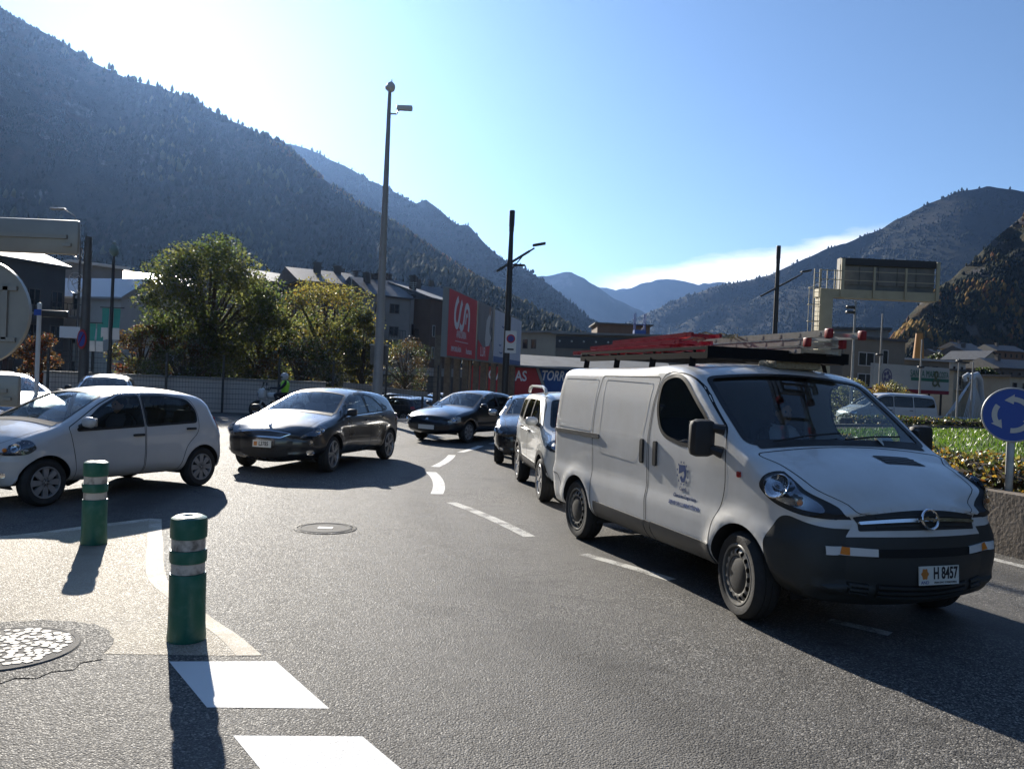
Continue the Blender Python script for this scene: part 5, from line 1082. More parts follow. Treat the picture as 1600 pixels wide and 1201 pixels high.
CITY = make_car('city', 'small white five-door hatchback waiting at the left, beyond the bollards', (-5.209, 12.307, 0), R(244.9), 'white_paint_car', 'glass',
    lamps=[[(2.55, .70, .04), (2.60, .80, .05), (2.76, .80, .06), (2.90, .69, .05), (2.86, .62, .05), (2.66, .63, .05)]], bowls=[(.03, 0, .06)], amber_at=(2.83, .68), tails=[[(-.46, .80, .04), (-.36, .80, .04), (-.26, 1.02, .04), (-.36, 1.02, .04)]], handles=[(1.13, .80), (.22, .85)], mirror=(1.98, .94, 'white_paint_car'),
    wheels=(.288, .18, 'cover8', .72), rim='cover_silver', rr=.66, wpolys=[('grille', [(1.3, -.75, .03), (1.3, .75, .03), (1.9, .8, .03), (1.9, -.8, .03)], BLK, .004), ('wiper_cowl', [(5.93, -.93, .02), (5.93, .93, .02), (6.08, .92, .02), (6.08, -.92, .02)], BLK, .004)], badge=(3.6, 'ring'), plate=(2.3, '', .5, 84),
    fogs=[[(2.82, .36, .02), (2.88, .36, .02), (2.88, .42, .02), (2.82, .42, .02)]], seats=([(.98, (.33, -.33), .52), (.05, (.33, -.33), .48)], .42, .42, MATS['seat_cloth'], ([(1.75, .5), (2.25, .5), (2.22, .88), (2.05, .93), (1.8, .88)], .66), (1.62, .33, .86)))
H308 = make_car('hatch', 'dark grey five-door hatchback with a chrome-edged grille crossing the road', (-3.337, 17.103, 0), R(256.9), 'grey_metallic', 'glass_screen',
    lamps=[[(2.93, .74, .03), (2.86, .82, .04), (3.02, .83, .04), (3.26, .755, .06), (3.43, .66, .02), (3.40, .615, .03), (3.24, .63, .04), (3.06, .68, .04)]], bowls=[(.0, 0, .045), (-.10, .03, .04)], tails=[[(-.66, .78, .03), (-.44, .80, .03), (-.40, .94, .04), (-.58, .95, .04)]], handles=[(1.18, .86), (.30, .90)], handle_mat='grey_metallic', mirror=(2.12, .97, BLK),
    wheels=(.316, .20, 'alloy5', .79), rim='alloy', rr=.74, steer=R(4), wpolys=[('grille', [(3.05, -.62, .05), (3.0, 0, .3), (3.05, .62, .05), (3.82, .80, .04), (3.88, 0, .4), (3.82, -.80, .04)], BLK, .004), ('lower_intake', [(1.05, -.85, .04), (1.05, .85, .04), (1.85, .9, .05), (1.85, -.9, .05)], BLK, .004), ('bumper_blade', [(.80, -.95, .02), (.80, .95, .02), (.92, .95, .02), (.92, -.95, .02)], 'dark_chrome', .012), ('wiper_cowl', [(5.94, -.93, .02), (5.94, .93, .02), (6.07, .92, .02), (6.07, -.92, .02)], BLK, .004)],
    fogs=[[(3.20, .34, .03), (3.30, .34, .03), (3.30, .42, .03), (3.20, .42, .03)]], trims=[([(.34, .978, .004), (2.20, .942, .004), (2.20, .952, .004), (.34, .992, .004)], 'chrome')], badge=(4.28, 'lion'), plate=(2.36, 'L3785', .34, 86), crest=True,
    seats=([(1.05, (.36, -.36), .54), (.12, (.36, -.36), .48)], .44, .40, MATS['seat_cloth'], ([(1.85, .5), (2.4, .5), (2.36, .90), (2.15, .95), (1.9, .90)], .72), (1.75, .36, .86)))
b_ = root_bd[H308['label']]
m = MB(); gr_ = densify(fillet_poly([(b_.s_at(3.05), -.62*.85, .05), (b_.s_at(3.0), 0, .3), (b_.s_at(3.05), .62*.85, .05), (b_.s_at(3.82), .80*.85, .04), (b_.s_at(3.88), 0, .4), (b_.s_at(3.82), -.80*.85, .04)]), .05); add_wstrip(m, b_, [(p[0], p[1]/.85) for p in gr_], .024, True, .012); m.build('grille_frame', MATS['chrome'], H308, 'keep')
for q in (3.2, 3.36, 3.52, 3.68):
    m = MB(); wpatch(m, b_, [(b_.s_at(q)-.005, -.62, 0), (b_.s_at(q)-.005, .62, 0), (b_.s_at(q)+.005, .64, 0), (b_.s_at(q)+.005, -.64, 0)], .010, .006); m.build('grille_slat', MATS['dark_chrome'], H308, 'keep')
SALOON = make_car('saloon', 'old dark blue saloon with clear headlamps coming round behind the grey hatchback', (-.553, 24.533, 0), R(240.4), 'dark_blue', 'glass_screen', lamp_mat='lamp_clear',
    lamps=[[(2.98, .58, .03), (2.96, .70, .05), (3.12, .72, .05), (3.30, .66, .03), (3.31, .55, .03), (3.10, .55, .03)]], bowls=[(0.05, 0, .065)], tails=[[(-.98, .74, .03), (-.80, .74, .03), (-.78, .88, .03), (-.95, .90, .03)]], handles=[(1.14, .82), (.28, .84)], mirror=(2.0, .93, 'dark_blue'),
    wheels=(.298, .18, 'cover7', .73), rim='cover_silver', wpolys=[('grille', [(3.1, -.6, .03), (3.1, .6, .03), (3.75, .7, .03), (3.75, -.7, .03)], BLK, .004), ('bumper_strip', [(1.85, -1, 0), (1.85, 1, 0), (2.3, 1, 0), (2.3, -1, 0)], BLK, .006), ('lower_intake', [(1.0, -.7, .03), (1.0, .7, .03), (1.4, .7, .03), (1.4, -.7, .03)], BLK, .004)],
    trims=[([(2.84, .44, .01), (3.24, .44, .01), (3.26, .50, .01), (2.86, .50, .01)], BLK), ([(.36, .50, .01), (2.14, .48, .01), (2.14, .55, .01), (.36, .57, .01)], BLK)], badge=(3.45, 'chevron'), plate=(1.66, '', .5, 88),
    seats=([(1.0, (.34, -.34), .52), (.1, (.34, -.34), .46)], .42, .40, MATS['seat_cloth'], ([(1.8, .5), (2.25, .5), (2.22, .84), (2.0, .89), (1.82, .84)], .66), (1.66, .34, .82)))
TALL = make_car('tall', 'white high-roofed small car with roof rails and dark cladding tailing the van', (.968, 14.332, 0), R(-82.4), 'pearl_white', 'glass_dark',
    lamps=[[(2.62, .80, .04), (2.62, .92, .05), (2.80, .92, .06), (2.90, .80, .05), (2.84, .74, .04)]], tails=[[(-.58, .78, .03), (-.48, .78, .03), (-.44, 1.15, .03), (-.54, 1.15, .03)]], handles=[(1.10, .95), (.26, .97)], mirror=(1.96, 1.08, 'pearl_white'), wheels=(.315, .20, 'alloy6', .735), rim='alloy', rr=.68,
    rails=(-.38, 1.30, 1.60, .60), rail_mat='pearl_white', trims=[([(.40, .40, .02), (1.94, .38, .02), (1.94, .50, .02), (.40, .52, .02)], BLK), ([(-.32, .31, .01), (1.9, .30, .01), (1.9, .37, .01), (.4, .37, .01)], BLK)], wpolys=[('bumper', [(.9, -1, 0), (.9, 1, 0), (1.95, 1, 0), (1.95, -1, 0)], BLK, .006), ('grille', [(3.1, -.6, .03), (3.1, .6, .03), (3.6, .7, .03), (3.6, -.7, .03)], BLK, .004)], plate=(2.1, '', .5, 88),
    seats=([(.95, (.33, -.33), .54), (.08, (.33, -.33), .48)], .42, .50, MATS['seat_cloth'], ([(1.7, .6), (2.18, .6), (2.15, .98), (1.95, 1.02), (1.72, .98)], .66), (1.55, .33, .95)))
BLACK = make_car('hatch', 'black hatchback half hidden behind the white high-roofed car', (.62, 19.75, 0), R(-91), 'black_paint', 'glass_screen', ds=.07,
    lamps=[[(2.98, .70, .03), (2.86, .80, .04), (3.02, .83, .05), (3.28, .75, .06), (3.38, .64, .03), (3.20, .62, .04)]], bowls=[(.0, 0, .055)], handles=[(1.18, .86), (.30, .90)], handle_mat='black_paint', mirror=(2.12, .97, 'silver_paint'), wheels=(.31, .2, 'alloy6', .78), rim='alloy', rr=.7,
    fogs=[[(3.22, .32, .03), (3.32, .32, .03), (3.32, .38, .03), (3.22, .38, .03)]], wpolys=[('grille', [(3.1, -.6, .03), (3.1, .6, .03), (3.6, .66, .03), (3.6, -.66, .03)], BLK, .004), ('lower_intake', [(1.05, -.8, .04), (1.05, .8, .04), (1.7, .85, .05), (1.7, -.85, .05)], BLK, .004)], badge=(3.35, 'ring'), plate=(2.3, '', .5, 86),
    seats=([(1.05, (.36, -.36), .54), (.12, (.36, -.36), .48)], .44, .40, MATS['seat_cloth'], ([(1.85, .5), (2.4, .5), (2.36, .90), (2.15, .95), (1.9, .90)], .72), (1.75, .36, .86)))
# ------------------------------------------------------------------ bollards
GREEN = pm('bollard_green', (.009, .115, .078), .45, c2=(.05, .16, .125), nscale=9, ncontrast=.72, nshift=.11, detail=9, rvar=.08, bump=.08, bscale=50)
REFL = pm('reflective_white', (.52, .50, .46), .5, c2=(.12, .11, .095), nscale=8, ncontrast=.85, nshift=.085, detail=9, bump=.15, bscale=60)
def bollard(label, x, y, rz, lean):
    t = thing('bollard', label, 'bollard', (x, y, 0), rz, 'green and white bollards on the traffic island'); t.rotation_euler = (lean[0], lean[1], rz)
    m = MB(); m.lathe([(0, .004), (.118, .004), (.120, .02), (.114, .10), (.112, .28), (.113, .425), (.110, .432), (.098, .434), (.098, .66), (0, .66)], 40); m.build('post', GREEN, t, 30)
    m = MB(); m.lathe([(.100, .655), (.112, .662), (.113, .70), (.113, .765), (.108, .785), (.085, .797), (.05, .800), (.03, .790), (0, .788)], 40); m.build('cap', GREEN, t, 30)
    m = MB(); m.lathe([(.100, .502), (.112, .506), (.1145, .53), (.1135, .572), (.111, .583), (.100, .585)], 40); m.build('collar', GREEN, t, 30)
    for a, b in ((.434, .503), (.584, .658)):
        m = MB(); m.lathe([(.0985, a), (.1030, a+.002), (.1030, b-.002), (.0985, b)], 40); m.build('reflective_band', REFL, t, 30)
    return t
bollard('nearer green and white bollard, standing by the manhole cover', -2.02, 5.25, .4, (R(.6), R(-.9)))
bollard('farther green and white bollard, standing in front of the white hatchback', -3.97, 7.90, 2.1, (R(-.5), R(-.3)))

# ------------------------------------------------------------------ backs of the road signs at the left edge
SIGNBACK = pm('sign_back', (.40, .385, .34), .45, .35, c2=(.33, .315, .28), nscale=4)
GALV = pm('galvanised', (.36, .37, .37), .42, .7, c2=(.28, .285, .29), nscale=8)
DARKM = pm('dark_steel', (.045, .046, .048), .45, .4); POLEGREY = pm('pole_grey', (.13, .125, .12), .5, .4, c2=(.10, .097, .093), nscale=3)
WHITEM = pm('white_metal', (.62, .62, .60), .4); BLUE_S = pm('sign_blue', (.012, .07, .36), .4); RED_S = pm('sign_red', (.42, .02, .025), .4)
sgp = at(-64, 700, 4.65); t = thing('road_sign_post', 'beige backs of round and rectangular road signs cut off at the left edge', 'road sign', (sgp.x, sgp.y, 0))
def lx(px, py, Y=4.65): return at(px, py, Y)-Vector((sgp.x, sgp.y, 0))
m = MB(); m.tube([(0, .06, 0), (0, .06, 3.3)], .038, 14); m.build('post', GALV, t, 40)
c = lx(-33, 487); Mr = Matrix.Translation((c.x, 0, c.z)) @ Matrix.Rotation(R(90), 4, 'X')
m = MB(); m.lathe([(0, 0), (.30, 0), (.302, .0), (.302, .028), (.296, .028), (.292, .006), (0, .006)], 48, 0, Mr); rs = m.build('round_sign', SIGNBACK, t, 30)
for dx in (.06,):
    m = MB(); m.cbox((c.x+.155, -.012, c.z+.0), (.028, .016, .30)); m.cbox((c.x+.17, -.012, c.z+.14), (.10, .016, .025)); m.cbox((c.x+.17, -.012, c.z-.15), (.10, .016, .025)); m.build('stiffener', SIGNBACK, rs)
for (x1, y0, y1, nm) in ((129, 346, 400, 'name_board'), (36, 586, 636, 'name_board')):
    a = lx(x1, y0); b = lx(x1, y1); m = MB(); rbox(m, ((a.x-.75+a.x)/2, -.02, (a.z+b.z)/2), (.75, .035, a.z-b.z), .016); o = m.build(nm, SIGNBACK, t, 40)
    m = MB(); zc = (a.z+b.z)/2; m.cbox((a.x-.42, -.044, zc), (.72, .016, .022)); m.cbox((a.x-.06, -.046, zc-.045), (.05, .014, .016)); m.build('stiffener', SIGNBACK, o)

# ------------------------------------------------------------------ poles and lamps
def vpole(px, py, Y): p = at(px, py, Y); return Vector((p.x, p.y, 0))
# white bus-stop style post
b = vpole(57, 600, 18); t = thing('sign_post', 'slim white post with a small blue plate and a long flag sign', 'sign post', b)
m = MB(); m.tube([(0, 0, 0), (0, 0, 2.94)], .045, 12); m.sphere((0, 0, 2.95), .05, 10, 6); m.build('post', WHITEM, t, 40)
m = MB(); m.cbox((0, -.06, 2.78), (.15, .02, .13)); m.build('blue_plate', BLUE_S, t); m = MB(); rbox(m, (.36, -.02, 2.76), (.56, .10, .15), .02); m.build('flag_sign', DARKM, t, 40)
# no-parking pole with festive wire spirals
b = vpole(130, 590, 30); t = thing('street_pole', 'grey pole with a round no parking sign and wire spiral decorations', 'pole', b)
m = MB(); m.tube([(0, 0, 0), (0, 0, 6.3)], [.19, .13], 14); m.tube([(-.28, 0, 3.9), (-.28, 0, 6.1)], .02, 6); m.build('pole', POLEGREY, t, 40)
zc = at(130, 530, 30).z; Ms = Matrix.Translation((0.02, -.22, zc)) @ Matrix.Rotation(R(-38), 4, 'Z') @ Matrix.Rotation(R(90), 4, 'X')
m = MB(); m.lathe([(0, .0), (.36, 0), (.36, .02), (.28, .021), (.28, .02), (0, .02)], 32, 0, Ms); o = m.build('no_parking_sign', RED_S, t, 30); m = MB(); m.lathe([(0, .026), (.275, .026), (.275, .02)], 32, 0, Ms); m.build('sign_face', BLUE_S, o, 30)
m = MB(); m.bar(Ms @ Vector((-.19, -.19, .03)), Ms @ Vector((.19, .19, .03)), .06, .006); m.build('sign_slash', RED_S, o)
WIRE = pm('festive_wire', (.42, .40, .36), .4, .6)
for k, (w, h, z0) in enumerate(((.30, .75, 4.6), (.22, .6, 4.55), (.34, .55, 5.6), (.2, .45, 5.75), (.15, .35, 4.7))):
    m = MB(); m.tube([(-.42+w*math.cos(a*.3927+k), .05*math.sin(a), z0+h*.5*math.sin(a*.3927)) for a in range(16)], .014, 5, closed=True); m.build('wire_loop', WIRE, t, 40)
# banner mast
b = vpole(170, 600, 36); t = thing('banner_mast', 'ornate lantern mast hung with green and white banners', 'banner mast', b)
m = MB(); m.tube([(0, 0, 0), (0, 0, 6.4)], [.09, .06], 12); m.bar((-.5, 0, 4.15), (.55, 0, 4.15), .04); m.bar((-1.1, 0, 3.45), (-.35, 0, 3.45), .04); m.build('mast', DARKM, t, 40)
m = MB(); m.lathe([(.05, 6.4), (.16, 6.5), (.20, 6.62), (.14, 6.85), (.05, 6.92), (.07, 7.0), (0, 7.1)], 14); m.build('lantern', pm('verdigris', (.16, .22, .19), .4, .4), t, 40)
for (x0, z1, z0) in ((-.42, 4.12, 2.75), (.08, 4.12, 2.75), (-.98, 3.42, 2.2), (-.62, 3.42, 2.2)):
    m = MB()
    pts_ = [(x0+.30*u, .03*math.sin(6*v+u), z1+(z0-z1)*v) for v in [i/8 for i in range(9)] for u in (0, 1)]
    m.add(pts_, [(2*i, 2*i+1, 2*i+3, 2*i+2) for i in range(5)], 0); m.add(pts_, [(2*i, 2*i+1, 2*i+3, 2*i+2) for i in range(5, 8)], 1); m.build('banner', [pm('banner_green', (.05, .30, .24), .7) if 'banner_green' not in MATS else MATS['banner_green'], WHITEM], t)
# curved-arm lamp far left
b = vpole(118, 590, 58); H_ = at(110, 345, 58).z; t = thing('street_lamp', 'faint curved-arm street lamp above the long sign back at far left', 'street lamp', b); m = MB(); m.tube([(0, 0, 0), (0, 0, H_*.8), (-.1, 0, H_*.93), (-.5, 0, H_+.35), (-1.2, 0, H_+.75)], [.11, .08, .06, .05, .045], 10); m.build('pole', POLEGREY, t, 40); m = MB(); rbox(m, (-1.7, 0, H_+.80), (1.1, .35, .14), .06); m.build('lamp_head', GALV, t, 40)
# tall camera pole
b = Vector((-4.77, 29.1, 0)); t = thing('camera_pole', 'very tall grey pole topped by a dome camera and a second camera', 'camera pole', b)
H = 11.75; m = MB(); m.tube([(0, 0, 0), (0, 0, 3.4), (0, 0, H)], [.19, .155, .062], 16); m.lathe([(.30, 0), (.30, .03), (.22, .05)], 20); m.build('pole', pm('pole_pale', (.34, .335, .325), .5, .1, c2=(.28, .275, .265), nscale=2), t, 40)
m = MB(); m.sphere((.03, 0, H+.16), (.16, .16, .19), 14, 9); m.lathe([(.06, H), (.17, H+.10), (.17, H+.16)], 14); m.tube([(.06, 0, H+.3), (.06, 0, H+.45)], .015, 6); m.build('dome_camera', WHITEM, t, 40)
m = MB(); m.tube([(.05, 0, H-.78), (.28, 0, H-.78), (.34, 0, H-.66)], .03, 8); m.build('bracket', WHITEM, t, 40)
m = MB(); rbox(m, (.55, 0, H-.56), (.56, .18, .18), .04, Matrix.Translation((0, 0, .0))); m.build('box_camera', WHITEM, t, 40)
m = MB(); m.cbox((-.02, .24, 2.45), (.66, .03, .72)); m.build('sign_back', POLEGREY, t); m = MB(); m.bar((-.36, .20, 2.78), (.30, .20, 2.78), .03); m.build('sign_clamp', GALV, t)
# street lamp with crossed arm
def cross_lamp(label, b, H, arm, head, sign=False, second=True):
    t = thing('street_lamp', label, 'street lamp', b, 0, 'street lamps with a slanting cross arm'); m = MB(); m.tube([(0, 0, 0), (0, 0, H*.70), (0, 0, H*.92)], [.17, .13, .10], 14); m.build('pole', DARKM, t, 40)
    m = MB(); m.tube([(0, 0, H*.90), (0, 0, H)], .115, 12)
    for k in range(7): m.lathe([(.12, H*.925+k*.1), (.132, H*.93+k*.1), (.132, H*.935+k*.1), (.12, H*.94+k*.1)], 12)
    m.build('pole_top', DARKM, t, 40)
    a, c = Vector(arm[0]), Vector(arm[1]); m = MB(); m.bar(a, c, .16, .10); m.build('arm', DARKM, t)
    d = (c-a).normalized(); m = MB()
    if head: m.bar(c, c+d*.25, .07); rbox(m, (0, 0, 0), (.62, .32, .10), .04, Matrix.Translation(c+d*.50+Vector((0, 0, .04))) @ Matrix.Rotation(R(-12), 4, 'Y'))
    if head: m.build('lamp_head', DARKM, t, 40)
    if second: m = MB(); rbox(m, (.42, -.1, a.z+.32), (.55, .25, .08), .03); m.bar((.1, -.05, a.z+.36), (.3, -.1, a.z+.33), .05); m.build('lower_lamp', DARKM, t, 40)
    return t
Y = 38.0; b = vpole(789, 600, Y); z0 = at(776, 424, Y).z; z1 = at(826, 392, Y).z
L1 = cross_lamp('dark street lamp with a slanting arm and a tow-away sign, before the billboards', b, at(802, 330, Y).z, [(at(776, 424, Y).x-b.x, 0, z0), (at(828, 391, Y).x-b.x, 0, z1)], True)
m = MB(); m.bar((-.05, 0, z0-.05), (.55, 0, z1-.28), .05); m.build('arm_brace', DARKM, L1)
s0 = at(790, 517, Y); s1 = at(806, 552, Y); m = MB(); m.box(s0.x-b.x, s1.x-b.x, -.24, -.22, s1.z, s0.z); o = m.build('tow_sign', WHITEM, L1)
Mz = Matrix.Translation(((s0.x+s1.x)/2-b.x, -.245, s0.z-.36)) @ Matrix.Rotation(R(90), 4, 'X'); m = MB(); m.lathe([(0, 0), (.20, 0), (.20, .008), (0, .008)], 24, 0, Mz); q_ = m.build('no_parking_disc', RED_S, o, 30); m = MB(); m.lathe([(0, .010), (.145, .010), (.145, .004)], 24, 0, Mz); m.build('no_parking_face', pm('sign_violet', (.05, .04, .22), .4), o, 30)
m = MB(); m.cbox(((s0.x+s1.x)/2-b.x, -.243, s1.z+.17), (.3, .006, .08)); m.build('tow_symbol', MATS['plate_ink'], o)
Y = 48.0; b = vpole(1209, 560, Y)
L2 = cross_lamp('dark street lamp with a slanting arm rising behind the van roof', b, at(1217, 384, Y).z, [(at(1188, 463, Y).x-b.x, 0, at(1188, 463, Y).z), (at(1248, 431, Y).x-b.x, 0, at(1248, 431, Y).z)], True, second=False)
# slim lamp posts on the right
def slim(label, px, pyb, Y, pyt, heads, pxt):
    b = vpole(px, pyb, Y); H = at(pxt, pyt, Y).z; t = thing('lamp_post', label, 'lamp post', b, 0, 'slim lamp posts beyond the roundabout'); m = MB(); m.tube([(0, 0, 0), (0, 0, H)], [.09, .05], 10); m.build('post', GALV, t, 40)
    for (dx, dz) in heads: m = MB(); rbox(m, (dx, 0, H+dz), (.45, .3, .14), .04, None); m.bar((0, 0, H+dz-.1), (dx*.6, 0, H+dz), .05); m.build('floodlight', DARKM, t, 40)
    return t
slim('slim lamp post with two floodlights standing just right of the sign gantry leg', 1331, 600, 44, 470, [(-.28, -.35), (-.26, -.62)], 1338)
slim('slim mast with a dark bracket in front of the grey apartment block', 1374, 600, 60, 490, [(-.1, -3.0)], 1380)
slim('slim post crossing the white and green hoarding', 1437, 610, 62, 530, [(0, -2.1)], 1441)
slim('thin post nearest the white bridge pylon, left of it', 1496, 620, 66, 560, [(0, -.2)], 1497)
slim('thin post left of the bridge cables beside the hoarding', 1518, 620, 70, 566, [], 1518)

# ------------------------------------------------------------------ overhead sign gantry, seen from behind
GY = pm('gantry_beige', (.40, .36, .25), .5, .1, c2=(.33, .30, .21), nscale=2); PANEL = pm('panel_grey', (.20, .19, .165), .6, c2=(.12, .12, .115), nscale=1.5)
Y = 50.0; b = vpole(1286, 570, Y); t = thing('sign_gantry', 'beige cantilever gantry carrying the back of a big message board', 'gantry', b)
def gx(px, py, dy=0.0): p = at(px, py, Y); return Vector((p.x-b.x, dy, p.z))
p0 = gx(1274, 458); p1 = gx(1298, 462); m = MB(); m.box(p0.x+.15, p1.x, -.4, .4, 0, p0.z); m.build('column', GY, t)
q0 = gx(1276, 456); q1 = gx(1460, 452); q2 = gx(1460, 465); hB = .52
m = MB(); m.box(q0.x, q1.x, -.35, .35, p0.z-.25, p0.z+.27); m.build('beam', GY, t)
zb = p0.z+.27; s0 = gx(1314, 400); s1 = gx(1462, 396); zt = zb+1.95
m = MB(); m.box(s0.x, s1.x, .05, .55, zb+.05, zt); mb_ = m.build('message_board', PANEL, t)
for k in range(5):
    w = (s1.x-s0.x)/5; m = MB(); m.box(s0.x+k*w+.04, s0.x+(k+1)*w-.04, .0, .05, zb+.35, zt-.5); m.build('board_panel', PANEL, mb_)
m = MB(); m.box(s0.x-.02, s1.x+.02, -.12, .05, zt-.42, zt); m.build('board_hood', DARKM, mb_)
for f in (0.0, .333, .666, 1.0):
    x = s0.x+(s1.x-s0.x)*f; w = .12 if 0 < f < 1 else .2; m = MB(); m.box(x-w/2, x+w/2, -.45, -.36, p0.z-.2, zt-(.55 if 0 < f < 1 else .1)); m.build('upright', GY, t)
m = MB()
for z in (zb+.55, zb+1.1): m.bar((q0.x, -.42, z), (s1.x, -.42, z), .04)
m.build('guard_rail', GY, t)
for x in (q0.x, q0.x+.45, q0.x+.9, s0.x-.35): m = MB(); m.bar((x, -.42, zb), (x, -.42, zb+1.15), .05); m.build('guard_post', GY, t)
# caged ladder
m = MB()
for dx in (-.28, .12): m.bar((p0.x+dx, -.5, 1.5), (p0.x+dx, -.5, zb+1.15), .05)
for k in range(26): m.bar((p0.x-.28, -.5, 1.7+k*.29), (p0.x+.12, -.5, 1.7+k*.29), .03)
m.build('ladder', GY, t)
m = MB()
for k in range(6):
    z = 3.0+k*1.0; m.tube([(p0.x-.35+.38*math.cos(a*.5236), -.85+.38*math.sin(a*.5236), z) for a in range(12)], .02, 5, closed=True)
for a in (3.4, 4.2, 5.0): m.bar((p0.x-.35+.38*math.cos(a), -.85+.38*math.sin(a), 3), (p0.x-.35+.38*math.cos(a), -.85+.38*math.sin(a), 8), .025)
m.build('safety_cage', GY, t, 40)

# ------------------------------------------------------------------ planted roundabout
def arc(r, a0, a1, n): return [(IC.x+math.cos(R(a0+(a1-a0)*i/n))*r, IC.y+math.sin(R(a0+(a1-a0)*i/n))*r) for i in range(n+1)]
STONE = pm('island_wall', (.21, .175, .14), .85, c2=(.14, .115, .09), nscale=5, bump=.4, bscale=25); SOIL = pm('soil', (.05, .035, .022), .95)
iw = thing('island_wall', 'low brown retaining wall round the planted roundabout', 'wall', (0, 0, 0))
o1 = arc(IR, 0, 360, 120)[:-1]; o2 = arc(IR-.28, 0, 360, 120)[:-1]; n = 120; m = MB(); nb = 40
for k in range(60):
    i0 = 2*k; seg = [arc(IR, i0*3+.08, i0*3+5.92, 3), arc(IR-.28, i0*3+.08, i0*3+5.92, 3)]; P = seg[0]+seg[1][::-1]; m = MB(); m.slab(P, 0, .70); m.build('wall_block', STONE, iw)
m = MB(); m.slab(arc(IR-.1, 0, 360, 120)[:-1], .0, .62); o = m.build('planting_bed', SOIL); o['kind'] = 'structure'
LAWN = pm('lawn', (.060, .115, .022), .9, c2=(.10, .15, .03), nscale=1.2, bump=.6, bscale=60, spec=.15)
lawn_r = IR-1.5; m = MB(); ring = [(lawn_r*f, .64+.22*(1-f**2)) for f in (1, .9, .75, .55, .3, .02)]; M_ = Matrix.Translation((IC.x, IC.y, 0)); m.lathe([(r_, z) for r_, z in ring], 72, 0, M_); o = m.build('lawn', LAWN, None, 60); o['kind'] = 'structure'
# grass blades
rng = np.random.default_rng(11); n = 60000; a = rng.random(n)*2*np.pi; rr = lawn_r*np.sqrt(rng.random(n)); X = IC.x+rr*np.cos(a); Yy = IC.y+rr*np.sin(a); k = (X > 6.5) & (X < 26) & (Yy < 32) & (X < 2+.75*Yy); X = X[k]; Yy = Yy[k]; rr = rr[k]; n = len(X)
Z = .64+.22*(1-(rr/lawn_r)**2)-.01; h = .05+.06*rng.random(n); an = rng.random(n)*6.28; wd = .012+.012*rng.random(n); tl = rng.normal(0, .03, (n, 2))
V = np.stack([np.stack([X-np.cos(an)*wd, Yy-np.sin(an)*wd, Z], 1), np.stack([X+np.cos(an)*wd, Yy+np.sin(an)*wd, Z], 1), np.stack([X+tl[:, 0], Yy+tl[:, 1], Z+h], 1)], 1).reshape(-1, 3)
def tri_mesh(name, V, mats, mi=None):
    F = len(V)//3; me = bpy.data.meshes.new(name); me.vertices.add(len(V)); me.vertices.foreach_set('co', V.ravel().astype(np.float32)); me.loops.add(len(V)); me.loops.foreach_set('vertex_index', np.arange(len(V), dtype=np.int32)); me.polygons.add(F); me.polygons.foreach_set('loop_start', np.arange(F, dtype=np.int32)*3)
    for q in mats: me.materials.append(q)
    if mi is not None: me.polygons.foreach_set('material_index', mi.astype(np.int32))
    me.update(); o = bpy.data.objects.new(name, me); col.objects.link(o); return o
def leaf_mat(name, c, tr=.6):
    m = bpy.data.materials.new(name); m.use_nodes = True; N = m.node_tree.nodes; L = m.node_tree.links
    for q in list(N): N.remove(q)
    o = N.new('ShaderNodeOutputMaterial'); d = N.new('ShaderNodeBsdfDiffuse'); d.inputs[0].default_value = (*c, 1); t_ = N.new('ShaderNodeBsdfTranslucent'); t_.inputs[0].default_value = (c[0]*1.3, c[1]*1.4, c[2]*.8, 1)
    g = N.new('ShaderNodeBsdfGlossy'); g.inputs['Roughness'].default_value = .55; g.inputs[0].default_value = (.28, .28, .26, 1); mx = N.new('ShaderNodeMixShader'); mx.inputs[0].default_value = tr; L.new(d.outputs[0], mx.inputs[1]); L.new(t_.outputs[0], mx.inputs[2])
    m2 = N.new('ShaderNodeMixShader'); fr = N.new('ShaderNodeFresnel'); fr.inputs[0].default_value = 1.4; L.new(fr.outputs[0], m2.inputs[0]); L.new(mx.outputs[0], m2.inputs[1]); L.new(g.outputs[0], m2.inputs[2]); L.new(m2.outputs[0], o.inputs[0]); MATS[name] = m; return m
GR = [leaf_mat('grass_a', (.07, .13, .02)), leaf_mat('grass_b', (.11, .16, .03))]
tag(tri_mesh('grass', V, GR, rng.integers(0, 2, n)), 'short green grass on the roundabout', 'grass', kind='stuff')
LEAF = {k: leaf_mat('leaf_'+k, c) for k, c in dict(green=(.10, .125, .06), dark=(.055, .07, .038), olive=(.165, .16, .08), yellow=(.25, .20, .075), gold=(.32, .18, .045), orange=(.28, .095, .02), red=(.16, .04, .025), brown=(.10, .055, .03)).items()}
def leaves(P, size, rng, flat=.0):
    n = len(P); d1 = rng.normal(size=(n, 3)); d1 /= np.linalg.norm(d1, axis=1)[:, None]; d2 = np.cross(d1, rng.normal(size=(n, 3))); d2 /= np.linalg.norm(d2, axis=1)[:, None]; s = (size*(.6+.8*rng.random(n)))[:, None]
    A = P-d1*s*.5; B = P+d2*s*.32; C = P+d1*s*.5; D = P-d2*s*.32; return np.stack([A, B, C, A, C, D], 1).reshape(-1, 3)
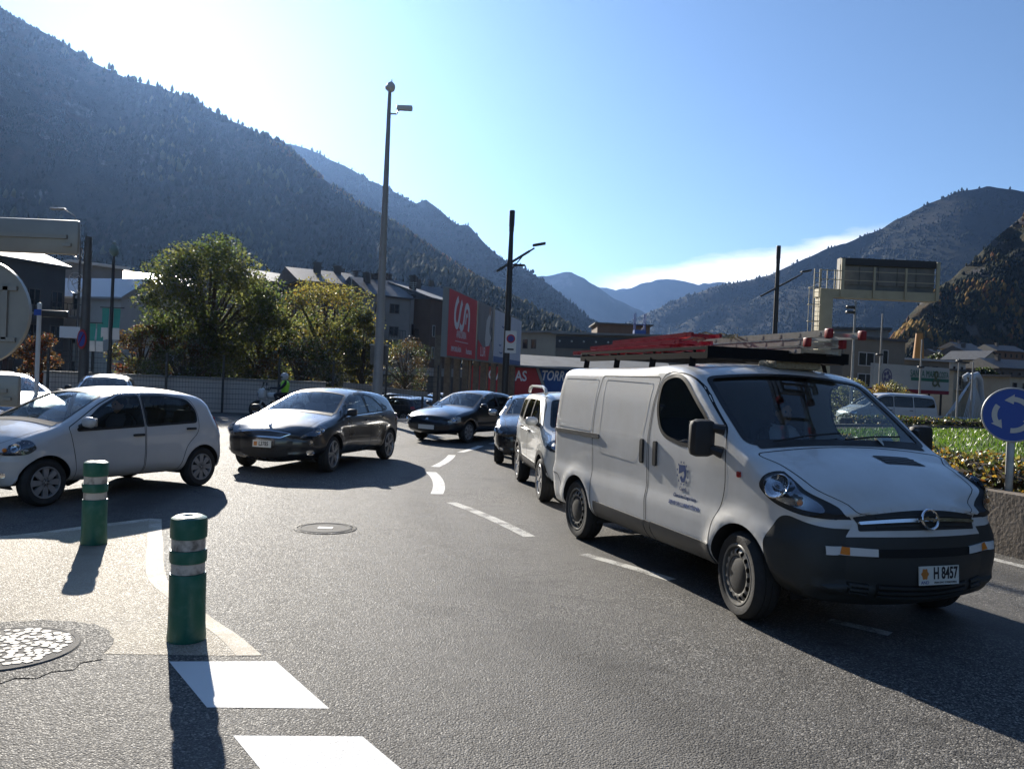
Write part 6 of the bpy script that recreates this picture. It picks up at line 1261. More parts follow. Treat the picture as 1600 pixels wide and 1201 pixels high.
# hedges: each clipped run one hedge of leaves on a twiggy core
def hedge(label, path, w, h, z, nleaf, cols, size, seed):
    rng = np.random.default_rng(seed); t = thing('hedge', label, 'hedge'); Pth = np.array(path); seg = np.linalg.norm(np.diff(Pth, axis=0), axis=1); cum = np.concatenate([[0], np.cumsum(seg)]); s = rng.random(nleaf)*cum[-1]; x = np.interp(s, cum, Pth[:, 0]); y = np.interp(s, cum, Pth[:, 1])
    tx = np.gradient(np.interp(np.linspace(0, cum[-1], 200), cum, Pth[:, 0])); ty = np.gradient(np.interp(np.linspace(0, cum[-1], 200), cum, Pth[:, 1])); i = np.minimum(199, (s/cum[-1]*199).astype(int)); L = np.hypot(tx[i], ty[i]); nx, ny = -ty[i]/L, tx[i]/L
    th = rng.random(nleaf)*np.pi*1.5-.25*np.pi; rad = (.80+.28*rng.random(nleaf))*(1+.15*np.sin(s*5.1)+.12*np.sin(s*11.7)); off = np.cos(th)*rad*w/2; zz = z+h*.45+np.sin(th)*rad*h*.55
    P = np.stack([x+nx*off, y+ny*off, np.maximum(z+.02, zz)], 1); V = leaves(P, np.full(nleaf, size), rng); mi = np.repeat(rng.choice(len(cols), nleaf, p=[c[1] for c in cols]), 2)
    o = tri_mesh('foliage', V, [LEAF[c[0]] for c in cols], mi); o.parent = t; o['kind'] = 'stuff'
    m = MB(); k = 40; ring = []
    for q in range(k+1):
        sx = cum[-1]*q/k; ring.append((np.interp(sx, cum, Pth[:, 0]), np.interp(sx, cum, Pth[:, 1]), z+h*.42))
    m.tube(ring, min(w, h)*.36, 7); m.build('twigs', MATS['soil'], t, 40); return t
hedge('autumn-tinted low hedge along the near rim of the roundabout beside the round blue sign', arc(IR-.75, 165, 232, 40), .95, .42, .62, 26000, [('olive', .24), ('gold', .20), ('orange', .10), ('dark', .28), ('yellow', .18)], .06, 31)
hedge('dark clipped hedge across the far side of the lawn', [(12.0, 29.6), (16, 31.2), (20, 32.0), (26, 31.6), (32, 28.5)], .8, .42, .55, 11000, [('dark', .55), ('green', .3), ('gold', .15)], .085, 37)
# roundabout sign
sp_ = at(1582, 648, 9.6); b = Vector((sp_.x, sp_.y, 0)); t = thing('roundabout_sign', 'round blue sign with three white circling arrows on a grey post', 'road sign', b, R(-26))
m = MB(); rbox(m, (0, .05, sp_.z/2), (.085, .05, sp_.z), .01); m.build('post', GALV, t, 40)
Ms = Matrix.Translation((0, 0, sp_.z)) @ Matrix.Rotation(R(90), 4, 'X')
m = MB(); m.lathe([(0, -.012), (.318, -.012), (.322, 0), (.318, .014), (.303, .014), (.303, .008), (0, .008)], 56, 0, Ms); o = m.build('disc', pm('sign_rim', (.36, .36, .36), .45, .3), t, 30)
m = MB(); m.lathe([(0, .011), (.304, .011)], 56, 0, Ms); m.build('blue_face', BLUE_S, t, 30)
ARW = pm('sign_white', (.58, .57, .52), .45)
for k in range(3):
    a0 = R(25+120*k); m = MB(); pts_ = []; n_ = 12; sweep = R(62)
    for i in range(n_+1):
        a = a0+sweep*i/n_; pts_ += [(.155*math.cos(a), .155*math.sin(a)), (.212*math.cos(a), .212*math.sin(a))]
    m.add([Ms @ Vector((p[0], p[1], .0135)) for p in pts_], [(2*i, 2*i+1, 2*i+3, 2*i+2) for i in range(n_)])
    a = a0+sweep; tip = a+R(31); m.add([Ms @ Vector((r_*math.cos(q), r_*math.sin(q), .0135)) for r_, q in ((.125, a), (.242, a), (.190, tip))], [(0, 1, 2)]); m.build('arrow', ARW, t)
# minivan beyond the lawn
MV = at(1385, 640, 41.0)
# ------------------------------------------------------------------ buildings
WALLS = {k: pm('wall_'+k, c, .85, c2=tuple(v*.8 for v in c), nscale=.6, bump=.15, bscale=8) for k, c in dict(dark=(.11, .105, .10), grey=(.27, .26, .245), white=(.52, .50, .46), cream=(.42, .38, .30), brown=(.15, .10, .07), stone=(.22, .19, .15), pale=(.42, .405, .38), ochre=(.36, .28, .16)).items()}
SLATE = pm('slate', (.06, .062, .066), .6, c2=(.10, .102, .105), nscale=2, bump=.4, bscale=14); TILE = pm('roof_tile', (.16, .085, .05), .8, c2=(.11, .06, .04), nscale=3, bump=.5, bscale=10); CONC = pm('concrete', (.30, .295, .28), .8, c2=(.22, .215, .20), nscale=1, bump=.2, bscale=12)
PANE = pm('window_pane', (.03, .035, .04), .08, spec=.8); FRAME = pm('window_frame', (.12, .10, .085), .6); FRAMEW = pm('window_frame_white', (.45, .44, .42), .6); SHUT = pm('shutter', (.42, .41, .38), .7)
def building(label, A, B, z0, H, depth, wall, roof='flat', wins=(), cat='building', name='building', over=.35, rise=2.0, frame=None, group=None, roofm=None, balc=(), chim=(), slabs=()):
    A = Vector((A[0], A[1], 0)); B = Vector((B[0], B[1], 0)); L = (B-A).length; u = (B-A)/L; rz = math.atan2(u.y, u.x); t = thing(name, label, cat, (A.x, A.y, z0), rz, group)
    # local: x along the facade, y into the building, z up
    m = MB(); m.box(0, L, 0, depth, 0, H); W = m.build('wall', WALLS[wall], t); rm = roofm or SLATE; m = MB()
    if roof == 'flat': m.box(-over, L+over, -over, depth+over, H, H+.28)
    elif roof == 'gable':      # ridge along the facade
        m.prism([(-over, 0), (depth/2, rise), (depth+over, 0), (depth+over, -.18), (-over, -.18)], -over, L+over, 0, Matrix.Translation((0, 0, H)) @ Matrix(((0, 1, 0, 0), (1, 0, 0, 0), (0, 0, 1, 0), (0, 0, 0, 1))))
    elif roof == 'front':      # gable end faces the street
        m.prism([(-over, -.25*over), (L/2, rise), (L+over, -.25*over), (L+over, -.25*over-.2), (L/2, rise-.2), (-over, -.25*over-.2)], -over, depth+over, 0, Matrix.Translation((0, 0, H+.1)))
        w2 = MB(); w2.prism([(0, 0), (L, 0), (L/2, rise-.15)], 0.003, depth-.003, 0, Matrix.Translation((0, 0, H))); w2.build('gable_wall', WALLS[wall], t)
    elif roof == 'shed': m.prism([(-over, rise), (depth+over, 0), (depth+over, -.2), (-over, rise-.2)], -over, L+over, 0, Matrix.Translation((0, 0, H)) @ Matrix(((0, 1, 0, 0), (1, 0, 0, 0), (0, 0, 1, 0), (0, 0, 0, 1))))
    R_ = m.build('roof', rm, t)
    for (x, y, w, h) in chim:
        m = MB(); m.box(x, x+w, y, y+w, H, H+h); m.box(x-.08, x+w+.08, y-.08, y+w+.08, H+h, H+h+.15); m.build('chimney', WALLS['dark'], R_)
    for (x0, x1, a, b_) in wins:
        m = MB(); f = .09; m.box(x0, x1, -.07, 0, a, a+f); m.box(x0, x1, -.07, 0, b_-f, b_); m.box(x0, x0+f, -.07, 0, a+f, b_-f); m.box(x1-f, x1, -.07, 0, a+f, b_-f)
        if x1-x0 > 1.0: m.box((x0+x1)/2-.04, (x0+x1)/2+.04, -.07, 0, a+f, b_-f)
        o = m.build('window', frame or FRAME, t); m = MB(); m.box(x0+f, x1-f, -.03, -.002, a+f, b_-f); m.build('pane', PANE, o)
    for (x0, x1, z, d) in balc:
        m = MB(); m.box(x0, x1, -d, 0, z-.18, z); o = m.build('balcony', CONC, t); m = MB(); m.bar((x0, -d+.03, z+1.0), (x1, -d+.03, z+1.0), .06)
        k = int((x1-x0)/.35)
        for i in range(k+1): m.bar((x0+(x1-x0)*i/k, -d+.03, z), (x0+(x1-x0)*i/k, -d+.03, z+1.0), .04)
        m.build('railing', DARKM, o)
    for (x0, x1, z, h, d, mt) in slabs: m = MB(); m.box(x0, x1, -d, 0, z, z+h); m.build('ledge', mt, t)
    return t
def XY(px, Y): p = at(px, 590, Y); return (p.x, p.y)
def ZZ(px, py, Y): return at(px, py, Y).z
def wgrid(x0, x1, n, z0, dz, rows, w, h): return [(x0+(x1-x0)*(i+.5)/n-w/2, x0+(x1-x0)*(i+.5)/n+w/2, z0+dz*r, z0+dz*r+h) for i in range(n) for r in range(rows)]
G0 = -.85
# left of the trees
A, B = XY(-60, 62), XY(96, 70); building('dark building with balconies behind the round sign back at far left', A, B, G0, 10.6, 12, 'dark', 'gable', wgrid(.5, 11, 5, 1.2, 2.9, 3, 1.1, 1.4), balc=[(6.5, 11.0, 6.4, 1.1), (1, 5, 6.4, 1.1)], rise=2.2)
A, B = XY(108, 84), XY(186, 88); building('grey flat-roofed block with a bright parapet behind the lantern mast', A, B, G0, ZZ(150, 416, 86)-G0, 10, 'grey', 'flat', wgrid(.4, 5.0, 3, 1.5, 3.0, 3, .9, 1.3), over=.5, roofm=pm('bright_parapet', (.66, .65, .62), .35))
A, B = XY(184, 70), XY(262, 76); building('white gabled house with a sunlit roof left of the big tree', A, B, G0, ZZ(200, 468, 72)-G0, 11, 'white', 'front', [(1.8, 2.5, 4.9, 5.9), (3.0, 3.7, 4.9, 5.9), (2.4, 3.1, 2.2, 3.2)], rise=1.9, roofm=pm('pale_roof', (.40, .40, .40), .35))
A, B = XY(190, 92), XY(300, 96); building('long pale roofed block behind the white gabled house', A, B, G0, ZZ(240, 445, 94)-G0, 12, 'pale', 'gable', wgrid(.5, 7.5, 4, 2, 3, 2, .9, 1.3), rise=1.8, roofm=MATS['pale_roof'])
t = thing('shop_canopy', 'bright white box canopy behind the no parking sign', 'canopy', (*XY(90, 50), 0)); b_ = at(90, 527, 50); e_ = at(131, 511, 50); m = MB(); m.box(0, e_.x-b_.x, 0, 2.5, b_.z, e_.z); m.build('canopy_box', pm('canopy_white', (.75, .75, .75), .5), t)
for x in (.1, e_.x-b_.x-.1): m = MB(); m.bar((x, 1.2, G0), (x, 1.2, b_.z), .12); m.build('support', DARKM, t)
# apartment row behind the trees
A, B = XY(372, 104), XY(470, 112); building('dark apartment house with a light slate roof above the middle of the trees', A, B, G0, ZZ(430, 440, 108)-G0, 12, 'dark', 'gable', wgrid(.5, 7.5, 4, 2, 2.9, 4, 1, 1.3), rise=2.0, chim=[(2, 4, .8, 2.6)])
A, B = XY(462, 101), XY(560, 105); building('dark apartment house rising behind the yellow tree', A, B, G0, ZZ(520, 441, 102)-G0, 12, 'brown', 'gable', wgrid(.5, 8.5, 4, 2, 2.9, 4, 1, 1.3), rise=2.2, chim=[(3, 4, .8, 2.8), (6, 5, .8, 2.8)])
A, B = XY(574, 99), XY(636, 102); building('grey four-storey apartment house directly behind the tall camera pole', A, B, G0, ZZ(605, 462, 100)-G0, 12, 'grey', 'gable', wgrid(.3, 4.2, 2, 1.8, 2.75, 4, 1.3, 1.2), rise=2.6, chim=[(1, 4, .7, 3), (3, 6, .7, 3.2)], balc=[(2.2, 4.4, 4.3, .9), (2.2, 4.4, 7.0, .9)])
A, B = XY(637, 104), XY(668, 109); building('pale grey apartment house with stacked balconies near the red billboard', A, B, G0, ZZ(650, 463, 106)-G0, 12, 'pale', 'gable', [(.4, 1.0, z, z+1.5) for z in (2, 4.8, 7.6)]+[(1.4, 2.2, z, z+1.6) for z in (2, 4.8, 7.6)], rise=2.2, balc=[(.1, 2.4, 4.6, .8), (.1, 2.4, 7.4, .8)])
A, B = XY(668, 104), XY(712, 112); building('brown apartment house with pale shutters beside the red billboard', A, B, G0, ZZ(690, 468, 106)-G0, 12, 'brown', 'gable', [(.8, 1.5, z, z+1.5) for z in (2.0, 4.8, 7.6)], rise=2.0, frame=SHUT, chim=[(1, 3, .7, 2.8)])
for (x0, x1, yt, Y, wl_, lab) in ((520, 585, 447, 128, 'grey', 'grey apartment block stepping up behind the yellow tree and its dark neighbour'), (588, 640, 452, 132, 'pale', 'pale apartment block stepping up behind the tall camera pole'), (642, 705, 462, 136, 'dark', 'dark apartment block farthest back, left of the red billboard')):
    A, B = XY(x0, Y), XY(x1, Y+4); W_ = (Vector((*B, 0))-Vector((*A, 0))).length; H_ = ZZ((x0+x1)/2, yt, Y)-G0
    building(lab, A, B, G0, H_, 9, wl_, 'gable', wgrid(.3, W_-.3, 3, H_-8.0, 2.7, 3, 1.0, 1.4), rise=2.2, chim=[(W_*.25, 3, .7, 3.0), (W_*.7, 5, .7, 3.2)], balc=[(.3, W_*.45, H_-5.6, .9), (.3, W_*.45, H_-2.9, .9)], frame=FRAMEW)
for i, (px, py, Y) in enumerate(((550, 424, 102), (646, 440, 106), (1000, 0, 0))[:2]):
    p = at(px, py, Y); q = at(px, py+22, Y); t = thing('roof_aerial', ('television aerial on the ridge behind the yellow tree', 'television aerial on the roof right of the tall pole')[i], 'aerial', (p.x, p.y, q.z-.9)); H = p.z-q.z+.9; m = MB(); m.bar((0, 0, 0), (0, 0, H), .06); m.build('mast', GALV, t)
    m = MB()
    for k in range(4): m.bar((-.5+.1*k, 0, H-.15-.25*k), (.5-.1*k, 0, H-.15-.25*k), .05)
    m.build('elements', GALV, t)
# concrete deck of the car park building under the billboards
A, B = XY(598, 78), XY(728, 81); building('dark car park building with a concrete ledge behind the parked cars', A, B, G0-.1, ZZ(680, 578, 79)-G0, 4, 'dark', 'flat', [], over=.1, slabs=[(0, 8, ZZ(680, 578, 79)-G0-.5, .8, .4, CONC)], roofm=CONC)
# ------------------------------------------------------------------ billboards
P0 = at(696, 590, 46); P1 = at(812, 590, 70); BA = Vector((P0.x, P0.y, 0)); BBv = Vector((P1.x, P1.y, 0)); u = (BBv-BA).normalized(); rz = math.atan2(u.y, u.x); Lb = (BBv-BA).length
zb0 = ZZ(696, 557, 46); zb1 = ZZ(696, 448, 46)
BRED = pm('billboard_red', (.66, .055, .06), .55, c2=(.58, .045, .05), nscale=2); BWHT = pm('billboard_white', (.66, .69, .74), .6, c2=(.58, .62, .69), nscale=.7); BBLUE = pm('billboard_blue', (.10, .16, .33), .6); BLET = pm('billboard_letters', (.80, .77, .77), .6); TIMBER = pm('timber', (.20, .165, .12), .8, c2=(.13, .105, .08), nscale=4, bump=.3, bscale=20); BFIG = pm('billboard_dark', (.05, .045, .045), .6)
def board(label, s0, s1, face, z0=zb0, z1=zb1, side=None):
    o = BA+u*s0; t = thing('billboard', label, 'billboard', o, rz, 'billboards in a row on timber posts'); L = s1-s0-.12
    m = MB(); m.box(0, L, .0, .35, z0, z1); m.build('panel_case', side or pm('case_grey', (.24, .25, .24), .6) if 'case_grey' not in MATS else MATS['case_grey'], t)
    m = MB(); m.box(.1, L-.1, -.02, -.002, z0+.08, z1-.08); m.build('poster', face, t)
    k = max(2, int(L/2.2)); 
    for i in range(k+1):
        x = .25+(L-.5)*i/k; m = MB(); m.box(x-.17, x+.17, .36, .72, G0-o.z, z0+1.2); m.build('timber_post', TIMBER, t)
    return t, L
def plane_M(x, z, y=-.03): return Matrix.Translation((x, y, z)) @ Matrix.Rotation(R(90), 4, 'X')
t, L = board('red billboard with a white ribbon logo at the left end of the row', 0, 7.3, BRED); hz = zb1-zb0
def ribbon(pts_, r, parent, mat, name):
    m = MB(); P = [Vector((p[0], -.03, p[1])) for p in pts_]; n = len(P); vs = []
    for i, p in enumerate(P):
        d = (P[min(n-1, i+1)]-P[max(0, i-1)]).normalized(); nn = Vector((-d.z, 0, d.x)); w = r[i] if isinstance(r, list) else r; vs += [p+nn*w, p-nn*w]
    m.add(vs, [(2*i, 2*i+1, 2*i+3, 2*i+2) for i in range(n-1)]); return m.build(name, mat, parent)
def bez(P, n=10):
    out = []
    for i in range(0, len(P)-1, 3):
        a, b, c, d = [Vector(q) for q in P[i:i+4]]
        out += [(a*(1-t_)**3+b*3*t_*(1-t_)**2+c*3*t_*t_*(1-t_)+d*t_**3) for t_ in [k/n for k in range(n)]]
    out.append(Vector(P[-1])); return [(q[0], q[1]) for q in out]
sx_, sz_ = L/7.0, hz/4.0
def LP(a, b): return (a*sx_, zb0+b*sz_)
ribbon(bez([LP(2.1, 3.55), LP(1.2, 3.1), LP(1.2, 1.95), LP(1.9, 1.9), LP(2.5, 1.9), LP(2.4, 2.9), LP(3.0, 3.45)]), .20, t, BLET, 'logo_stroke')
ribbon(bez([LP(2.6, 2.0), LP(3.2, 1.6), LP(3.5, 2.0), LP(3.6, 2.5), LP(3.8, 3.2), LP(4.0, 3.4), LP(4.4, 3.3), LP(5.0, 3.1), LP(4.9, 2.4), LP(4.75, 1.75)]), .19, t, BLET, 'logo_stroke')
ribbon(bez([LP(4.0, 2.15), LP(4.05, 2.9), LP(4.35, 2.9), LP(4.35, 2.6)]), .10, t, BLET, 'logo_stroke')
text_obj('lettering', 'ANDORRA', BLET, .62, plane_M(3.1*sx_, zb0+1.42*sz_), t, .004, sx=.8); m = MB(); m.box(1.7*sx_, 4.8*sx_, -.035, -.021, zb0+.98*sz_, zb0+1.02*sz_); m.build('rule', BLET, t)
text_obj('lettering', 'IMMOBILIÀRIA', BLET, .42, plane_M(2.0*sx_, zb0+.50*sz_), t, .004, sx=.9); text_obj('lettering', 'humana', BLET, .55, plane_M(5.1*sx_, zb0+.50*sz_), t, .004, sx=.9)
t, L = board('poster billboard with a figure in white above a red corner', 7.5, 12.6, pm('poster_grey', (.30, .285, .27), .6, c2=(.22, .21, .20), nscale=.6))
ribbon([(.75*L, zb0+.93*hz), (.72*L, zb0+.80*hz), (.62*L, zb0+.66*hz), (.60*L, zb0+.45*hz), (.72*L, zb0+.28*hz)], [.35, .30, .55, .75, .95], t, WHITEM, 'figure_dress'); m = MB(); m.sphere((.72*L, -.035, zb0+.90*hz), (.26, .004, .34), 12, 8); m.build('figure_head', MATS['skin'], t, 60)
ribbon([(.86*L, zb0+.62*hz), (.93*L, zb0+.52*hz), (.9*L, zb0+.38*hz)], .12, t, BFIG, 'figure_sleeve')
m = MB(); m.add([(.1, -.032, zb0+.1), (L*.72, -.032, zb0+.1), (L*.80, -.032, zb0+.30*hz), (.35*L, -.032, zb0+.24*hz), (.1, -.032, zb0+.36*hz)], [(0, 1, 2, 3, 4)]); m.build('red_corner', BRED, t); text_obj('lettering', 'LUR', BLET, .9, plane_M(.36*L, zb0+.62), t, .004)
t, L = board('pale blue billboard half hidden behind the street lamp', 12.8, 19.0, BWHT); m = MB(); m.box(.1, L-.1, -.035, -.021, zb0+.08, zb0+.5); m.build('blue_strip', BBLUE, t)
for (x, z, w) in ((.45, .72, .18), (.66, .52, .22), (.3, .36, .15), (.35, .22, .2)): ribbon([(x*L, zb0+z*hz), (x*L+w*L*.5, zb0+z*hz-.08), (x*L+w*L, zb0+z*hz+.02)], .05, t, BBLUE, 'poster_stroke')
t, L = board('pale billboard at the right end of the row beside the tow-away sign', 19.2, Lb, BWHT); m = MB(); m.box(.1, L-.1, -.035, -.021, zb0+.08, zb0+.45); m.build('blue_strip', BBLUE, t)
# ------------------------------------------------------------------ motor dealer's hoardings under the billboards
SH_R = pm('shop_red', (.52, .035, .04), .5, c2=(.45, .03, .035), nscale=1); SH_B = pm('shop_blue', (.02, .09, .30), .5, c2=(.016, .07, .24), nscale=1)
A = Vector((*XY(735, 75), 0)); B = Vector((*XY(990, 75), 0)); L = (B-A).length; t = thing('motorcycle_shop', 'motorcycle shop front in red and blue behind the white high-roofed car', 'shop', (A.x, A.y, G0), math.atan2(B.y-A.y, B.x-A.x)); h0 = ZZ(830, 622, 75)-G0; h1 = ZZ(830, 575, 75)-G0
m = MB(); m.box(0, L, .05, 6, 0, h1+.1); m.build('wall', WALLS['dark'], t)
fx = (at(843, 590, 75)-A).x; fx0 = (at(838, 590, 75)-A).x
m = MB(); m.prism([(0, .2), (fx+1.0, .2), (fx-.4, h1), (0, h1)], -.02, .04); m.build('red_hoarding', SH_R, t)
m = MB(); m.prism([(fx+1.35, .2), (L, .2), (L, h1), (fx-.05, h1)], -.02, .04); m.build('blue_hoarding', SH_B, t)
m = MB(); m.prism([(fx+1.05, .2), (fx+1.3, .2), (fx-.1, h1), (fx-.35, h1)], -.03, .03); m.build('divider', WALLS['pale'], t)
def shop_text(s, px, py, wpx, mat, ital=0.0, size=1.3):
    p = at(px, py, 75); M = Matrix.Translation(((Vector((p.x, p.y, 0))-Vector((A.x, A.y, 0))).length*(1 if p.x > A.x else -1), -.03, p.z-G0)) @ Matrix.Rotation(R(90), 4, 'X'); o = text_obj('shop_lettering', s, mat, size, M, t, .006, shear=ital, bold=.03); w = max(v.co.x for v in o.data.vertices)-min(v.co.x for v in o.data.vertices); k = (wpx/1280*75)/w; cx_ = M.translation.x
    for v in o.data.vertices: v.co.x = cx_+(v.co.x-cx_)*k
shop_text('GASGAS', 793, 587, 60, BLET); shop_text('TORROT', 873, 588, 56, BLET, .25, 1.25)
m = MB(); m.box(0, L, -.6, .04, h1+.05, h1+.25); m.build('eave', DARKM, t)
a = at(810, 570, 74.2); b_ = at(902, 556, 74.2); t = thing('canopy_roof', 'long pale corrugated canopy roof above the shop front', 'canopy', (a.x, a.y, 0)); m = MB(); LL = b_.x-a.x+9; m.add([(0, 0, a.z), (LL, 0, a.z-.25), (LL, 4, b_.z-.2), (0, 4, b_.z+.05), (0, 0, a.z-.15), (LL, 0, a.z-.4), (LL, 4, b_.z-.35), (0, 4, b_.z-.1)], [(0, 1, 2, 3), (4, 7, 6, 5), (0, 4, 5, 1), (1, 5, 6, 2), (2, 6, 7, 3), (3, 7, 4, 0)]); m.build('sheet', CONC, t)
for x in (.3, LL/2, LL-.3): m = MB(); m.bar((x, 2.0, G0), (x, 2.0, a.z-.05), .2); m.build('support', DARKM, t)
# ------------------------------------------------------------------ long blocks beyond
zt = ZZ(900, 518, 120); A, B = XY(806, 122), XY(866, 118); building('cream corner block with small square windows right of the billboards', A, B, G0, zt-G0-.4, 14, 'cream', 'flat', [(x, x+.9, z, z+1.4) for x in (1.0, 2.5) for z in (7.2,)]+[(x, x+.9, z, z+1.3) for x in (.3, 2.0, 3.9) for z in (4.4,)], over=.5, roofm=CONC)
A, B = XY(866.5, 117.9), XY(1100, 112); p_ = Vector((*A, 0)); Lr = (Vector((*B, 0))-p_).length
t = building('long low block with a dark lamp-lined attic band behind the van roof', A, B, G0, zt-G0-.6, 14, 'stone', 'flat', [(1.2+3.2*i, 3.4+3.2*i, 3.6, 5.2) for i in range(6)], over=.6, roofm=CONC, slabs=[(0, Lr, zt-G0-2.6, 1.7, .15, DARKM)])
for i in range(9):
    x = .6+i*1.75; m = MB(); m.sphere((x, -.3, zt-G0-1.6), .15, 10, 7); m.bar((x, -.15, zt-G0-1.6), (x, -.3, zt-G0-1.6), .05); m.build('wall_lamp', WHITEM, t, 60)
A, B = XY(930, 165), XY(1012, 165); building('set-back brown attic storey on the skyline above the ladders', A, B, G0, ZZ(960, 507, 165)-G0, 12, 'brown', 'flat', wgrid(1, 9, 6, 11, 3, 1, 1, 1.1), over=.6)
p = at(999, 518, 130); t = thing('tower_crane', 'blue lattice crane base standing on the roofs behind the van', 'crane', (p.x, p.y, G0)); CB = pm('crane_blue', (.02, .07, .26), .5)
m = MB(); zt_ = ZZ(999, 490, 130)-G0
for sx, sy in ((-.5, -.5), (.5, -.5), (.5, .5), (-.5, .5)): m.bar((sx*1.3, sy*1.3, 0), (sx*1.6, sy*1.6, zt_), .14)
for k in range(6): m.bar((-.7, -.7, k*2.0), (.75, -.75, k*2.0+2.0), .09); m.bar((-.7, -.7, k*2+2.0), (.75, -.75, k*2+2.0), .09)
m.build('mast', CB, t); m = MB(); m.box(-.9, .9, -.9, .9, ZZ(999, 517, 130)-G0-.5, ZZ(999, 517, 130)-G0+.1); m.build('counterweight', CB, t)
# ------------------------------------------------------------------ right-hand side
A, B = XY(1316, 87), XY(1412, 91); hb_ = ZZ(1370, 532, 90)-G0
building('grey apartment block with wide windows behind the sign gantry', A, B, G0, hb_, 12, 'stone', 'flat', [(2.2, 4.6, hb_-2.9, hb_-1.4), (2.2, 4.6, hb_-5.2, hb_-3.7), (5.8, 6.7, hb_-3.6, hb_-1.0)], over=.2, frame=FRAMEW)
A, B = XY(1300, 100), XY(1385, 98); building('set-back flat roof with planted terrace above the grey apartment block', A, B, G0, ZZ(1340, 515, 99)-G0, 10, 'grey', 'flat', over=.4)
# hoarding with the ampersand
A = Vector((*XY(1364, 74), 0)); B = Vector((*XY(1483, 80), 0)); L = (B-A).length; rzz = math.atan2(B.y-A.y, B.x-A.x); z0_, z1_ = ZZ(1420, 608, 77), ZZ(1420, 571, 77); t = thing('hoarding', 'long white hoarding with green lettering and an ampersand', 'hoarding', (A.x, A.y, 0), rzz)
HW = pm('hoarding_white', (.42, .42, .39), .6, c2=(.36, .36, .335), nscale=.5); HG = pm('hoarding_green', (.02, .13, .085), .6); m = MB(); m.box(0, L, 0, .3, z0_, z1_); m.build('panel', HW, t); m = MB(); m.box(0, L, -.05, .3, z0_-.35, z0_-.003); m.build('red_base', pm('hoarding_red', (.20, .015, .03), .6), t)
text_obj('lettering', 'SANTA MARIA', HG, .95, plane_M(L*.66, z0_+1.5), t, .004, sx=.75); text_obj('lettering', 'COSTA', HG, .85, plane_M(L*.92, z0_+1.5), t, .004, sx=.55); text_obj('ampersand', '&', pm('hoarding_olive', (.09, .10, .05), .6), 2.3, plane_M(L*.82, z0_+1.05, -.04), t, .004); m = MB(); m.box(L*.48, L*.995, -.02, -.003, z0_+.85, z0_+1.15); m.build('green_band', HG, t)
Mz = plane_M(L*.17, z0_+1.05, -.02); m = MB(); m.lathe([(.62, 0), (.62, .01), (.74, .01), (.74, 0)], 24, 0, Mz)
for k in range(5): m.lathe([(0, .01), (.2, .01), (.2, 0)], 10, 0, Mz @ Matrix.Translation((.36*math.cos(k*1.2566), .36*math.sin(k*1.2566), 0)))
m.build('round_emblem', pm('emblem_violet', (.09, .09, .17), .6), t, 30)
for i in range(6): m = MB(); m.bar((L*(i+.5)/6, .15, 0), (L*(i+.5)/6, .15, z0_-.3), .14); m.build('support', DARKM, t)
# orange stack and low works building
p = at(1435, 556, 150); t = thing('orange_chimney', 'tall tapering orange stack rising behind the white hoarding', 'chimney', (p.x, p.y, 0)); zt_ = ZZ(1437, 521, 150); m = MB(); m.lathe([(1.0, 0), (.95, p.z-.5), (.62, zt_), (.5, zt_), (.5, zt_-.3), (0, zt_-.3)], 20); m.build('stack', pm('stack_orange', (.42, .20, .05), .6), t, 40)
A, B = XY(1408, 120), XY(1482, 122); building('low white-roofed works building behind the hoarding', A, B, 0, ZZ(1440, 563, 120), 10, 'stone', 'flat', wgrid(.5, 6.5, 4, ZZ(1440, 563, 120)-1.6, 3, 1, 1.1, .9), over=.6, roofm=MATS['pale_roof'])
# white cable-stayed bridge
BW = pm('bridge_white', (.52, .54, .55), .4); b0 = at(1524, 640, 80); t = thing('cable_bridge', 'white leaning bridge pylon with fans of stay cables', 'bridge', (b0.x, b0.y, 0)); tp = at(1524, 588, 80)
def bx(px, py, dy=0.0): p = at(px, py, 80); return Vector((p.x-b0.x, dy, p.z))
m = MB(); m.tube([bx(1526, 655, 1.0), bx(1525, 620, .5), bx(1523, 590)], [.16, .20, .18], 12); m.build('pylon', BW, t, 40)
m = MB(); m.tube([bx(1566, 645, 3), bx(1552, 618, 2), bx(1536, 594, .5), bx(1526, 586), bx(1519, 587, -.2), bx(1514, 594, -.4)], [.22, .24, .28, .34, .32, .2], 12); m.tube([bx(1509, 596, 0), bx(1507, 588, 0), bx(1512, 585, 0), bx(1520, 589, 0)], [.16, .22, .22, .2], 10); m.build('arched_head', BW, t, 40)
for k in range(14):
    m = MB(); a = bx(1521, 594); b_ = bx(1478+k*5.6, 655, -3+.3*k); m.tube([a, b_], .026, 5); m.build('stay_cable', BW, t)
for k in range(3): m = MB(); m.tube([bx(1519, 592), bx(1472-k*6, 640+k*5, -2)], .07, 6); m.build('back_stay', BW, t)
m = MB(); m.box(-5, 9, -2.5, 3.5, bx(1524, 652).z-.5, bx(1524, 652).z-.1); m.build('deck', CONC, t)
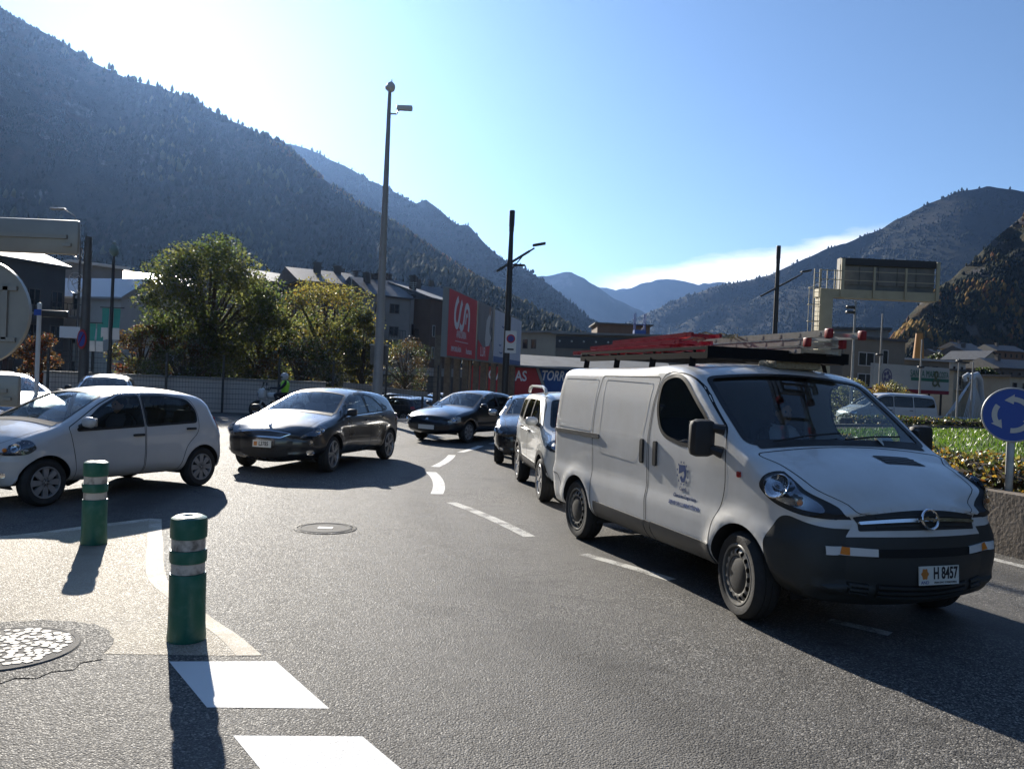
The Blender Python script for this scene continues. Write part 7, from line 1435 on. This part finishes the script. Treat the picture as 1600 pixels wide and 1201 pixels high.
# village on the slope at right
rv = random.Random(5)
vil = [(1484, 1508, 566, 586, 150, 'white', 'flat', 'white house with a flat roof at the left edge of the hillside village'), (1490, 1524, 580, 606, 110, 'cream', 'flat', 'cream block behind the bridge head'), (1512, 1545, 552, 580, 190, 'stone', 'gable', 'stone house with a slate roof above the bridge head'), (1533, 1562, 562, 606, 160, 'cream', 'front', 'tall cream gabled house in the middle of the village'),
       (1556, 1600, 548, 575, 230, 'brown', 'gable', 'brown house under the dark trees high in the village'), (1560, 1625, 575, 600, 150, 'dark', 'gable', 'dark slate-roofed house with a long sloping roof at right'), (1545, 1590, 596, 616, 120, 'stone', 'flat', 'low terrace with a railing behind the round blue sign'), (1578, 1640, 590, 616, 105, 'cream', 'flat', 'cream terrace house nearest the right edge'), (1500, 1530, 543, 562, 260, 'ochre', 'gable', 'ochre house farthest up the village'), (1470, 1492, 556, 575, 210, 'pale', 'gable', 'pale cottage left of the ochre house')]
for (x0, x1, yt, yb, Y, wl_, rf, lab) in vil:
    A, B = XY(x0, Y), XY(x1, Y+3); zt = ZZ((x0+x1)/2, yt, Y); zb = -1.5; W_ = (Vector((*B, 0))-Vector((*A, 0))).length; vis = max(2.2, zt-ZZ((x0+x1)/2, yb, Y)); k = max(1, int(W_/1.9)); rows = max(1, int(vis/2.6))
    building(lab, A, B, zb, zt-zb, 8, wl_, rf, [(W_*(i+.5)/k-.4, W_*(i+.5)/k+.4, zt-zb-1.9-2.7*r_, zt-zb-.7-2.7*r_) for i in range(k) for r_ in range(rows)], rise=1.8, over=.45, chim=[(W_*.3, 3, .7, 2.3)] if rf == 'gable' else (), balc=[(.2, W_-.2, zt-zb-2.4, .9)] if rf == 'flat' else (), cat='house', name='house', group='houses of the hillside village')
# ------------------------------------------------------------------ wall and mesh fence at left
FW = pm('fence_wall', (.60, .55, .50), .85, c2=(.50, .46, .42), nscale=.8, bump=.25, bscale=10)
wa = Vector((-17.5, 30.6, 0)); wb = Vector((-7.4, 32.5, 0)); L = (wb-wa).length; rz_ = math.atan2(wb.y-wa.y, wb.x-wa.x); t = thing('car_park_wall', 'long grey rendered wall behind the motorcyclist', 'wall', wa, rz_)
m = MB(); m.box(0, L, 0, .25, -.3, 1.26); m.build('wall', FW, t); m = MB(); m.box(-.03, L+.03, -.05, .30, 1.262, 1.34); m.build('coping', CONC, t)
fa = Vector((-17.2, 30.35, 0)); fb = Vector((-3.0, 33.1, 0)); L = (fb-fa).length; rz_ = math.atan2(fb.y-fa.y, fb.x-fa.x); t = thing('mesh_fence', 'dark wire mesh fence on slim posts along the car park', 'fence', fa, rz_); n = 7
for i in range(n+1): m = MB(); m.box(L*i/n-.04, L*i/n+.04, -.04, .04, 0, 2.2); m.build('fence_post', DARKM, t)
fm = MB(); w = L/n
for k in range(11): fm.bar((.04, 0, .15+k*.195), (w-.04, 0, .15+k*.195), .014)
for k in range(19): fm.bar((.04+(w-.08)*k/18, .008, .12), (.04+(w-.08)*k/18, .008, 2.13), .007)
me = fm.mesh('mesh_panel', DARKM)
for i in range(n): o = bpy.data.objects.new('mesh_panel', me); col.objects.link(o); o.parent = t; o.location = (w*i, 0, 0)
a = Vector((-6.8, 33.0, 0)); t = thing('guard_rail', 'pale sloping guard rail between the wall and the tall camera pole', 'guard rail', a, .07); m = MB(); m.bar((0, 0, 1.25), (3.4, .2, .98), .05, .22); m.build('rail', CONC, t)
for x in (.2, 1.7, 3.2): m = MB(); m.bar((x, .1, -.3), (x, .1, 1.15-.08*x), .1); m.build('rail_post', DARKM, t)
# ------------------------------------------------------------------ trees
BARK = pm('bark', (.06, .045, .035), .9, c2=(.10, .08, .06), nscale=8, bump=.6, bscale=30)
def tree(label, x, y, z, H, W, cols, nleaf, seed, trunk_h=.3, size=.16, name='tree', shape=.55, lobes=9):
    rng = np.random.default_rng(seed); rnd = random.Random(seed); t = thing(name, label, 'tree', (x, y, z)); m = MB(); th = H*trunk_h
    m.tube([(0, 0, -.2), (.03*H*.1, 0, th*.5), (.05, .03, th), (.0, .05, H*.55), (.05, .0, H*.85)], [W*.045+.03, W*.035+.03, W*.03+.02, W*.018+.015, .015], 8); C = []
    for k in range(int(lobes*2.6)):
        a = 2.4*k+rnd.random()*.8; cz = 1-2*(k+.5)/int(lobes*2.6); q = .50+.42*rnd.random(); hr = math.sqrt(max(0, 1-cz*cz)); c = Vector((W*.5*hr*q*math.cos(a), W*.5*hr*q*math.sin(a), th+(H-th)*(.48+.46*cz*(.75+.3*rnd.random())))); rr = math.hypot(c.x, c.y); zz = c.z; C.append((c, W*(.075+.11*rnd.random()**1.4)))
        s = Vector((.02, .02, th+max(0, zz-th)*.35)); m.tube([s, s.lerp(c, .55)+Vector((0, 0, .12*rr)), c], [W*.016+.01, W*.010+.006, .006], 5)
    m.build('trunk', BARK, t, 40)
    w = np.array([c[1]**2 for c in C]); idx = rng.choice(len(C), nleaf, p=w/w.sum()); ctr = np.array([c[0] for c in C])[idx]; rad = np.array([c[1] for c in C])[idx]
    d = rng.normal(size=(nleaf, 3)); d /= np.linalg.norm(d, axis=1)[:, None]; P = ctr+d*(rad*(.25+1.0*rng.random(nleaf)))[:, None]*np.array([1.15, 1.15, .85]); P[:, 2] = np.maximum(P[:, 2], th*.55)
    # colour by clump with some mixing
    cc = rng.choice(len(cols), len(C), p=[c[1] for c in cols]); mi = cc[idx]; mixm = rng.random(nleaf) < .35; mi[mixm] = rng.choice(len(cols), mixm.sum(), p=[c[1] for c in cols])
    o = tri_mesh('crown', leaves(P, np.full(nleaf, size), rng), [LEAF[c[0]] for c in cols], np.repeat(mi, 2)); o.parent = t; o['kind'] = 'stuff'; return t
def ptree(label, px, pyt, Y, wpx, cols, n, seed, z=-.5, **k):
    n = int(n*1.9)
    p = at(px, 590, Y); H = ZZ(px, pyt, Y)-z; tree(label, p.x, p.y, z, H, wpx/1280*Y, cols, n, seed, **k)
ptree('big green broadleaf tree standing left of centre, tallest of the group', 322, 368, 42, 205, [('green', .38), ('olive', .42), ('dark', .20)], 19000, 41, size=0.137, lobes=14, trunk_h=.22)
ptree('lower green tree to the right of the big one', 402, 455, 44, 115, [('green', .5), ('dark', .3), ('olive', .2)], 7500, 42, size=0.122, lobes=9, trunk_h=.15)
ptree('yellow-green tree with an orange top in front of the apartment houses', 505, 428, 46, 180, [('olive', .45), ('yellow', .28), ('gold', .12), ('green', .15)], 12000, 43, size=0.122, lobes=13, trunk_h=.15)
ptree('small yellowing tree just left of the tall camera pole', 565, 478, 45, 70, [('olive', .5), ('yellow', .3), ('green', .2)], 6000, 44, size=0.115, lobes=8, trunk_h=.15)
ptree('russet small tree in front of the white gabled house', 218, 492, 40, 95, [('brown', .5), ('red', .12), ('olive', .38)], 4000, 45, size=0.108, lobes=9, trunk_h=.2)
ptree('red-leaved small tree behind the slim white post', 62, 520, 38, 70, [('red', .35), ('brown', .5), ('orange', .15)], 2400, 46, size=0.108, lobes=8, trunk_h=.2)
ptree('brownish shrubby tree low behind the mesh fence', 470, 520, 40, 120, [('brown', .4), ('dark', .4), ('olive', .2)], 6000, 47, size=0.108, lobes=9, trunk_h=.08)
ptree('dark evergreen shrub filling the gap behind the fence', 285, 520, 39, 130, [('dark', .6), ('green', .3), ('brown', .1)], 6500, 48, size=0.108, lobes=9, trunk_h=.08)
ptree('grey leafless-looking shrub right of the tall camera pole', 632, 520, 60, 90, [('brown', .5), ('dark', .5)], 3500, 49, size=0.094, lobes=9, trunk_h=.12)
ptree('small golden shrub under the left end of the white hoarding', 1388, 592, 60, 60, [('gold', .5), ('olive', .5)], 2600, 50, size=0.115, lobes=7, trunk_h=.12, z=0)
ptree('green shrub seen through the van windscreen', 1322, 590, 56, 70, [('olive', .6), ('yellow', .4)], 2600, 51, size=0.115, lobes=7, trunk_h=.12, z=0)
ptree('round dark tree behind the orange stack', 1463, 548, 170, 46, [('dark', .8), ('green', .2)], 2500, 52, size=.4, lobes=8, trunk_h=.1, z=0)
ptree('round dark tree behind the bridge head', 1540, 572, 125, 46, [('dark', .9), ('green', .1)], 2500, 53, size=.4, lobes=8, trunk_h=.1, z=0)
# ------------------------------------------------------------------ motorcycle and rider by the wall
def person_mesh(joints, edges, radii, name, mat, parent):
    me = bpy.data.meshes.new(name); keys = list(joints); me.from_pydata([joints[k] for k in keys], [(keys.index(a), keys.index(b)) for a, b in edges], []); o = bpy.data.objects.new(name, me)
    o.modifiers.new('skin', 'SKIN'); sub = o.modifiers.new('sub', 'SUBSURF'); sub.levels = 2; sub.render_levels = 2
    for i, k in enumerate(keys): me.skin_vertices[0].data[i].radius = (radii[k], radii[k]) if not isinstance(radii[k], tuple) else radii[k]; me.skin_vertices[0].data[i].use_root = (k == 'pelvis')
    m2 = eval_mesh(o); bpy.data.objects.remove(o); m2.materials.clear(); m2.materials.append(mat)
    for p in m2.polygons: p.use_smooth = True
    r = bpy.data.objects.new(name, m2); col.objects.link(r); r.parent = parent; return r
def seated(label, loc, rz, shirt, helmet=None, riding=False, hair=None, group=None):
    # local +x forward; origin on the seat under the pelvis
    t = thing('person', label, 'person', loc, rz, group); ah = .30 if riding else .18
    hand = (.52, .26, .28) if riding else (.50, .15, .36); knee = (.42, .17, .06); foot = (.25, .19, -.40) if riding else (.62, .16, -.36)
    J = dict(pelvis=(0, 0, .08), waist=(.01, 0, .22), chest=(.03, 0, .42), neck=(.04, 0, .56), head=(.06, 0, .66), crown=(.06, 0, .76))
    E_ = [('pelvis', 'waist'), ('waist', 'chest'), ('chest', 'neck'), ('neck', 'head'), ('head', 'crown')]; Rr = dict(pelvis=(.15, .12), waist=(.14, .11), chest=(.17, .12), neck=.055, head=.092, crown=.08)
    for s, n in ((1, 'l'), (-1, 'r')):
        J[n+'sh'] = (.03, s*.19, .49); J[n+'el'] = (.22, s*.30, .28); J[n+'wr'] = (hand[0]-.08, s*hand[1], hand[2]); J[n+'hd'] = (hand[0], s*hand[1], hand[2]); J[n+'kn'] = (knee[0], s*knee[1], knee[2]); J[n+'an'] = (foot[0]-.1, s*foot[1], foot[2]+.06); J[n+'ft'] = (foot[0]+.08, s*foot[1], foot[2]); J[n+'hp'] = (.04, s*.10, .06)
        E_ += [('chest', n+'sh'), (n+'sh', n+'el'), (n+'el', n+'wr'), (n+'wr', n+'hd'), ('pelvis', n+'hp'), (n+'hp', n+'kn'), (n+'kn', n+'an'), (n+'an', n+'ft')]
        Rr.update({n+'sh': .065, n+'el': .048, n+'wr': .034, n+'hd': .036, n+'hp': .09, n+'kn': .062, n+'an': .042, n+'ft': .045})
    b = person_mesh(J, E_, Rr, 'body', MATS['dark_cloth'], t)
    vest = MB()
    M = Matrix.Translation((.02, 0, 0)); prof = [(.15, .14), (.175, .25), (.195, .36), (.20, .45), (.15, .53), (.08, .57)]
    n_ = 20; vs = []
    for (r_, z) in prof:
        for k in range(n_): a = 6.283*k/n_; vs.append((.02+r_*.80*math.cos(a), r_*1.12*math.sin(a), z))
    vest.add(vs, [(i*n_+k, i*n_+(k+1) % n_, (i+1)*n_+(k+1) % n_, (i+1)*n_+k) for i in range(len(prof)-1) for k in range(n_)]); vest.build('jacket', shirt, t, 60)
    f = MB(); f.sphere((.075, 0, .675), (.085, .078, .115), 16, 10); f.sphere((.163, 0, .665), (.018, .014, .025), 8, 6)
    for s in (1, -1): f.sphere((.07, s*.08, .67), (.02, .012, .03), 8, 6)
    hd = f.build('head', MATS['skin'], t, 60)
    e = MB()
    for s in (1, -1): e.sphere((.148, s*.032, .69), .012, 8, 6)
    e.cbox((.158, 0, .625), (.006, .045, .008)); e.build('eyes', MATS['plate_ink'], hd, 60)
    if helmet:
        h = MB(); h.sphere((.055, 0, .70), (.145, .125, .15), 20, 12); h.build('helmet', helmet, t, 60); h = MB(); h.sphere((.10, 0, .685), (.112, .112, .07), 16, 8); h.build('visor', MATS['glass_dark'], t, 60)
    else:
        h = MB(); h.sphere((.05, 0, .715), (.095, .090, .095), 16, 10); h.build('hair', MATS['dash'], t, 60)
    for s in (1, -1):
        g = MB()
        for k in range(4): g.tube([(hand[0]+.01, s*(hand[1]-.03+.02*k), hand[2]+.01), (hand[0]+.06, s*(hand[1]-.03+.02*k), hand[2]+.0), (hand[0]+.06, s*(hand[1]-.03+.02*k), hand[2]-.04), (hand[0]+.03, s*(hand[1]-.03+.02*k), hand[2]-.05)], .009, 6)
        g.tube([(hand[0]-.02, s*(hand[1]-.035), hand[2]), (hand[0]+.02, s*(hand[1]-.06), hand[2]-.02), (hand[0]+.04, s*(hand[1]-.055), hand[2]-.035)], .010, 6); g.build('hand', MATS['skin'] if not riding else MATS['dash'], t, 60)
    return t
HIVIS = pm('hi_vis', (.33, .75, .05), .6); HELM = pm('helmet_grey', (.40, .41, .43), .3, coat=.8); LEATH = pm('shirt_grey', (.10, .10, .12), .8); PALE = pm('shirt_pale', (.40, .42, .46), .8)
mp = at(436, 640, 29.5); mrz = R(205)
t = thing('motorcycle', 'white and dark motorcycle with twin mirrors stopped by the grey wall', 'motorcycle', (mp.x, mp.y, 0), mrz)
for x in (-.68, .74):
    m = MB(); Mw = Matrix.Translation((x, 0, .31)) @ Matrix.Rotation(R(90), 4, 'X'); m.lathe([(.20, -.05), (.28, -.06), (.31, -.03), (.315, 0), (.31, .03), (.28, .06), (.20, .05)], 28, 0, Mw); w_ = m.build('wheel', MATS['tyre'], t, 40)
    m = MB(); m.lathe([(.205, -.04), (.19, 0), (.205, .04)], 28, 0, Mw)
    for k in range(6): a = k*1.047; m.bar(Mw @ Vector((0, 0, 0)), Mw @ Vector((.2*math.cos(a), .2*math.sin(a), 0)), .03)
    m.build('rim', MATS['alloy'], w_, 40)
m = MB(); m.tube([(.74, .09, .31), (.56, .09, .82)], .03, 8); m.tube([(.74, -.09, .31), (.56, -.09, .82)], .03, 8); m.build('fork', MATS['alloy'], t, 40)
m = MB(); rbox(m, (.05, 0, .45), (.55, .30, .36), .08); m.tube([(-.2, .16, .3), (-.7, .2, .35)], .05, 8); m.build('engine', MATS['brake'], t, 40)
m = MB(); rbox(m, (.22, 0, .80), (.46, .28, .22), .09); m.build('fuel_tank', MATS['white_paint_car'], t, 50); m = MB(); rbox(m, (-.32, 0, .78), (.72, .28, .12), .05); m.build('seat', MATS['dash'], t, 50)
m = MB(); rbox(m, (.62, 0, .86), (.26, .40, .40), .10, None); m.build('fairing', MATS['white_paint_car'], t, 50); m = MB(); m.sphere((.745, 0, .84), (.04, .11, .08), 12, 8); m.build('headlight', MATS['lamp_bowl'], t, 60)
m = MB(); m.add([(.66, -.16, 1.04), (.66, .16, 1.04), (.52, .13, 1.30), (.52, -.13, 1.30)], [(0, 1, 2, 3)]); m.build('windshield', MATS['glass'], t); m = MB(); m.tube([(.42, -.40, 1.03), (.52, -.18, 1.04), (.52, .18, 1.04), (.42, .40, 1.03)], .018, 8); m.build('handlebar', MATS['dash'], t, 40)
for s in (1, -1): m = MB(); m.tube([(.50, s*.30, 1.04), (.52, s*.38, 1.20)], .010, 6); rbox(m, (.52, s*.40, 1.23), (.04, .15, .10), .02); m.build('mirror', MATS['dash'], t, 50)
seated('motorcyclist in a bright yellow-green jacket and grey helmet by the wall', (mp.x+math.cos(mrz)*-.2, mp.y+math.sin(mrz)*-.2, .80), mrz, HIVIS, HELM, True)
# people at the wheel
vm = root_matrix(VAN); p = vm @ Vector((1.62, .42, .86)); seated('driver of the white van in a pale shirt, dimly seen behind the windscreen', p, VAN.rotation_euler.z, PALE)
cm = root_matrix(CITY); p = cm @ Vector((1.0, .33, .50)); seated('driver of the small white hatchback, dark against the far window', p, CITY.rotation_euler.z, LEATH)
hm = root_matrix(H308); p = hm @ Vector((1.08, .36, .46)); seated('driver of the dark grey hatchback behind its windscreen', p, H308.rotation_euler.z, LEATH)
# ------------------------------------------------------------------ minivan beyond the lawn and the parked cars
simple = dict(lod=1, lamps=[[(2.62, .70, .04), (2.62, .80, .05), (2.80, .80, .06), (2.90, .69, .05), (2.84, .63, .04)]], wheels=(.29, .18, 'cover8', .72), rim='cover_silver')
p = at(1395, 640, 41.0); make_car('minivan', 'white minivan with dark side glass driving beyond the far hedge', (p.x+1.0, p.y, 0), R(184), 'white_paint_car', 'glass_dark', ds=.09, lamps=[[(3.35, .80, .04), (3.35, .95, .05), (3.55, .95, .06), (3.64, .82, .05)]], lod=1, mirror=(2.62, 1.22, 'white_paint_car'), wheels=(.325, .2, 'cover7', .84), rim='cover_silver', handles=[(1.66, 1.05), (.62, 1.05)])
pc = [('saloon', 'silver_paint', 148, 26.0, 0, 292, 'silver saloon with a dazzling roof behind the white hatchback'), ('hatch', 'white_paint_car', 8, 20.0, 0, 300, 'pale car glinting at the left edge behind the sign backs')]
SAL = dict(lod=1, lamps=[[(3.02, .60, .03), (3.00, .70, .05), (3.14, .72, .05), (3.26, .64, .03), (3.10, .56, .03)]], wheels=(.298, .18, 'cover7', .73), rim='cover_silver', mirror=(2.0, .93, BLK), tails=[[(-.98, .74, .03), (-.80, .74, .03), (-.78, .88, .03), (-.95, .90, .03)]])
HAT = dict(lod=1, lamps=[[(2.98, .70, .03), (2.86, .80, .04), (3.02, .83, .05), (3.28, .75, .06), (3.20, .62, .04)]], wheels=(.31, .2, 'alloy6', .78), rim='alloy', mirror=(2.12, .97, BLK), tails=[[(-.66, .78, .03), (-.44, .80, .03), (-.40, .94, .04), (-.58, .95, .04)]])
def park(proto, label, px, Y, z, rzd, paint_):
    p = at(px, 600, Y); r = copy_tree(proto); r.location = (p.x, p.y, z); r.rotation_euler = (0, 0, R(rzd)); r['label'] = label; r['group'] = 'cars in the car park'
    for o in list(r.children)+[g for c in r.children for g in c.children]:
        for sl in o.material_slots:
            if sl.material and sl.material.name in ('silver_paint',): sl.link = 'OBJECT'; sl.material = MATS[paint_]
    return r
p = at(172, 590, 25.5); S0 = make_car('saloon', 'silver saloon with a dazzling roof behind the white hatchback', (p.x, p.y, 0), R(292), 'silver_paint', 'glass_screen', ds=.09, group='cars in the car park', **SAL)
p = at(0, 600, 19.5); H0 = make_car('hatch', 'silver hatchback glinting at the left edge behind the sign backs', (p.x-.4, p.y, 0), R(318), 'silver_paint', 'glass_screen', ds=.09, group='cars in the car park', **HAT)
park(H0, 'dark blue hatchback parked just right of the grey hatchback, nearest of the row', 648, 44, -.85, 150, 'dark_blue')
park(S0, 'black saloon parked left of the old blue saloon with its bonnet glinting', 672, 47, -.85, 158, 'black_paint')
park(H0, 'silver hatchback parked in the second row behind the dark blue one', 640, 52, -.85, 175, 'silver_paint')
park(S0, 'grey saloon parked in the second row by the timber posts', 682, 54, -.85, 172, 'grey_metallic')
park(H0, 'white hatchback parked in the farthest row before the dark wall', 706, 58, -.85, 170, 'white_paint_car')
park(S0, 'blue saloon parked behind the tail of the old blue saloon', 806, 50, -.85, 10, 'dark_blue')
park(H0, 'black hatchback parked behind the slim white post at left', 92, 40, -.4, 200, 'black_paint')
park(S0, 'grey saloon parked under the red-leaved tree', 55, 44, -.4, 196, 'grey_metallic')
park(H0, 'white hatchback parked behind the silver saloon near the fence end', 212, 36, -.2, 205, 'white_paint_car')
park(S0, 'black saloon parked far left under the dark building', 20, 48, -.4, 190, 'black_paint')
bpy.data.scenes.remove(TMP)
